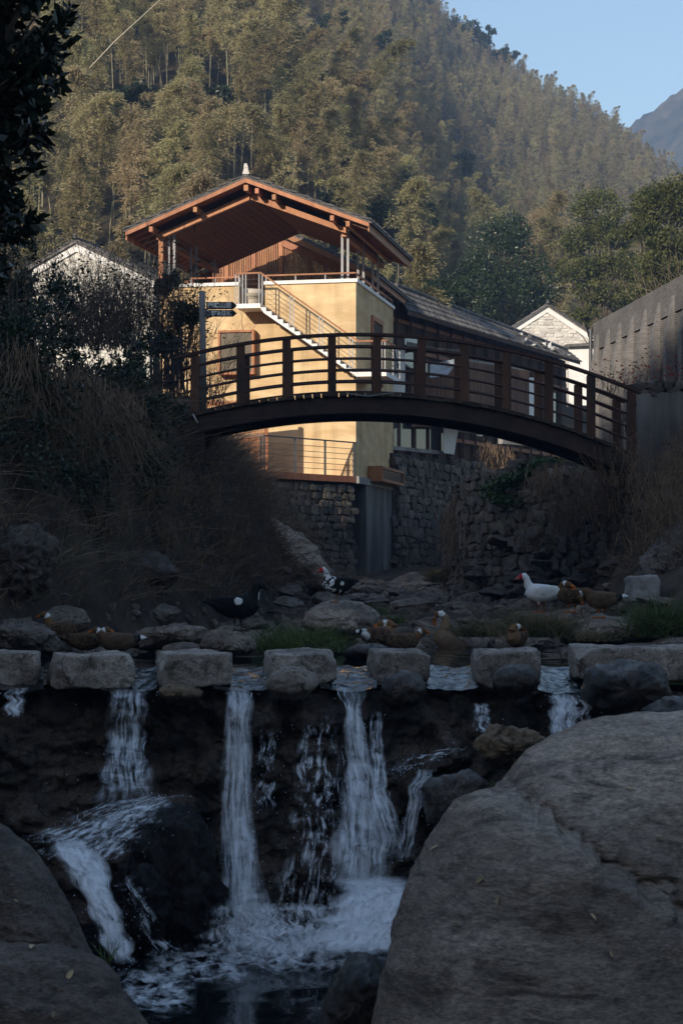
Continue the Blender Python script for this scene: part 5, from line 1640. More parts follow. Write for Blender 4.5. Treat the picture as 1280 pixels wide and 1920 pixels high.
# ------------------------------------------------------------------ bamboo
def bamboo_meshes(seed, h=11.0, start=0.36, nl=26, lean=2.2, spread=1.5):
    rng = np.random.default_rng(seed)
    la = rng.uniform(0, 2 * math.pi)
    ld_ = np.array([math.cos(la), math.sin(la), 0])
    def at(t):
        t = np.asarray(t)
        return ld_[None, :] * (lean * t ** 2.6)[:, None] + np.array([0, 0, 1.0])[None, :] * (h * (t - 0.10 * lean / 2.2 * t ** 5))[:, None]
    ts = np.linspace(0, 1, 14)
    c = MB().tube([Vector(p) for p in at(ts)], [0.055 * (1 - t) ** 0.8 + 0.006 for t in ts], 5, False).mesh('culm', M['culm'], True)
    nb = 120
    tb = start + (1 - start) * rng.uniform(0, 1, nb) ** 0.85
    B = at(tb)
    prof = np.clip((tb - start) / 0.18, 0.25, 1) * (1 - 0.72 * ((tb - start) / (1 - start)) ** 2.0)
    D = rand_dir(nb, rng, 0.15, 0.65)
    L_ = spread * prof * rng.uniform(0.6, 1.2, nb)
    t = np.linspace(0.12, 1, nl)
    bend = np.array([0, 0, -0.55])
    pts = B[:, None, :] + D[:, None, :] * (L_[:, None] * t)[:, :, None] + bend * (L_[:, None] * t ** 2)[:, :, None]
    pts = pts.reshape(-1, 3)
    pts = pts + rng.normal(size=pts.shape) * 0.08
    n = len(pts)
    out = unit(np.repeat(D, nl, 0) * np.array([1, 1, 0.2]) + rng.normal(size=(n, 3)) * 0.55 + np.array([0, 0, -0.45]))
    V, F = leaves_np(pts, out, rng.uniform(0.13, 0.27, n), rng.uniform(0.032, 0.055, n), rng)
    Vb, Fb, _ = twigs_np(B, D, np.tile(bend, (nb, 1)), L_, 0.012, rng, 4)
    leaf = mesh_np('crown', V, F, M['bamboo_leaf'])
    br = mesh_np('branches', Vb, Fb, M['culm'])
    return c, leaf, br
BAM = [bamboo_meshes(300 + i, 10.5 + (i % 3) * 1.1, 0.46 + 0.06 * (i % 3), 40, 1.8 + 0.8 * (i % 4), 1.25 + 0.2 * (i % 3)) for i in range(6)]

rb = random.Random(31)
spots = []
y = 80.0
while y < 420:
    step = 2.6 if y < 125 else 2.15
    w_ = y * 0.198 + 6
    x = -w_ + rb.uniform(0, step)
    while x < w_:
        xx, yy = x + rb.uniform(-1, 1) * step * 0.45, y + rb.uniform(-1, 1) * step * 0.45
        px = 640 + xx / yy * FPX
        keep = True
        if px > 930 and yy < 100:
            keep = False
        if px > 940 and yy < 136 or 770 < px <= 940 and 90 < yy < 114:
            keep = False
        if yy < 88 and (px > 820 or rb.random() < 0.25):
            keep = False
        if keep and noise.fractal(Vector((xx * 0.045, yy * 0.03, 7.7)), 0.8, 2.0, 3) > 0.26:
            keep = False
        if keep:
            spots.append((xx, yy, float(hill(xx, yy))))
        x += step
    y += step * 0.92
SPN = noise
def hill_n(xx, yy):
    return float(hill(xx, yy)) + noise.fractal(Vector((xx * 0.05, yy * 0.05, 0)), 0.9, 2.0, 3) * 2.2 * min(max((yy - 80) / 40, 0), 1)
spots.sort(key=lambda s_: s_[1])
def in_view(s_):
    px = 640 + s_[0] / s_[1] * FPX
    return -60 < px < 1340
near = [s_ for s_ in spots if in_view(s_)][:300]
nearset = set(near)
rest = [s_ for s_ in spots if s_ not in nearset]
for i, (xx, yy, zz) in enumerate(near):
    c, lf, br = BAM[rb.randrange(6)]
    r = bpy.data.objects.new('bamboo', None)
    r.location = (xx, yy, hill_n(xx, yy) - 0.1)
    sc_ = rb.uniform(0.68, 1.08)
    r.scale = (sc_, sc_, sc_ * rb.uniform(0.9, 1.12))
    r.rotation_euler = (rb.uniform(-0.06, 0.06), rb.uniform(-0.06, 0.06), rb.uniform(0, 6.28))
    COL.objects.link(r)
    tag(r, 'tall feathery bamboo on the lower hillside behind the houses', 'bamboo', 'bamboo of the lower hillside')
    for nm, me in (('culm', c), ('crown', lf), ('branches', br)):
        o = bpy.data.objects.new(nm, me)
        o.parent = r
        COL.objects.link(o)

def joined(me_list, name):
    V, F, mi, mats_, b0 = [], [], [], [], 0
    for me in me_list:
        v = np.empty(len(me.vertices) * 3, dtype=np.float32); me.vertices.foreach_get('co', v)
        V.append(v.reshape(-1, 3))
        if me.materials[0] not in mats_:
            mats_.append(me.materials[0])
        for p in me.polygons:
            F.append(tuple(q + b0 for q in p.vertices)); mi.append(mats_.index(me.materials[0]))
        b0 += len(me.vertices)
    out = bpy.data.meshes.new(name)
    out.from_pydata(np.concatenate(V).tolist(), [], F)
    for m_ in mats_:
        out.materials.append(m_)
    out.polygons.foreach_set('material_index', np.array(mi, dtype=np.int32))
    return out

def scatter(name, points, rots, scales, meshes, k='stuff'):
    """one object that carries many copies through geometry nodes"""
    hold = bpy.data.collections.new(name + '_kinds')
    for me in meshes:
        hold.objects.link(bpy.data.objects.new(me.name, me))
    me = bpy.data.meshes.new(name)
    me.from_pydata([tuple(p) for p in points], [], [])
    a = me.attributes.new('rot', 'FLOAT_VECTOR', 'POINT'); a.data.foreach_set('vector', np.asarray(rots, dtype=np.float32).ravel())
    a = me.attributes.new('scl', 'FLOAT_VECTOR', 'POINT'); a.data.foreach_set('vector', np.asarray(scales, dtype=np.float32).ravel())
    a = me.attributes.new('idx', 'INT', 'POINT'); a.data.foreach_set('value', np.asarray([RND.randrange(len(meshes)) for _ in points], dtype=np.int32))
    g = bpy.data.node_groups.new(name, 'GeometryNodeTree')
    g.interface.new_socket('Geometry', in_out='INPUT', socket_type='NodeSocketGeometry')
    g.interface.new_socket('Geometry', in_out='OUTPUT', socket_type='NodeSocketGeometry')
    gi = g.nodes.new('NodeGroupInput'); go = g.nodes.new('NodeGroupOutput')
    ip = g.nodes.new('GeometryNodeInstanceOnPoints')
    ci = g.nodes.new('GeometryNodeCollectionInfo')
    ci.inputs[0].default_value = hold
    ci.inputs[1].default_value = True
    ci.inputs[2].default_value = True
    ip.inputs['Pick Instance'].default_value = True
    def named(nm, t):
        q = g.nodes.new('GeometryNodeInputNamedAttribute'); q.data_type = t; q.inputs[0].default_value = nm
        return q.outputs[0]
    L = g.links
    L.new(gi.outputs[0], ip.inputs['Points']); L.new(ci.outputs[0], ip.inputs['Instance'])
    L.new(named('idx', 'INT'), ip.inputs['Instance Index'])
    L.new(named('rot', 'FLOAT_VECTOR'), ip.inputs['Rotation'])
    L.new(named('scl', 'FLOAT_VECTOR'), ip.inputs['Scale'])
    L.new(ip.outputs[0], go.inputs[0])
    o = bpy.data.objects.new(name, me)
    md = o.modifiers.new('scatter', 'NODES'); md.node_group = g
    COL.objects.link(o)
    kind(o, k)
    return o
FARB = [bamboo_meshes(340 + i, 9.5 + (i % 3) * 1.3, 0.10 + 0.05 * (i % 2), 36, 1.0 + 0.8 * (i % 3), 1.35 + 0.15 * (i % 3)) for i in range(5)]
bam_j = [joined(list(b_), 'bamboo_plant') for b_ in FARB]
pts_, rot_, scl_ = [], [], []
for (xx, yy, zz) in rest:
    s_ = rb.uniform(0.48, 0.82)
    pts_.append((xx, yy, hill_n(xx, yy) - 0.1)); rot_.append((rb.uniform(-0.07, 0.07), rb.uniform(-0.07, 0.07), rb.uniform(0, 6.28))); scl_.append((s_, s_, s_ * rb.uniform(0.85, 1.1)))
o = scatter('bamboo_forest', pts_, rot_, scl_, bam_j)
tag(o, 'mass of feathery olive brown bamboo covering the upper hillside', 'bamboo forest')

# ------------------------------------------------------------------ broadleaf trees
def tree(name, base, lobes, label, nleaf, lsize, m, trunk_r=0.16, seed=0, cat='tree', group=None, limb=True, fork=0.45, fold=0.0, bark=None, inner=0.55):
    rng = np.random.default_rng(seed)
    base = Vector(base)
    root = empty(name, base, label, cat, group)
    cen = sum((Vector(l[0]) for l in lobes), Vector()) / len(lobes)
    fk = base.lerp(cen, fork)
    mb = MB()
    def limb_path(a, b_, sag, n=6):
        out = []
        for i in range(n + 1):
            t = i / n
            p = a.lerp(b_, t)
            p += Vector(rng.normal(size=3) * sag * math.sin(math.pi * t))
            out.append(p)
        return out
    mb.tube(limb_path(base - Vector((0, 0, 0.3)), fk, 0.12), [trunk_r * (1 - 0.4 * i / 6) for i in range(7)], 8)
    tk = mb.build('trunk', bark or M['bark'], root, True)
    if limb:
        for l in lobes:
            mb = MB()
            mb.tube(limb_path(fk, Vector(l[0]), 0.15), [trunk_r * 0.45 * (1 - 0.8 * i / 6) + 0.012 for i in range(7)], 6)
            for q in range(3):
                e = Vector(l[0]) + Vector(rng.normal(size=3)) * l[1] * 0.6
                mb.tube(limb_path(fk.lerp(Vector(l[0]), 0.6), e, 0.08), [trunk_r * 0.16 * (1 - 0.8 * i / 6) + 0.006 for i in range(7)], 5)
            mb.build('limb', bark or M['bark'], root, True)
    Vs, Fs, b0 = [], [], 0
    tot = sum(l[1] ** 2 for l in lobes)
    for l in lobes:
        n = int(nleaf * l[1] ** 2 / tot)
        # clumps inside each lobe, leaves round each clump
        nc = max(6, n // 38)
        cd = unit(rng.normal(size=(nc, 3)))
        cr = rng.uniform(inner, 1.08, nc)[:, None]
        cc = np.array(l[0])[None, :] + cd * cr * l[1] * np.array([1, 1, l[2] if len(l) > 2 else 0.85])[None, :]
        which = rng.integers(0, nc, n)
        pos = cc[which] + rng.normal(size=(n, 3)) * l[1] * 0.14
        D = unit(cd[which] * 0.8 + rng.normal(size=(n, 3)) * 0.8 + np.array([0, 0, -0.15]))
        V, F = leaves_np(pos, D, rng.uniform(0.7, 1.3, n) * lsize, rng.uniform(0.35, 0.6, n) * lsize, rng, fold)
        Vs.append(V); Fs.append(F + b0); b0 += len(V)
    obj('crown', mesh_np('crown', np.concatenate(Vs), np.concatenate(Fs), m), root)
    return root

def lob(px, py, d, rpx, squash=0.85):
    return (tuple(P(px, py, d)), rpx / FPX * d, squash)

def gnd(px, d):
    x_ = (px - 640) / FPX * d
    return (x_, d, hill_n(x_, d))
# dark evergreen between the roofs and the bamboo
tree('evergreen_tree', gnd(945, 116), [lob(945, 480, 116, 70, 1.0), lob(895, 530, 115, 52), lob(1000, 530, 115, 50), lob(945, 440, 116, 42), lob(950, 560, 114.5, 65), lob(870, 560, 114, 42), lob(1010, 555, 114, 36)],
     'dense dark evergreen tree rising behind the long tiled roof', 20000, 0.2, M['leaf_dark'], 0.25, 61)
tree('evergreen_tree', gnd(810, 97), [lob(790, 555, 97, 40), lob(830, 560, 96, 45)], 'low dark evergreen beside the eave of the timber annex', 7000, 0.2, M['leaf_dark'], 0.15, 62)
# olive trees over the brick building
tree('camphor_tree', gnd(1150, 113), [lob(1120, 395, 113, 46), lob(1090, 450, 113, 38, 0.5), lob(1145, 440, 113, 42, 0.6), lob(1075, 505, 113, 36, 0.5), lob(1130, 500, 113, 36, 0.5), lob(1160, 555, 113, 40, 0.5), lob(1095, 590, 103.5, 24, 0.5), lob(1175, 500, 113, 44, 0.6), lob(1200, 560, 113, 44, 0.6), lob(1110, 545, 113, 34, 0.6)],
     'olive broadleaf tree with bare lower limbs beside the small white gable', 20000, 0.2, M['leaf_olive'], 0.2, 63, fork=0.3)
tree('camphor_tree', gnd(1240, 90), [lob(1245, 390, 90, 48), lob(1200, 430, 90, 34, 0.5), lob(1290, 375, 90, 52), lob(1250, 450, 89, 36, 0.5), lob(1215, 385, 91, 34), lob(1300, 460, 89, 40, 0.5), lob(1235, 500, 89, 40, 0.6), lob(1280, 510, 89, 40, 0.6), lob(1225, 545, 89, 34, 0.6)],
     'olive broadleaf tree leaning over the grey brick building', 20000, 0.17, M['leaf_olive'], 0.2, 64, fork=0.3)
rg2 = np.random.default_rng(8)
n = 60
b_ = np.tile(np.array(P(1270, 560, 60)), (n, 1)) + rg2.normal(size=(n, 3)) * np.array([0.7, 0.4, 0.2])
V, F, _ = twigs_np(b_, unit(rand_dir(n, rg2, 0.5, 1) + np.array([-0.3, 0, 0])), rg2.normal(size=(n, 3)) * 0.2, rg2.uniform(0.8, 2.0, n), 0.014, rg2)
tag(obj('bare_shrub', mesh_np('bare_shrub', V, F, M['straw'])), 'pale bare twigs sticking up behind the brick building', 'shrub')
# darker trees on the ridge of the hill
for i, (px, py, r) in enumerate([(745, 20, 26), (790, 10, 32), (830, 40, 30), (868, 45, 28), (895, 68, 18), (770, 50, 24), (905, 50, 12), (850, 70, 18), (945, 95, 15), (930, 88, 12)]):
    xx = (px - 640) / FPX * 394
    gz = hill_n(xx, 394)
    c_ = P(px, py + 20, 394)
    tree('ridge_tree', (xx, 394, gz), [(tuple(c_), r / FPX * 394, 0.9), (tuple(c_ + Vector((1.6, 0.3, 1.4))), r * 0.6 / FPX * 394, 0.9), (tuple(c_ + Vector((-1.6, 0, 0.8))), r * 0.6 / FPX * 394, 0.9), (tuple(c_ - Vector((0.3, 0, 3.0))), r * 0.8 / FPX * 394, 1.0)],
         'dark round-crowned tree on the ridge among the bamboo', 2200, 0.6, M['leaf_dark'], 0.2, 70 + i, group='trees along the ridge', limb=False)
# dark trees added to make the shadow pockets between the bamboo
for i, (px, py, d, r) in enumerate([(600, 200, 0, 34), (550, 260, 0, 34), (380, 240, 0, 40), (330, 330, 0, 40), (660, 330, 0, 34), (720, 400, 0, 45), (690, 470, 0, 50), (760, 440, 0, 42), (640, 420, 0, 40), (860, 330, 0, 24), (620, 60, 0, 20), (240, 250, 0, 36), (710, 90, 0, 16), (560, 110, 0, 24)]):
    d = 86.0
    while d < 390 and hill_n((px - 640) / FPX * d, d) + 4.0 < H + (HOR - py) / FPX * d:
        d += 2.0
    c_ = P(px, py, d)
    gz = hill_n(c_.x, d)
    c_.z = gz + 4.5
    tree('evergreen_tree', (c_.x, d, gz), [(tuple(c_), r / FPX * d, 1.0), (tuple(c_ + Vector((0.9, -0.3, 0.7))), r * 0.7 / FPX * d, 1.0), (tuple(c_ + Vector((-0.8, 0, -0.8))), r * 0.7 / FPX * d, 1.0)],
         'dark evergreen tree added for the shadow pockets between the bamboo', 3200, 0.28, M['leaf_dark'], 0.12, 90 + i, group='dark trees added for shadow pockets in the bamboo', limb=False)
# bare leaning culms
for (pts, lab) in (([(168, 128), (215, 78), (262, 35), (300, 0), (330, -30)], 'long pale dead bamboo culm leaning across the hillside top'),):
    dd = 92 if pts[0][0] < 300 else 84 if pts[0][0] < 760 else 128
    q = [P(a, b2, dd) for a, b2 in pts]
    tag(MB().tube(q, [0.032 * (1 - 0.6 * i / (len(q) - 1)) * (dd / 92) for i in range(len(q))], 6).build('dead_bamboo', M['pale_culm'], None, True), lab, 'bamboo')

# ------------------------------------------------------------------ near dark tree, upper left
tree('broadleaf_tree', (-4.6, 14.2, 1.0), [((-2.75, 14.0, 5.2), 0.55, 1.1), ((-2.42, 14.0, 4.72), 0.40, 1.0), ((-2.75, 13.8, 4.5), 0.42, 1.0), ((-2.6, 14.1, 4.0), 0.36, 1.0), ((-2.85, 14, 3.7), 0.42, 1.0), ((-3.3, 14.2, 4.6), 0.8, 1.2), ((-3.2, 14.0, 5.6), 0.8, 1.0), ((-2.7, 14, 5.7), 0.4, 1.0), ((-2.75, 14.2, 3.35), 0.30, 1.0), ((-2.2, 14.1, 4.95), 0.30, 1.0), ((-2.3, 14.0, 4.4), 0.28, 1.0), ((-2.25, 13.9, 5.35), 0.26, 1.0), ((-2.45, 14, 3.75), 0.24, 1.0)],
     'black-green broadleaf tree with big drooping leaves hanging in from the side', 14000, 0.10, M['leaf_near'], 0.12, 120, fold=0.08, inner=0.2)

# ------------------------------------------------------------------ hedge and bushes on the left bank
def bush(name, px, py, d, rpx, label, nleaf, lsize, m, seed, squash=0.9, group=None, ntw=40, sub=7):
    c_ = P(px, py, d)
    rng = np.random.default_rng(seed)
    r = rpx / FPX * d
    lobes_ = [(tuple(c_ + Vector(rng.normal(size=3) * np.array([0.5, 0.35, 0.4]) * r)), r * rng.uniform(0.4, 0.7), squash) for _ in range(sub)]
    gz = float(ground(c_.x, d))
    gz = min(gz, c_.z - 0.1)
    root = empty(name, (c_.x, d, gz), label, 'shrub', group)
    Vs, Fs, b0 = [], [], 0
    tot = sum(l[1] ** 2 for l in lobes_)
    for l in lobes_:
        n = int(nleaf * l[1] ** 2 / tot)
        nc = max(6, n // 30)
        cd = unit(rng.normal(size=(nc, 3)))
        cc = np.array(l[0])[None, :] + cd * rng.uniform(0.4, 1.1, nc)[:, None] * l[1]
        wh = rng.integers(0, nc, n)
        pos = cc[wh] + rng.normal(size=(n, 3)) * l[1] * 0.16
        D = unit(cd[wh] * 0.7 + rng.normal(size=(n, 3)) * 0.8)
        V, F = leaves_np(pos, D, rng.uniform(0.7, 1.3, n) * lsize, rng.uniform(0.35, 0.6, n) * lsize, rng, 0.05)
        Vs.append(V); Fs.append(F + b0); b0 += len(V)
    obj('foliage', mesh_np('foliage', np.concatenate(Vs), np.concatenate(Fs), m), root)
    B = np.tile(np.array([c_.x, d, gz]), (ntw, 1)) + rng.normal(size=(ntw, 3)) * np.array([0.3 * r, 0.2 * r, 0.0])
    T = np.array(c_)[None, :] + rng.normal(size=(ntw, 3)) * r * 0.7 - B
    Ln = np.linalg.norm(T, axis=1)
    V, F, _ = twigs_np(B, unit(T), rng.normal(size=(ntw, 3)) * 0.1, Ln * 1.1, 0.012, rng)
    obj('stems', mesh_np('stems', V, F, M['twig']), root)
    return root
hedge = [(20, 470, 30, 60), (35, 560, 31, 62), (20, 640, 29, 85), (110, 690, 31, 75), (200, 690, 33, 58), (250, 710, 34, 48), (60, 740, 29, 100), (170, 770, 31, 95), (235, 790, 33, 70), (20, 850, 28, 90), (120, 880, 29.5, 90), (290, 650, 37.5, 30), (318, 530, 38.5, 26), (345, 590, 38.5, 32), (300, 860, 35.2, 45), (230, 900, 32.5, 70)]
HL = ['dark bush under the overhanging broadleaf tree', 'dark bush beside the lower verge of the white gable', 'dark bush directly below the one beside the white gable verge', 'dark bush at the foot of the leafier leggy shrubs', 'dark bush in front of the base of the white gable', 'dark bush next to the free end of the stick fence', 'dark bush on the steep bank above the pale arching straws', 'dark bush in the middle of the steep bank under the leggy shrubs', 'dark bush beside the stone pier of the footbridge', 'dark bush just above the fractured bank rock', 'dark bush above the spray of pale straws', 'small dark bush showing behind the stick fence', 'small dark bush against the terrace corner of the yellow house', 'small dark bush beside the signpost', 'dark bush hanging below the stone pier', 'dark bush low on the bank between the straws and the bridge column']
for i, (px, py, d, r) in enumerate(hedge):
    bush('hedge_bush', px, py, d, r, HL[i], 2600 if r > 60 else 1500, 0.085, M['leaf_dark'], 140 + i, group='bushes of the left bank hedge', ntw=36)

def bare_bush(px, py, d, wpx, hpx, n, label, seed, m=None, leaves=0, group=None, name='bare_shrub', lean=0.0, rr=0.007):
    rng = np.random.default_rng(seed)
    c_ = P(px, py, d)
    w_ = wpx / FPX * d; h_ = hpx / FPX * d
    root = empty(name, c_, label, 'shrub', group)
    B = np.array(c_)[None, :] + rng.normal(size=(n, 3)) * np.array([w_ * 0.35, 0.3, 0.05])
    D = unit(np.stack([rng.normal(size=n) * 0.35 + lean, rng.normal(size=n) * 0.25, np.ones(n)], 1))
    L_ = h_ * rng.uniform(0.5, 1.05, n)
    V, F, c1 = twigs_np(B, D, rng.normal(size=(n, 3)) * 0.12, L_, rr * 1.4, rng, 6)
    m2 = n * 7
    wh = rng.integers(0, n, m2); lv = rng.integers(1, 6, m2)
    B2 = c1[wh, lv]
    D2 = unit(D[wh] + rng.normal(size=(m2, 3)) * 0.6)
    V2, F2, c2 = twigs_np(B2, D2, rng.normal(size=(m2, 3)) * 0.15, h_ * rng.uniform(0.1, 0.34, m2), rr * 0.7, rng, 4)
    obj('twigs', mesh_np('twigs', np.concatenate([V, V2]), np.concatenate([F, F2 + len(V)]), m or M['twig']), root)
    if leaves:
        q = rng.integers(0, m2, leaves)
        pos = c2[q, 3] + rng.normal(size=(leaves, 3)) * 0.05
        V3, F3 = leaves_np(pos, rand_dir(leaves, rng, -0.6, 0.6), rng.uniform(0.06, 0.11, leaves), rng.uniform(0.03, 0.045, leaves), rng)
        obj('foliage', mesh_np('foliage', V3, F3, M['leaf_dark']), root)
    return root
BL_ = ['leafy leggy shrub at the lower verge of the white gable', 'bare leggy shrub under the peak of the white gable', 'bare leggy shrub under the upper verge of the white gable', 'leggy shrub between the white gable and the terrace corner', 'leafy leggy shrub in front of the terrace corner of the yellow house', 'wide low leafless thicket across the foot of the white gable', 'narrow leggy shrub between the fence and the signpost', 'thin bare shrub growing up behind the signpost']
GB = 'bare shrubs in front of the white gable'
for i, (px, py, d, w_, h_, n_, lv) in enumerate([(110, 650, 35, 60, 170, 100, 520), (165, 650, 36, 60, 190, 100, 200), (225, 650, 37, 60, 190, 100, 200), (285, 650, 38, 50, 170, 50, 300), (330, 660, 38.5, 50, 170, 50, 500), (200, 650, 38, 110, 140, 110, 120), (350, 690, 38.8, 30, 160, 30, 200), (395, 760, 39.5, 40, 150, 34, 0)]):
    bare_bush(px, py, d, w_, h_, n_, BL_[i], 200 + i, leaves=lv, group=GB if i < 7 else None)

# brown shrub at the right bridge end and down the right bank
GRL = ['dry brown shrub right beside the last bridge post', 'dry brown shrub below the pale stained wall', 'tall dry shrub in front of the tall grey bank rock', 'dry shrub rising behind the concrete block', 'dry shrub between the concrete block and the tumbled stone bank', 'dry shrub under the last arch segment of the bridge', 'thin dry shrub against the pale stained wall', 'low dry shrub at the foot of the tumbled stones below the fresh grass', 'reddish dry shrub on the ledge beyond the ivy', 'low dry shrub at the foot of the ivy-grown stones', 'dry shrub at the far corner of the tumbled stone bank']
GR = 'dry brown shrubs of the right bank'
for i, (px, py, d, w_, h_, n_) in enumerate([(1150, 910, 36, 60, 90, 34), (1200, 950, 35, 80, 120, 46), (1250, 980, 33, 80, 150, 46), (1270, 1030, 31, 70, 150, 46), (1210, 1040, 33, 80, 110, 40), (1130, 960, 37, 50, 80, 30), (1268, 900, 34.5, 40, 110, 24), (1060, 1000, 41, 60, 80, 30), (930, 880, 50, 50, 50, 30), (1000, 1040, 41, 50, 70, 24), (850, 1040, 48.5, 30, 90, 30)]):
    bare_bush(px, py, d, w_, h_, n_, GRL[i], 230 + i, M['dry_grass'], 0, GR, 'dry_shrub', rr=0.008)

GS = 'dry shrubs on the left slope'
LS = ['dry shrub on the slope directly under the bridge column', 'dry shrub at the foot of the rubble wall under the deck', 'dry shrub leaning over the pale brown rock slope', 'dry shrub above the black rock ledge', 'dry shrub behind the black duck', 'dry shrub beside the spray of pale straws', 'low dry shrub between the black ledge and the pool', 'dry shrub under the dark pier bush', 'dry shrub halfway between the ledge and the rubble wall']
for i, (px, py, h_) in enumerate([(370, 960, 80), (470, 960, 70), (540, 1040, 70), (300, 1030, 80), (450, 1080, 80), (190, 1000, 90), (370, 1095, 60), (290, 950, 90), (410, 1030, 80)]):
    d_ = 26.0
    while d_ < 56 and float(ground((px - 640) / FPX * d_, d_)) < H + (HOR - py) / FPX * d_:
        d_ += 0.25
    bare_bush(px, py, d_, 80, h_, 46, LS[i], 260 + i, M['dry_grass'], 0, GS, 'dry_shrub', rr=0.008)

# ------------------------------------------------------------------ dry brush, vines and grasses on the banks
def on_bank(n, xlo, xhi, ylo, yhi, zlo, zhi, rng):
    x = rng.uniform(xlo, xhi, n * 6); y = rng.uniform(ylo, yhi, n * 6)
    z = ground(x, y)
    ok = (z > zlo) & (z < zhi)
    return np.stack([x[ok], y[ok], z[ok]], 1)[:n]
rg3 = np.random.default_rng(77)
B = on_bank(20000, -6, 0.4, 25.5, 54, 0.55, 4.2, rg3)
n = len(B)
D = unit(np.stack([rg3.normal(size=n) * 0.5 + 0.25, rg3.normal(size=n) * 0.4 - 0.35, np.ones(n) * 0.75], 1))
V, F = blades_np(B, D, np.stack([rg3.normal(size=n) * 0.4 + 0.2, rg3.normal(size=n) * 0.3 - 0.2, -rg3.uniform(0.1, 0.7, n)], 1), rg3.uniform(0.3, 1.05, n), rg3.uniform(0.008, 0.022, n), rg3, 5)
tag(kind(obj('dry_brush', mesh_np('dry_brush', V, F, M['dry_grass'])), 'stuff'), 'matted dry brown brush covering the left bank', 'brush')
B = on_bank(2600, 2.0, 8, 30, 52, 0.9, 3.6, rg3)
n = len(B)
D = unit(np.stack([rg3.normal(size=n) * 0.5 - 0.25, rg3.normal(size=n) * 0.4 - 0.35, np.ones(n) * 0.7], 1))
V, F = blades_np(B, D, np.stack([rg3.normal(size=n) * 0.4 - 0.2, rg3.normal(size=n) * 0.3 - 0.2, -rg3.uniform(0.1, 0.7, n)], 1), rg3.uniform(0.25, 0.7, n), rg3.uniform(0.008, 0.016, n), rg3, 5)
tag(kind(obj('dry_brush', mesh_np('dry_brush', V, F, M['dry_grass'])), 'stuff'), 'thin dry grass between the stones of the right bank', 'brush')
B = on_bank(420, -6, 0.4, 25.5, 54, 0.55, 4.2, rg3)
n = len(B)
D = unit(np.stack([rg3.normal(size=n) * 0.6 + 0.3, rg3.normal(size=n) * 0.4 - 0.3, np.ones(n) * 0.8], 1))
V, F, _ = twigs_np(B, D, np.stack([rg3.normal(size=n) * 0.4 + 0.2, rg3.normal(size=n) * 0.3 - 0.2, -rg3.uniform(0.1, 0.6, n)], 1), rg3.uniform(0.4, 1.3, n), 0.006, rg3, 6)
tag(kind(obj('straws', mesh_np('straws', V, F, M['straw'])), 'stuff'), 'loose pale straws scattered through the left bank brush', 'brush')
# small rubble between the bigger rocks of the bed
prs = random.Random(14)
pp, pr_, ps_ = [], [], []
while len(pp) < 2600:
    yy = 25.5 + prs.random() * 31; xx = prs.uniform(-4.5, 4.8)
    gz = float(ground(xx, yy)); wz = float(np.interp(yy, [27.5, 34, 45, 60], [0, 0.05, 0.38, 0.68]))
    if gz > wz + 0.5 or yy < 28 and -1.3 < xx < 3:
        continue
    s_ = prs.uniform(0.03, 0.11)
    pp.append((xx, yy, max(gz, wz - 0.06) + s_ * 0.3)); pr_.append((prs.uniform(0, 6), prs.uniform(0, 6), prs.uniform(0, 6))); ps_.append((s_ * prs.uniform(0.8, 1.6), s_, s_ * prs.uniform(0.6, 1)))
PEB = [mesh_np('pebble', rock_verts(ICO2, 400 + i, 9, 0.15, 0.8), ICO2[1], M['rock'], False) for i in range(6)]
tag(scatter('rubble', pp, pr_, ps_, PEB), 'small loose rubble between the rocks of the stream bed', 'rubble')
# hanging dry creepers on the two stone walls
def creepers(pts, n, rng, label, drop=(0.4, 1.4)):
    k = rng.integers(0, len(pts) - 1, n); t = rng.uniform(0, 1, n)
    A_ = np.array([tuple(p) for p in pts])
    Bq = A_[k] + (A_[k + 1] - A_[k]) * t[:, None] + rng.normal(size=(n, 3)) * np.array([0.12, 0.12, 0.1])
    D_ = unit(np.stack([rng.normal(size=n) * 0.25, -np.abs(rng.normal(size=n)) * 0.35, -np.ones(n)], 1))
    V_, F_, _ = twigs_np(Bq, D_, rng.normal(size=(n, 3)) * np.array([0.25, 0.1, 0.05]), rng.uniform(*drop, n), 0.009, rng, 5)
    tag(kind(obj('creepers', mesh_np('creepers', V_, F_, M['dry_grass'])), 'stuff'), label, 'creeper')
creepers([P(1000, 885, 42.3), P(1060, 880, 41.2), P(1190, 880, 38.0), P(1150, 930, 38.3), P(1040, 940, 41.4)], 420, rg3, 'dry creepers hanging over the tumbled stone bank')
creepers([P(905, 830, 66), P(960, 850, 60), P(840, 980, 50.2), P(860, 930, 48.6)], 240, rg3, 'brown creepers at the corner of the shadowed rubble wall')
creepers([P(60, 700, 28.5), P(160, 720, 30), P(250, 760, 31.5), P(20, 640, 28)], 700, rg3, 'dry creepers hanging from the left hedge', (0.5, 1.8))
# arching straws on the left
n = 34
B = np.tile(np.array(P(120, 1050, 26.5)), (n, 1)) + rg3.normal(size=(n, 3)) * np.array([0.08, 0.1, 0.06])
V, F, _ = twigs_np(B, unit(np.stack([rg3.uniform(-0.3, 1.3, n), rg3.normal(size=n) * 0.3, rg3.uniform(0.1, 1.2, n)], 1)), np.stack([rg3.uniform(0, 0.3, n), np.zeros(n), -rg3.uniform(0.1, 0.6, n)], 1), rg3.uniform(0.5, 1.4, n), 0.007, rg3, 7)
tag(obj('straw_clump', mesh_np('straw_clump', V, F, M['straw'])), 'spray of pale arching straws on the left bank', 'grass')

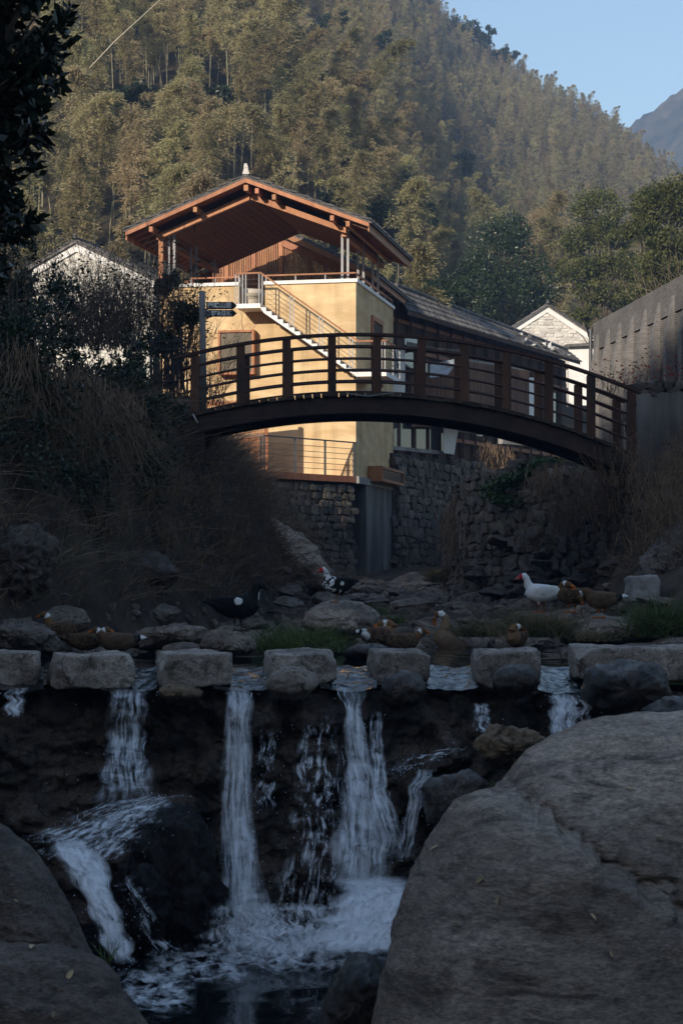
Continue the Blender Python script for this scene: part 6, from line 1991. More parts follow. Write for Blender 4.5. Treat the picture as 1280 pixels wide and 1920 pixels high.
def tuft(px, py, d, wpx, hpx, n, m, label, seed, group=None, droop=0.6):
    rng = np.random.default_rng(seed)
    c_ = P(px, py, d)
    w_ = wpx / FPX * d; h_ = hpx / FPX * d
    B_ = np.array(c_)[None, :] + rng.normal(size=(n, 3)) * np.array([w_ * 0.3, w_ * 0.22, 0.0])
    B_[:, 2] = c_.z - 0.03
    D_ = unit(np.stack([rng.normal(size=n) * 0.6, rng.normal(size=n) * 0.5 - 0.1, np.ones(n)], 1))
    V_, F_ = blades_np(B_, D_, np.stack([rng.normal(size=n) * 0.3, rng.normal(size=n) * 0.25, -rng.uniform(0.2, 1.0, n) * droop], 1), h_ * rng.uniform(0.7, 1.5, n), rng.uniform(0.008, 0.015, n), rng, 5)
    return tag(obj('grass_tuft', mesh_np('grass_tuft', V_, F_, m)), label, 'grass', group)
tuft(560, 1218, 25.6, 130, 62, 1500, M['grass'], 'long drooping green grass clump at the pool edge beside the black duck', 301)
tuft(520, 1222, 25.2, 60, 40, 500, M['grass'], 'low green grass at the foot of the drooping clump', 302)
tuft(1010, 1190, 27.3, 105, 62, 1500, M['grass_mix'], 'bushy half-dry grass clump in front of the white duck', 303)
tuft(890, 1190, 28.0, 62, 36, 600, M['grass_mix'], 'small half-dry grass clump beyond the preening duck', 304)
tuft(1245, 1190, 26.8, 90, 85, 1300, M['grass'], 'tall green grass clump below the concrete block', 305)
tuft(1110, 1198, 26.3, 60, 28, 350, M['grass_mix'], 'thin grass under the orange-legged duck', 306)
tuft(700, 1150, 33.0, 30, 24, 240, M['grass'], 'little green grass tuft among the stream rocks', 307)
tuft(745, 1165, 31.0, 24, 22, 200, M['grass'], 'little green grass tuft close to the preening ducks', 308)
tuft(825, 1090, 50.0, 40, 42, 420, M['grass_mix'], 'yellow green grass tuft at the corner of the tumbled stone bank', 309)
tuft(935, 1470, 15.2, 14, 18, 70, M['grass'], 'tiny bright grass tuft between the boulders', 310)
tuft(200, 1800, 12.0, 12, 45, 14, M['grass'], 'few upright green blades beside the dark brown boulder', 311, None, 0.1)
tuft(1040, 880, 44.0, 70, 30, 900, M['grass'], 'fresh green grass on top of the tumbled stone bank', 312)
# ivy on the right stones
n = 2600
t = rg3.uniform(0, 1, n)
base_ = np.array([tuple(P(1035, 868, 43.2)), tuple(P(985, 890, 43.5)), tuple(P(945, 905, 44.2)), tuple(P(915, 920, 45.0)), tuple(P(960, 940, 43.6))])
k = rg3.integers(0, 4, n)
pos = base_[k] + (base_[k + 1] - base_[k]) * t[:, None] + rg3.normal(size=(n, 3)) * np.array([0.14, 0.12, 0.09]) + np.array([0, -0.25, 0])
V, F = leaves_np(pos, rand_dir(n, rg3, -0.7, 0.3), rg3.uniform(0.06, 0.12, n), rg3.uniform(0.05, 0.08, n), rg3)
tag(kind(obj('ivy', mesh_np('ivy', V, F, M['leaf_ivy'])), 'stuff'), 'green ivy trailing over the tumbled stone bank', 'ivy')
# red-leaved shrubs against the brick building
for i, (px, py, d, w_) in enumerate([(1255, 735, 39.5, 40), (1200, 735, 41.5, 40), (1140, 745, 44.5, 30)]):
    r_ = bare_bush(px, py, d, w_, 60, 14, 'sparse red-leaved shrub against the brick building', 320 + i, group='red-leaved shrubs by the brick building', name='red_shrub')
    n = 70
    pos = np.array(P(px, py - 42, d))[None, :] + rg3.normal(size=(n, 3)) * np.array([0.22, 0.15, 0.16])
    V, F = leaves_np(pos, rand_dir(n, rg3, -0.5, 0.5), rg3.uniform(0.05, 0.1, n), rg3.uniform(0.03, 0.05, n), rg3)
    obj('foliage', mesh_np('foliage', V, F, M['leaf_red']), r_)
# fallen leaves on the boulders
lr = random.Random(3)
LEAF_M = mat('fallen_leaf', (0.35, 0.25, 0.13), (0.45, 0.36, 0.22), 3.0, 0.8, rand=0.4)

from mathutils.bvhtree import BVHTree
bl_ = [o for o in bpy.data.objects if o.name.startswith('boulder')]
trees_ = []
for o in bl_:
    me = o.data
    trees_.append(BVHTree.FromPolygons([v.co for v in me.vertices], [tuple(p.vertices) for p in me.polygons]))
for (px, py) in [(1050, 1562), (815, 1592), (1018, 1518), (935, 1690), (1110, 1720), (900, 1650), (1235, 1575), (100, 1905), (60, 1778), (130, 1830), (1145, 1790), (855, 1735), (30, 1690), (1180, 1480)]:
    dr = Vector(((px - 640) / FPX, 1, (HOR - py) / FPX)).normalized()
    best = None
    for t_ in trees_:
        loc, nrm, idx, dist = t_.ray_cast(CAMP, dr)
        if loc is not None and (best is None or dist < best[2]):
            best = (loc, nrm, dist)
    if best is None:
        continue
    loc, nrm, _ = best
    if nrm.dot(dr) > 0:
        nrm = -nrm
    ax = nrm.orthogonal().normalized()
    ax = Matrix.Rotation(lr.uniform(0, 6.28), 3, nrm) @ ax
    sd = nrm.cross(ax)
    L_ = lr.uniform(0.02, 0.042)
    p0 = loc + nrm * 0.006
    vs = [p0 - ax * L_, p0 - ax * L_ * 0.2 + sd * L_ * 0.4 + nrm * L_ * 0.25, p0 + ax * L_ * 0.5 + sd * L_ * 0.28 + nrm * L_ * 0.3, p0 + ax * L_ + nrm * L_ * 0.15, p0 + ax * L_ * 0.5 - sd * L_ * 0.28 + nrm * L_ * 0.3, p0 - ax * L_ * 0.2 - sd * L_ * 0.4 + nrm * L_ * 0.25, p0]
    o = MB().add(vs, [(0, 1, 6), (1, 2, 6), (2, 3, 6), (3, 4, 6), (4, 5, 6), (5, 0, 6)]).build('fallen_leaf', LEAF_M)
    tag(o, 'small dry fallen leaf lying on a foreground boulder', 'leaf', 'fallen leaves on the boulders')
# ------------------------------------------------------------------ falling water
def path_at(ctrl, t):
    ctrl = np.array([tuple(P(a, b2, c)) for a, b2, c in ctrl])
    s_ = np.linspace(0, 1, len(ctrl))
    return np.stack([np.interp(t, s_, ctrl[:, i]) for i in range(3)], -1)
def smooth_path(ctrl, n=40):
    q = [np.array(tuple(P(a, b2, c))) for a, b2, c in ctrl]
    out = []
    for i in range(len(q) - 1):
        p0 = q[max(i - 1, 0)]; p1 = q[i]; p2 = q[i + 1]; p3 = q[min(i + 2, len(q) - 1)]
        for t in np.linspace(0, 1, max(2, n // (len(q) - 1)), endpoint=False):
            out.append(0.5 * ((2 * p1) + (-p0 + p2) * t + (2 * p0 - 5 * p1 + 4 * p2 - p3) * t * t + (-p0 + 3 * p1 - 3 * p2 + p3) * t ** 3))
    out.append(q[-1])
    return np.array(out)
wr_ = np.random.default_rng(91)

def fall(ctrl, widths, strands, label, drops=200, veil=True, vmat='veil', seed=0, rmin=0.004, rmax=0.011, lift=0.05, layers=1):
    """one fall: translucent sheet, streaks that break up, and drops"""
    rng = np.random.default_rng(seed + 500)
    path = smooth_path(ctrl)
    n = len(path)
    T = np.linspace(0, 1, n)
    W_ = np.interp(T, np.linspace(0, 1, len(widths)), np.array(widths)) / FPX * 18.0 * 1.05
    arcl = np.concatenate([[0], np.cumsum(np.linalg.norm(np.diff(path, axis=0), axis=1))])
    W_ = W_ * np.array([1 + 0.35 * noise.noise(Vector((seed * 3.3, t_ * 9, 0))) for t_ in T])
    root = empty('waterfall', Vector(path[-1]), label, 'waterfall')
    side = np.array([1.0, 0, 0])
    if veil:
        for ly in range(layers):
            m_ = 16
            lat = np.array([0.05 * noise.noise(Vector((seed * 5.1 + ly, t_ * 5, 4))) for t_ in T])
            Vv, uv_, fl_ = [], [], []
            for i in range(n):
                for j in range(m_):
                    a = j / (m_ - 1) * 2 - 1
                    bulge = 0.04 * (1 - a * a) + 0.035 * noise.noise(Vector((a * 2.5, i * 0.16, seed + 3.1 * ly)))
                    Vv.append(path[i] + side * (a * W_[i] * (1.05 + 0.15 * ly) * (1 + 0.2 * noise.noise(Vector((a, i * 0.35, seed)))) + lat[i]) + np.array([0, -bulge - 0.03 * ly, 0.02 * noise.noise(Vector((a * 3, i * 0.2, 9 + seed)))]))
                    uv_.append((j / (m_ - 1), T[i])); fl_.append((a * W_[i] + 5 * seed + 1.7 * ly, arcl[i]))
            ii2 = np.arange(n - 1)[:, None] * m_ + np.arange(m_ - 1)[None, :]
            F_ = np.stack([ii2, ii2 + 1, ii2 + m_ + 1, ii2 + m_], -1).reshape(-1, 4)
            kind(obj('water_sheet', mesh_np('water_sheet', np.array(Vv), F_, M[vmat], True, uv=uv_, flow=fl_), root), 'stuff')
    Vs, Fs, b0 = [], [], 0
    for s_ in range(int(strands * 0.1)):
        a = rng.uniform(-1, 1)
        t0 = rng.uniform(0, 0.96)
        t1 = min(1.0, t0 + rng.uniform(0.03, 0.14))
        k = max(4, int((t1 - t0) * n))
        tt = np.linspace(t0, t1, k)
        c_ = np.stack([np.interp(tt, T, path[:, q]) for q in range(3)], 1)
        ww = np.interp(tt, T, W_)
        wob = rng.uniform(0, 99)
        a2 = a + 0.18 * np.array([noise.noise(Vector((wob, q * 7, 0))) for q in tt])
        c_[:, 0] += a2 * ww
        c_[:, 1] -= lift * rng.uniform(0.4, 1.4)
        r0 = rng.uniform(rmin, rmax) * 0.5 * np.sin(np.linspace(0.12, math.pi - 0.06, k)) * np.array([1 + 0.7 * noise.noise(Vector((wob + 5, q * 30, 0))) for q in tt])
        ring = []
        for q in range(4):
            an = q * math.pi / 2
            ring.append(c_ + np.stack([np.cos(an) * r0, np.sin(an) * r0 * 0.7, np.zeros(k)], 1))
        V_ = np.stack(ring, 1).reshape(-1, 3)
        base = np.arange(k - 1)[:, None] * 4 + np.arange(4)[None, :]
        nxt = np.arange(k - 1)[:, None] * 4 + (np.arange(4)[None, :] + 1) % 4
        F_ = np.stack([base, nxt, nxt + 4, base + 4], -1).reshape(-1, 4)
        Vs.append(V_); Fs.append(F_ + b0); b0 += len(V_)
    drops = int(drops * 0.35)
    if drops:
        tt = rng.uniform(0, 1, drops) ** 0.7
        c_ = np.stack([np.interp(tt, T, path[:, q]) for q in range(3)], 1)
        ww = np.interp(tt, T, W_)
        c_[:, 0] += rng.normal(size=drops) * ww * 0.9
        c_[:, 1] -= np.abs(rng.normal(size=drops)) * 0.07 + 0.03
        c_[:, 2] += rng.normal(size=drops) * 0.03
        r_ = rng.uniform(0.0015, 0.0055, drops)
        oc = np.array([[1, 0, 0], [0, 1, 0], [-1, 0, 0], [0, -1, 0], [0, 0, 1.7], [0, 0, -1.7]])
        V_ = (c_[:, None, :] + oc[None] * r_[:, None, None]).reshape(-1, 3)
        f0 = np.array([[0, 1, 4, 4], [1, 2, 4, 4], [2, 3, 4, 4], [3, 0, 4, 4], [1, 0, 5, 5], [2, 1, 5, 5], [3, 2, 5, 5], [0, 3, 5, 5]])
        F_ = (np.arange(drops)[:, None, None] * 6 + f0[None]).reshape(-1, 4)
        tri = mesh_np('water_drops', V_, F_[:, :3], M['drop'])
        kind(obj('water_drops', tri, root), 'stuff')
    if Vs:
        kind(obj('water_streaks', mesh_np('water_streaks', np.concatenate(Vs), np.concatenate(Fs), M['drop'], True), root), 'stuff')
    return root

def lip(px0, px1, py_back, py_front, d0, d1, label):
    """rippled water bending over the lip between two stones"""
    n, m_ = 30, 14
    V_, uv_ = [], []
    for i in range(n):
        t = i / (n - 1)
        d_ = d0 + (d1 - d0) * t
        py = py_back + (py_front - py_back) * t ** 1.25
        for j in range(m_):
            a = j / (m_ - 1)
            p = P(px0 + (px1 - px0) * a, py, d_)
            p.z += 0.022 * noise.noise(Vector((p.x * 9, p.y * 7, 1))) + 0.03 * (abs(a - 0.5) * 2) ** 3
            V_.append(tuple(p)); uv_.append((a, t))
    i_ = np.arange(n - 1)[:, None] * m_ + np.arange(m_ - 1)[None, :]
    F_ = np.stack([i_, i_ + m_, i_ + m_ + 1, i_ + 1], -1).reshape(-1, 4)
    o = obj('water_lip', mesh_np('water_lip', V_, F_, M['ripple'], True, uv=uv_))
    kind(o, 'structure')
lip(190, 295, 1254, 1298, 19.9, 18.62, '')
lip(400, 500, 1252, 1296, 19.9, 18.66, '')
lip(600, 706, 1250, 1296, 19.9, 18.66, '')
lip(795, 896, 1250, 1294, 19.9, 18.7, '')
lip(1008, 1098, 1250, 1300, 19.9, 18.6, '')
lip(-10, 82, 1256, 1296, 19.9, 18.66, '')

fall([(245, 1290, 18.55), (240, 1330, 18.3), (236, 1400, 18.1), (236, 1505, 16.9)], [36, 30, 36, 62], 46, 'thin double fall between the mossy and the square stepping stones', 160, seed=1)
fall([(30, 1290, 18.6), (28, 1312, 18.45), (27, 1345, 18.3)], [18, 18, 14], 14, 'short trickle beside the end stepping stone', 30, seed=2)
fall([(448, 1288, 18.6), (447, 1330, 18.3), (446, 1450, 18.1), (450, 1600, 17.6), (452, 1700, 17.2), (458, 1772, 17.0)], [26, 22, 22, 26, 46, 54], 110, 'straight tall fall below the gap beside the wedged rock', 330, seed=3, layers=2)
fall([(655, 1290, 18.6), (663, 1340, 18.3), (672, 1430, 18.0), (680, 1520, 17.5), (680, 1600, 17.1), (672, 1660, 16.8)], [22, 16, 20, 40, 52, 42], 150, 'main white fall beside the narrowest stepping stone', 420, seed=4, layers=2)
fall([(698, 1330, 18.4), (706, 1400, 18.1), (716, 1480, 17.6), (735, 1580, 17.0)], [10, 12, 16, 22], 44, 'slender side fall next to the main white fall', 140, seed=5)
fall([(600, 1340, 18.3), (596, 1450, 18.0), (590, 1560, 17.5), (580, 1740, 17.1)], [30, 40, 44, 70], 60, 'broken trickles over the dark weir stones', 520, vmat='lace', seed=6, rmax=0.008)
fall([(505, 1370, 18.2), (500, 1440, 18.0), (492, 1520, 17.6)], [16, 18, 18], 24, 'thin broken trickle beside the straight tall fall', 140, vmat='lace', seed=7, rmax=0.007)
fall([(700, 1640, 17.0), (705, 1680, 16.5), (692, 1730, 16.2), (676, 1785, 15.9)], [44, 52, 62, 70], 130, 'broad white chute pouring along the huge boulder', 420, vmat='chute', seed=8, rmax=0.012, layers=3)
fall([(800, 1440, 17.3), (782, 1480, 17.0), (770, 1540, 16.8), (757, 1610, 16.6)], [16, 12, 14, 20], 50, 'narrow slanting run of water above the white chute', 160, seed=9)
fall([(902, 1318, 18.2), (903, 1345, 18.0), (905, 1372, 17.7)], [14, 15, 16], 30, 'small fall behind the broken tan rock', 70, seed=10)
fall([(1058, 1300, 18.4), (1060, 1330, 18.1), (1058, 1385, 17.7)], [26, 26, 26], 52, 'small glassy fall beside the long slab', 90, seed=11, layers=2)
fall([(1096, 1310, 18.2), (1098, 1340, 18.0), (1102, 1372, 17.8)], [8, 9, 10], 16, 'thin thread of water next to the small glassy fall', 30, seed=12)
fall([(860, 1400, 17.7), (800, 1420, 17.4), (740, 1445, 17.2)], [22, 30, 20], 30, 'scattered spray on the ledge under the tan rock', 240, vmat='lace', seed=13, rmax=0.006)
fall([(320, 1490, 16.9), (270, 1500, 16.7), (215, 1525, 16.4), (150, 1560, 16.0), (110, 1580, 15.7)], [26, 40, 56, 62, 56], 90, 'white water spreading off the splitting rock', 420, vmat='lace', seed=14, lift=0.03, layers=2)
fall([(125, 1570, 15.6), (160, 1620, 15.2), (188, 1690, 14.9), (214, 1760, 14.7), (240, 1805, 14.6)], [30, 26, 20, 18, 18], 90, 'steep side stream sliding past the dark brown boulder', 240, vmat='chute', seed=15, lift=0.03, layers=2)
fall([(230, 1640, 15.9), (260, 1690, 15.8), (300, 1760, 15.7), (330, 1800, 15.6)], [16, 14, 18, 26], 50, 'thin lacy runs down the front of the splitting rock', 220, vmat='lace', seed=16, lift=0.03)

fall([(300, 1495, 16.8), (240, 1530, 16.4), (190, 1570, 16.0), (150, 1610, 15.6)], [20, 40, 50, 50], 40, 'foaming fan of water left of the splitting rock', 300, vmat='lace', seed=21, lift=0.03, layers=3)
fall([(560, 1690, 17.0), (565, 1740, 16.7), (570, 1785, 16.4)], [60, 100, 130], 40, 'low curtain of splash behind the basin foam', 420, vmat='lace', seed=22, layers=3)
fall([(455, 1690, 17.0), (458, 1740, 16.8), (462, 1785, 16.6)], [40, 62, 74], 40, 'splash where the straight tall fall lands', 420, vmat='lace', seed=23, layers=3)
# foam and churned water in the lower basin
def foam_patch(poly_px, z, label, seed, amp=0.03):
    n, m_ = 40, 60
    V_, uv_, fl_ = [], [], []
    (x0, y0), (x1, y1) = poly_px
    for i in range(n):
        for j in range(m_):
            px = x0 + (x1 - x0) * j / (m_ - 1); py = y0 + (y1 - y0) * i / (n - 1)
            d_ = (H - z) * FPX / (py - HOR)
            p = P(px, py, d_)
            p.z = z + 0.012 + max(0, amp * (0.4 + noise.fractal(Vector((p.x * 5, p.y * 5, seed)), 0.8, 2, 4)))
            V_.append(tuple(p)); uv_.append((j / (m_ - 1), i / (n - 1))); fl_.append((p.x, p.y))
    i_ = np.arange(n - 1)[:, None] * m_ + np.arange(m_ - 1)[None, :]
    F_ = np.stack([i_, i_ + m_, i_ + m_ + 1, i_ + 1], -1).reshape(-1, 4)
    o = obj('foam', mesh_np('foam', V_, F_, M['foam'], True, uv=uv_, flow=fl_))
    tag(kind(o, 'stuff'), label, 'foam')
foam_patch(((395, 1745), (745, 1830)), -2.19, 'white foam at the foot of the falls', 1, 0.07)
foam_patch(((420, 1750), (700, 1810)), -2.16, 'second layer of froth where the tall falls land', 5, 0.10)
foam_patch(((270, 1780), (480, 1850)), -2.19, 'thinner foam drifting off below the splitting rock', 2, 0.04)
foam_patch(((215, 1825), (370, 1905)), -2.19, 'foam where the side stream enters the basin', 3, 0.04)
# ------------------------------------------------------------------ ducks
def duck(px, py, d, heading, size, pal, label, neck='up', legs=True, pitch=0.0, seed=0, leg_col=(0.42, 0.10, 0.015), sink=0.0):
    """one continuous body: lofted torso, wings, neck, head, bill, tail and legs fused, then coloured by region.
       heading: 0 faces right in the picture, pi faces left; py is where the feet (or waterline) stand"""
    rng = np.random.default_rng(seed)
    base = P(px, py, d)
    mb_v, mb_f, mb_c = [], [], []
    def loft(path, rad, region, n=12):
        path = [Vector(p) for p in path]
        b0 = len(mb_v)
        for i, p in enumerate(path):
            t = (path[min(i + 1, len(path) - 1)] - path[max(i - 1, 0)]).normalized()
            s_ = t.cross(Vector((0, 0, 1)))
            if s_.length < 0.05:
                s_ = Vector((0, 1, 0))
            s_.normalize()
            u_ = s_.cross(t).normalized()
            ry, rz_ = rad[i] if hasattr(rad[i], '__len__') else (rad[i], rad[i])
            for k in range(n):
                a = 2 * math.pi * k / n
                mb_v.append(p + s_ * math.cos(a) * ry + u_ * math.sin(a) * rz_)
                mb_c.append(region[i] if isinstance(region, list) else region)
        for i in range(len(path) - 1):
            for k in range(n):
                k2 = (k + 1) % n
                mb_f.append((b0 + i * n + k, b0 + i * n + k2, b0 + (i + 1) * n + k2, b0 + (i + 1) * n + k))
        mb_f.append(tuple(b0 + k for k in range(n))[::-1]); mb_f.append(tuple(b0 + (len(path) - 1) * n + k for k in range(n)))
    zb = 0.26 if legs else 0.085
    # torso, tail to breast
    loft([(-0.37, 0, zb + 0.06), (-0.28, 0, zb + 0.045), (-0.18, 0, zb + 0.02), (-0.07, 0, zb), (0.05, 0, zb), (0.14, 0, zb + 0.025), (0.205, 0, zb + 0.06)],
         [(0.035, 0.012), (0.065, 0.032), (0.105, 0.085), (0.132, 0.122), (0.134, 0.132), (0.108, 0.118), (0.06, 0.08)],
         ['tail', 'tail', 'body', 'body', 'body', 'breast', 'breast'], 16)
    for sy in (-1, 1):                        # folded wings
        loft([(0.10, sy * 0.115, zb + 0.04), (0.0, sy * 0.13, zb + 0.045), (-0.12, sy * 0.105, zb + 0.06), (-0.24, sy * 0.05, zb + 0.07), (-0.33, sy * 0.02, zb + 0.08)],
             [(0.012, 0.04), (0.022, 0.07), (0.022, 0.055), (0.018, 0.03), (0.01, 0.012)], ['wing', 'wing', 'wing', 'tip', 'tip'], 10)
    nb = zb + 0.05
    N_ = {'up': [(0.13, 0, nb), (0.185, 0, nb + 0.06), (0.20, 0, nb + 0.115), (0.21, 0, nb + 0.155), (0.24, 0, nb + 0.18), (0.285, 0, nb + 0.172), (0.33, 0, nb + 0.15), (0.36, 0, nb + 0.142)],
          'low': [(0.15, 0, nb), (0.215, 0, nb + 0.03), (0.25, 0, nb + 0.07), (0.26, 0, nb + 0.10), (0.29, 0, nb + 0.11), (0.325, 0, nb + 0.10), (0.365, 0, nb + 0.085), (0.395, 0, nb + 0.08)],
          'tuck': [(0.15, 0, nb), (0.18, 0.0, nb + 0.08), (0.14, 0.02, nb + 0.13), (0.09, 0.045, nb + 0.125), (0.05, 0.065, nb + 0.115), (0.0, 0.075, nb + 0.10), (-0.04, 0.08, nb + 0.085), (-0.07, 0.08, nb + 0.075)],
          'down': [(0.15, 0, nb), (0.215, 0, nb + 0.07), (0.265, 0, nb + 0.085), (0.30, 0, nb + 0.05), (0.31, 0, nb + 0.0), (0.30, 0, nb - 0.05), (0.285, 0, nb - 0.09), (0.275, 0, nb - 0.12)],
          'arch': [(0.12, 0, nb), (0.165, 0, nb + 0.12), (0.215, 0, nb + 0.20), (0.285, 0, nb + 0.215), (0.33, 0, nb + 0.17), (0.335, 0, nb + 0.115), (0.30, 0, nb + 0.065), (0.265, 0, nb + 0.045)]}[neck]
    loft(N_, [(0.075, 0.085), (0.055, 0.062), (0.043, 0.047), (0.042, 0.044), (0.046, 0.049), (0.036, 0.038), (0.024, 0.017), (0.022, 0.012)],
         ['breast', 'neck', 'neck', 'ring', 'head', 'face', 'bill', 'bill'], 12)
    if neck == 'up' and pal.get('crest'):
        loft([(0.21, 0, nb + 0.205), (0.24, 0, nb + 0.222)], [0.016, 0.014], 'head', 8)
    if legs:
        for sy in (-1, 1):
            sx = 0.02 + sy * 0.035
            loft([(sx, sy * 0.05, zb - 0.06), (sx - 0.01, sy * 0.05, 0.10), (sx, sy * 0.05, 0.02)], [0.03, 0.015, 0.013], ['belly', 'leg', 'leg'], 8)
            loft([(sx - 0.03, sy * 0.05, 0.014), (sx + 0.03, sy * 0.052, 0.014), (sx + 0.085, sy * 0.055, 0.012)], [(0.012, 0.011), (0.03, 0.012), (0.045, 0.010)], 'leg', 8)
    V_ = np.array([tuple(v) for v in mb_v])
    tmp = bpy.data.meshes.new('duck_tmp')
    tmp.from_pydata(V_.tolist(), [], mb_f)
    bm = bmesh.new(); bm.from_mesh(tmp); bmesh.ops.recalc_face_normals(bm, faces=bm.faces); bm.to_mesh(tmp); bm.free()
    ob = bpy.data.objects.new('duck_tmp', tmp)
    COL.objects.link(ob)
    md = ob.modifiers.new('fuse', 'REMESH'); md.mode = 'VOXEL'; md.voxel_size = 0.0085; md.use_smooth_shade = True
    ms = ob.modifiers.new('soft', 'SMOOTH'); ms.factor = 0.4; ms.iterations = 2
    me = bpy.data.meshes.new_from_object(ob.evaluated_get(bpy.context.evaluated_depsgraph_get()))
    bpy.data.objects.remove(ob)
    me.name = 'duck'
    kd = KDTree(len(V_))
    for i, v in enumerate(V_):
        kd.insert(v, i)
    kd.balance()
    nv = len(me.vertices)
    cols = np.ones((nv, 4), dtype=np.float32)
    off = Vector((seed * 3.7, 0, 0))
    for i, v in enumerate(me.vertices):
        _, j, _ = kd.find(v.co)
        reg = mb_c[j]
        c1 = pal.get(reg, pal['body'])
        if callable(c1):
            c1 = c1(v.co)
        c1 = np.array(c1)
        sp = pal.get('speckle', 0)
        if sp and reg in ('body', 'wing', 'breast', 'tail', 'tip'):
            q = noise.noise(Vector((v.co.x * 42, v.co.y * 42, v.co.z * 60)) + off)
            c1 = c1 * (1 - sp * (0.5 + 0.5 * (1 if q > 0.05 else -0.3)))
        mo = pal.get('mottle')
        if mo is not None and reg in mo[1]:
            q = noise.noise(v.co * 26 + off)
            if q > mo[2]:
                c1 = np.array(mo[0])
        for (cx, cy_abs, cz, rr, cc) in pal.get('spots', []):
            if (v.co.x - cx) ** 2 + (abs(v.co.y) - cy_abs) ** 2 + (v.co.z - zb - cz) ** 2 < rr * rr:
                c1 = np.array(cc)
        if reg == 'leg':
            c1 = np.array(leg_col)
        cols[i, :3] = c1
    a = me.color_attributes.new('col', 'FLOAT_COLOR', 'POINT')
    a.data.foreach_set('color', cols.ravel())
    me.materials.clear(); me.materials.append(M['duck'])
    me.polygons.foreach_set('use_smooth', np.ones(len(me.polygons), dtype=bool))
    o = bpy.data.objects.new('duck', me)
    o.location = base - Vector((0, 0, sink))
    o.rotation_euler = (0, pitch, heading)
    o.scale = (size, size, size)
    COL.objects.link(o)
    return tag(o, label, 'duck')

BLACK, WHITE, ORANGE, RED = (0.008, 0.009, 0.010), (0.72, 0.72, 0.70), (0.50, 0.13, 0.02), (0.45, 0.02, 0.025)
BRN, TAN, DRK = (0.15, 0.095, 0.055), (0.24, 0.165, 0.10), (0.055, 0.04, 0.028)
pal_black = dict(body=BLACK, wing=BLACK, tip=BLACK, tail=BLACK, breast=BLACK, neck=BLACK, ring=BLACK, head=BLACK, face=BLACK, bill=(0.05, 0.03, 0.03), belly=BLACK,
                 spots=[(0.02, 0.15, 0.07, 0.045, WHITE), (0.25, 0.0, 0.14, 0.034, WHITE), (0.245, 0.0, 0.10, 0.036, WHITE), (0.265, 0.0, 0.185, 0.022, WHITE)])
pal_mott = dict(body=BLACK, wing=BLACK, tip=BLACK, tail=BLACK, breast=WHITE, neck=WHITE, ring=WHITE, head=WHITE, face=RED, bill=(0.3, 0.08, 0.06), belly=WHITE,
                mottle=(BLACK, ('breast', 'neck'), 0.12), spots=[(0.0, 0.13, 0.03, 0.035, WHITE), (-0.25, 0.0, -0.02, 0.05, (0.3, 0.28, 0.25))])
pal_white = dict(body=WHITE, wing=WHITE, tip=WHITE, tail=WHITE, breast=WHITE, neck=WHITE, ring=WHITE, head=WHITE, face=RED, bill=(0.5, 0.16, 0.13), belly=WHITE, crest=True)
pal_brown = dict(body=BRN, wing=(0.17, 0.115, 0.07), tip=DRK, tail=BRN, breast=(0.17, 0.11, 0.065), neck=(0.16, 0.085, 0.035), ring=WHITE, head=(0.13, 0.075, 0.036), face=(0.13, 0.075, 0.036), bill=ORANGE, belly=BRN, speckle=0.75)
pal_tan = dict(body=TAN, wing=(0.21, 0.155, 0.105), tip=(0.10, 0.07, 0.05), tail=TAN, breast=TAN, neck=TAN, ring=WHITE, head=(0.19, 0.10, 0.04), face=(0.19, 0.10, 0.04), bill=ORANGE, belly=TAN, speckle=0.4)
pal_pied = dict(body=(0.17, 0.10, 0.06), wing=(0.10, 0.06, 0.045), tip=WHITE, tail=BLACK, breast=(0.22, 0.13, 0.07), neck=(0.2, 0.1, 0.04), ring=WHITE, head=(0.15, 0.085, 0.04), face=(0.15, 0.085, 0.04), bill=ORANGE, belly=WHITE, speckle=0.35,
                spots=[(-0.22, 0.06, 0.0, 0.07, WHITE)])
pal_drake = dict(body=(0.14, 0.095, 0.06), wing=(0.13, 0.09, 0.06), tip=(0.05, 0.05, 0.05), tail=BLACK, breast=(0.12, 0.07, 0.04), neck=(0.10, 0.06, 0.03), ring=WHITE, head=(0.12, 0.07, 0.03), face=(0.12, 0.07, 0.03), bill=ORANGE, belly=(0.13, 0.09, 0.06), speckle=0.3,
                 spots=[(-0.33, 0.0, 0.06, 0.06, WHITE)])
duck(444, 1184, 25.0, 0.05, 1.22, pal_black, 'large black duck with white wing spot and white throat patches', 'up', seed=1, leg_col=(0.05, 0.045, 0.04))
duck(632, 1130, 28.6, math.pi + 0.55, 1.0, pal_mott, 'black duck with white mottled neck and red face', 'up', seed=2, leg_col=(0.3, 0.12, 0.05), pitch=0.0)
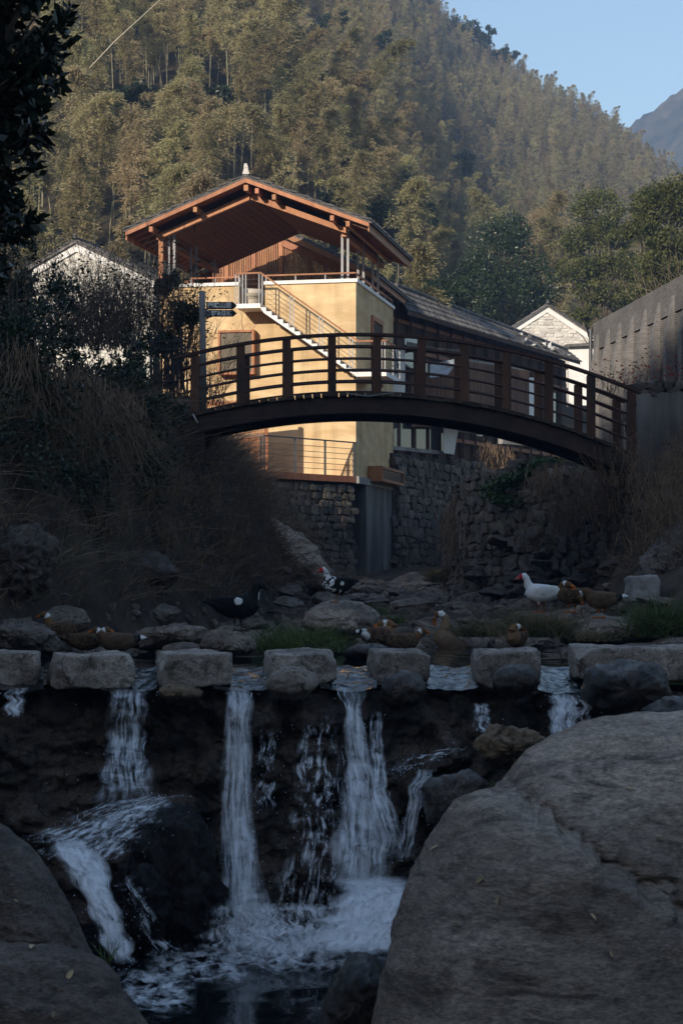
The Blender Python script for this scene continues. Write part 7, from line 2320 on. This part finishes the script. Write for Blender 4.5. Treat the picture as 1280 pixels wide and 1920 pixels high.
duck(1016, 1150, 28.0, math.pi - 0.06, 1.1, pal_white, 'white duck with red face patch', 'up', seed=3)
duck(1073, 1150, 27.6, math.pi - 0.5, 0.98, pal_brown, 'speckled brown duck with its head laid back beside the white duck', 'tuck', seed=4)
duck(1128, 1160, 27.2, math.pi - 0.35, 1.0, pal_drake, 'brown duck on bright orange legs with its head lowered', 'down', seed=5)
duck(836, 1213, 28.0, math.pi - 0.1, 1.15, pal_tan, 'tan duck standing in the pool with neck arched and bill to its breast', 'arch', False, pitch=-0.55, seed=6, sink=0.03)
duck(712, 1204, 27.4, 0.25, 1.05, pal_pied, 'brown duck with black and white tail feathers preening at the pool edge', 'tuck', False, seed=7)
duck(752, 1216, 26.2, 0.1, 1.0, pal_brown, 'speckled duck with white neck ring behind the narrowest stepping stone', 'low', False, seed=8)
duck(968, 1208, 26.6, math.pi + 1.1, 0.95, pal_pied, 'small ruffled duck bathing behind the tall stepping stone', 'tuck', False, seed=9)
duck(118, 1196, 25.6, math.pi - 0.1, 1.0, pal_brown, 'speckled duck with raised brown head and bright orange bill', 'up', False, seed=10)
duck(160, 1214, 24.2, 0.15, 0.92, pal_brown, 'speckled duck resting low beside the long turned stepping stone with white wing flash', 'low', False, seed=11)
duck(222, 1216, 24.0, math.pi, 0.95, pal_drake, 'brown duck with pale neck lying behind the long turned stepping stone', 'low', False, seed=12)

# ------------------------------------------------------------------ fallen leaves on the boulders
# ------------------------------------------------------------------ valley haze
hz = MB().box(-560, 660, -200, 1300, -6, 232).mesh('haze', M['mortar'])
hm = bpy.data.materials.new('haze_air')
hm.use_nodes = True
nt = hm.node_tree
nt.nodes.remove(nt.nodes['Principled BSDF'])
pv = nt.nodes.new('ShaderNodeVolumePrincipled')
pv.inputs['Color'].default_value = (0.42, 0.62, 1.0, 1)
pv.inputs['Density'].default_value = 0.00055
pv.inputs['Anisotropy'].default_value = 0.0
nt.links.new(pv.outputs[0], nt.nodes['Material Output'].inputs['Volume'])
hz.materials.clear(); hz.materials.append(hm)
kind(obj('haze', hz), 'stuff')
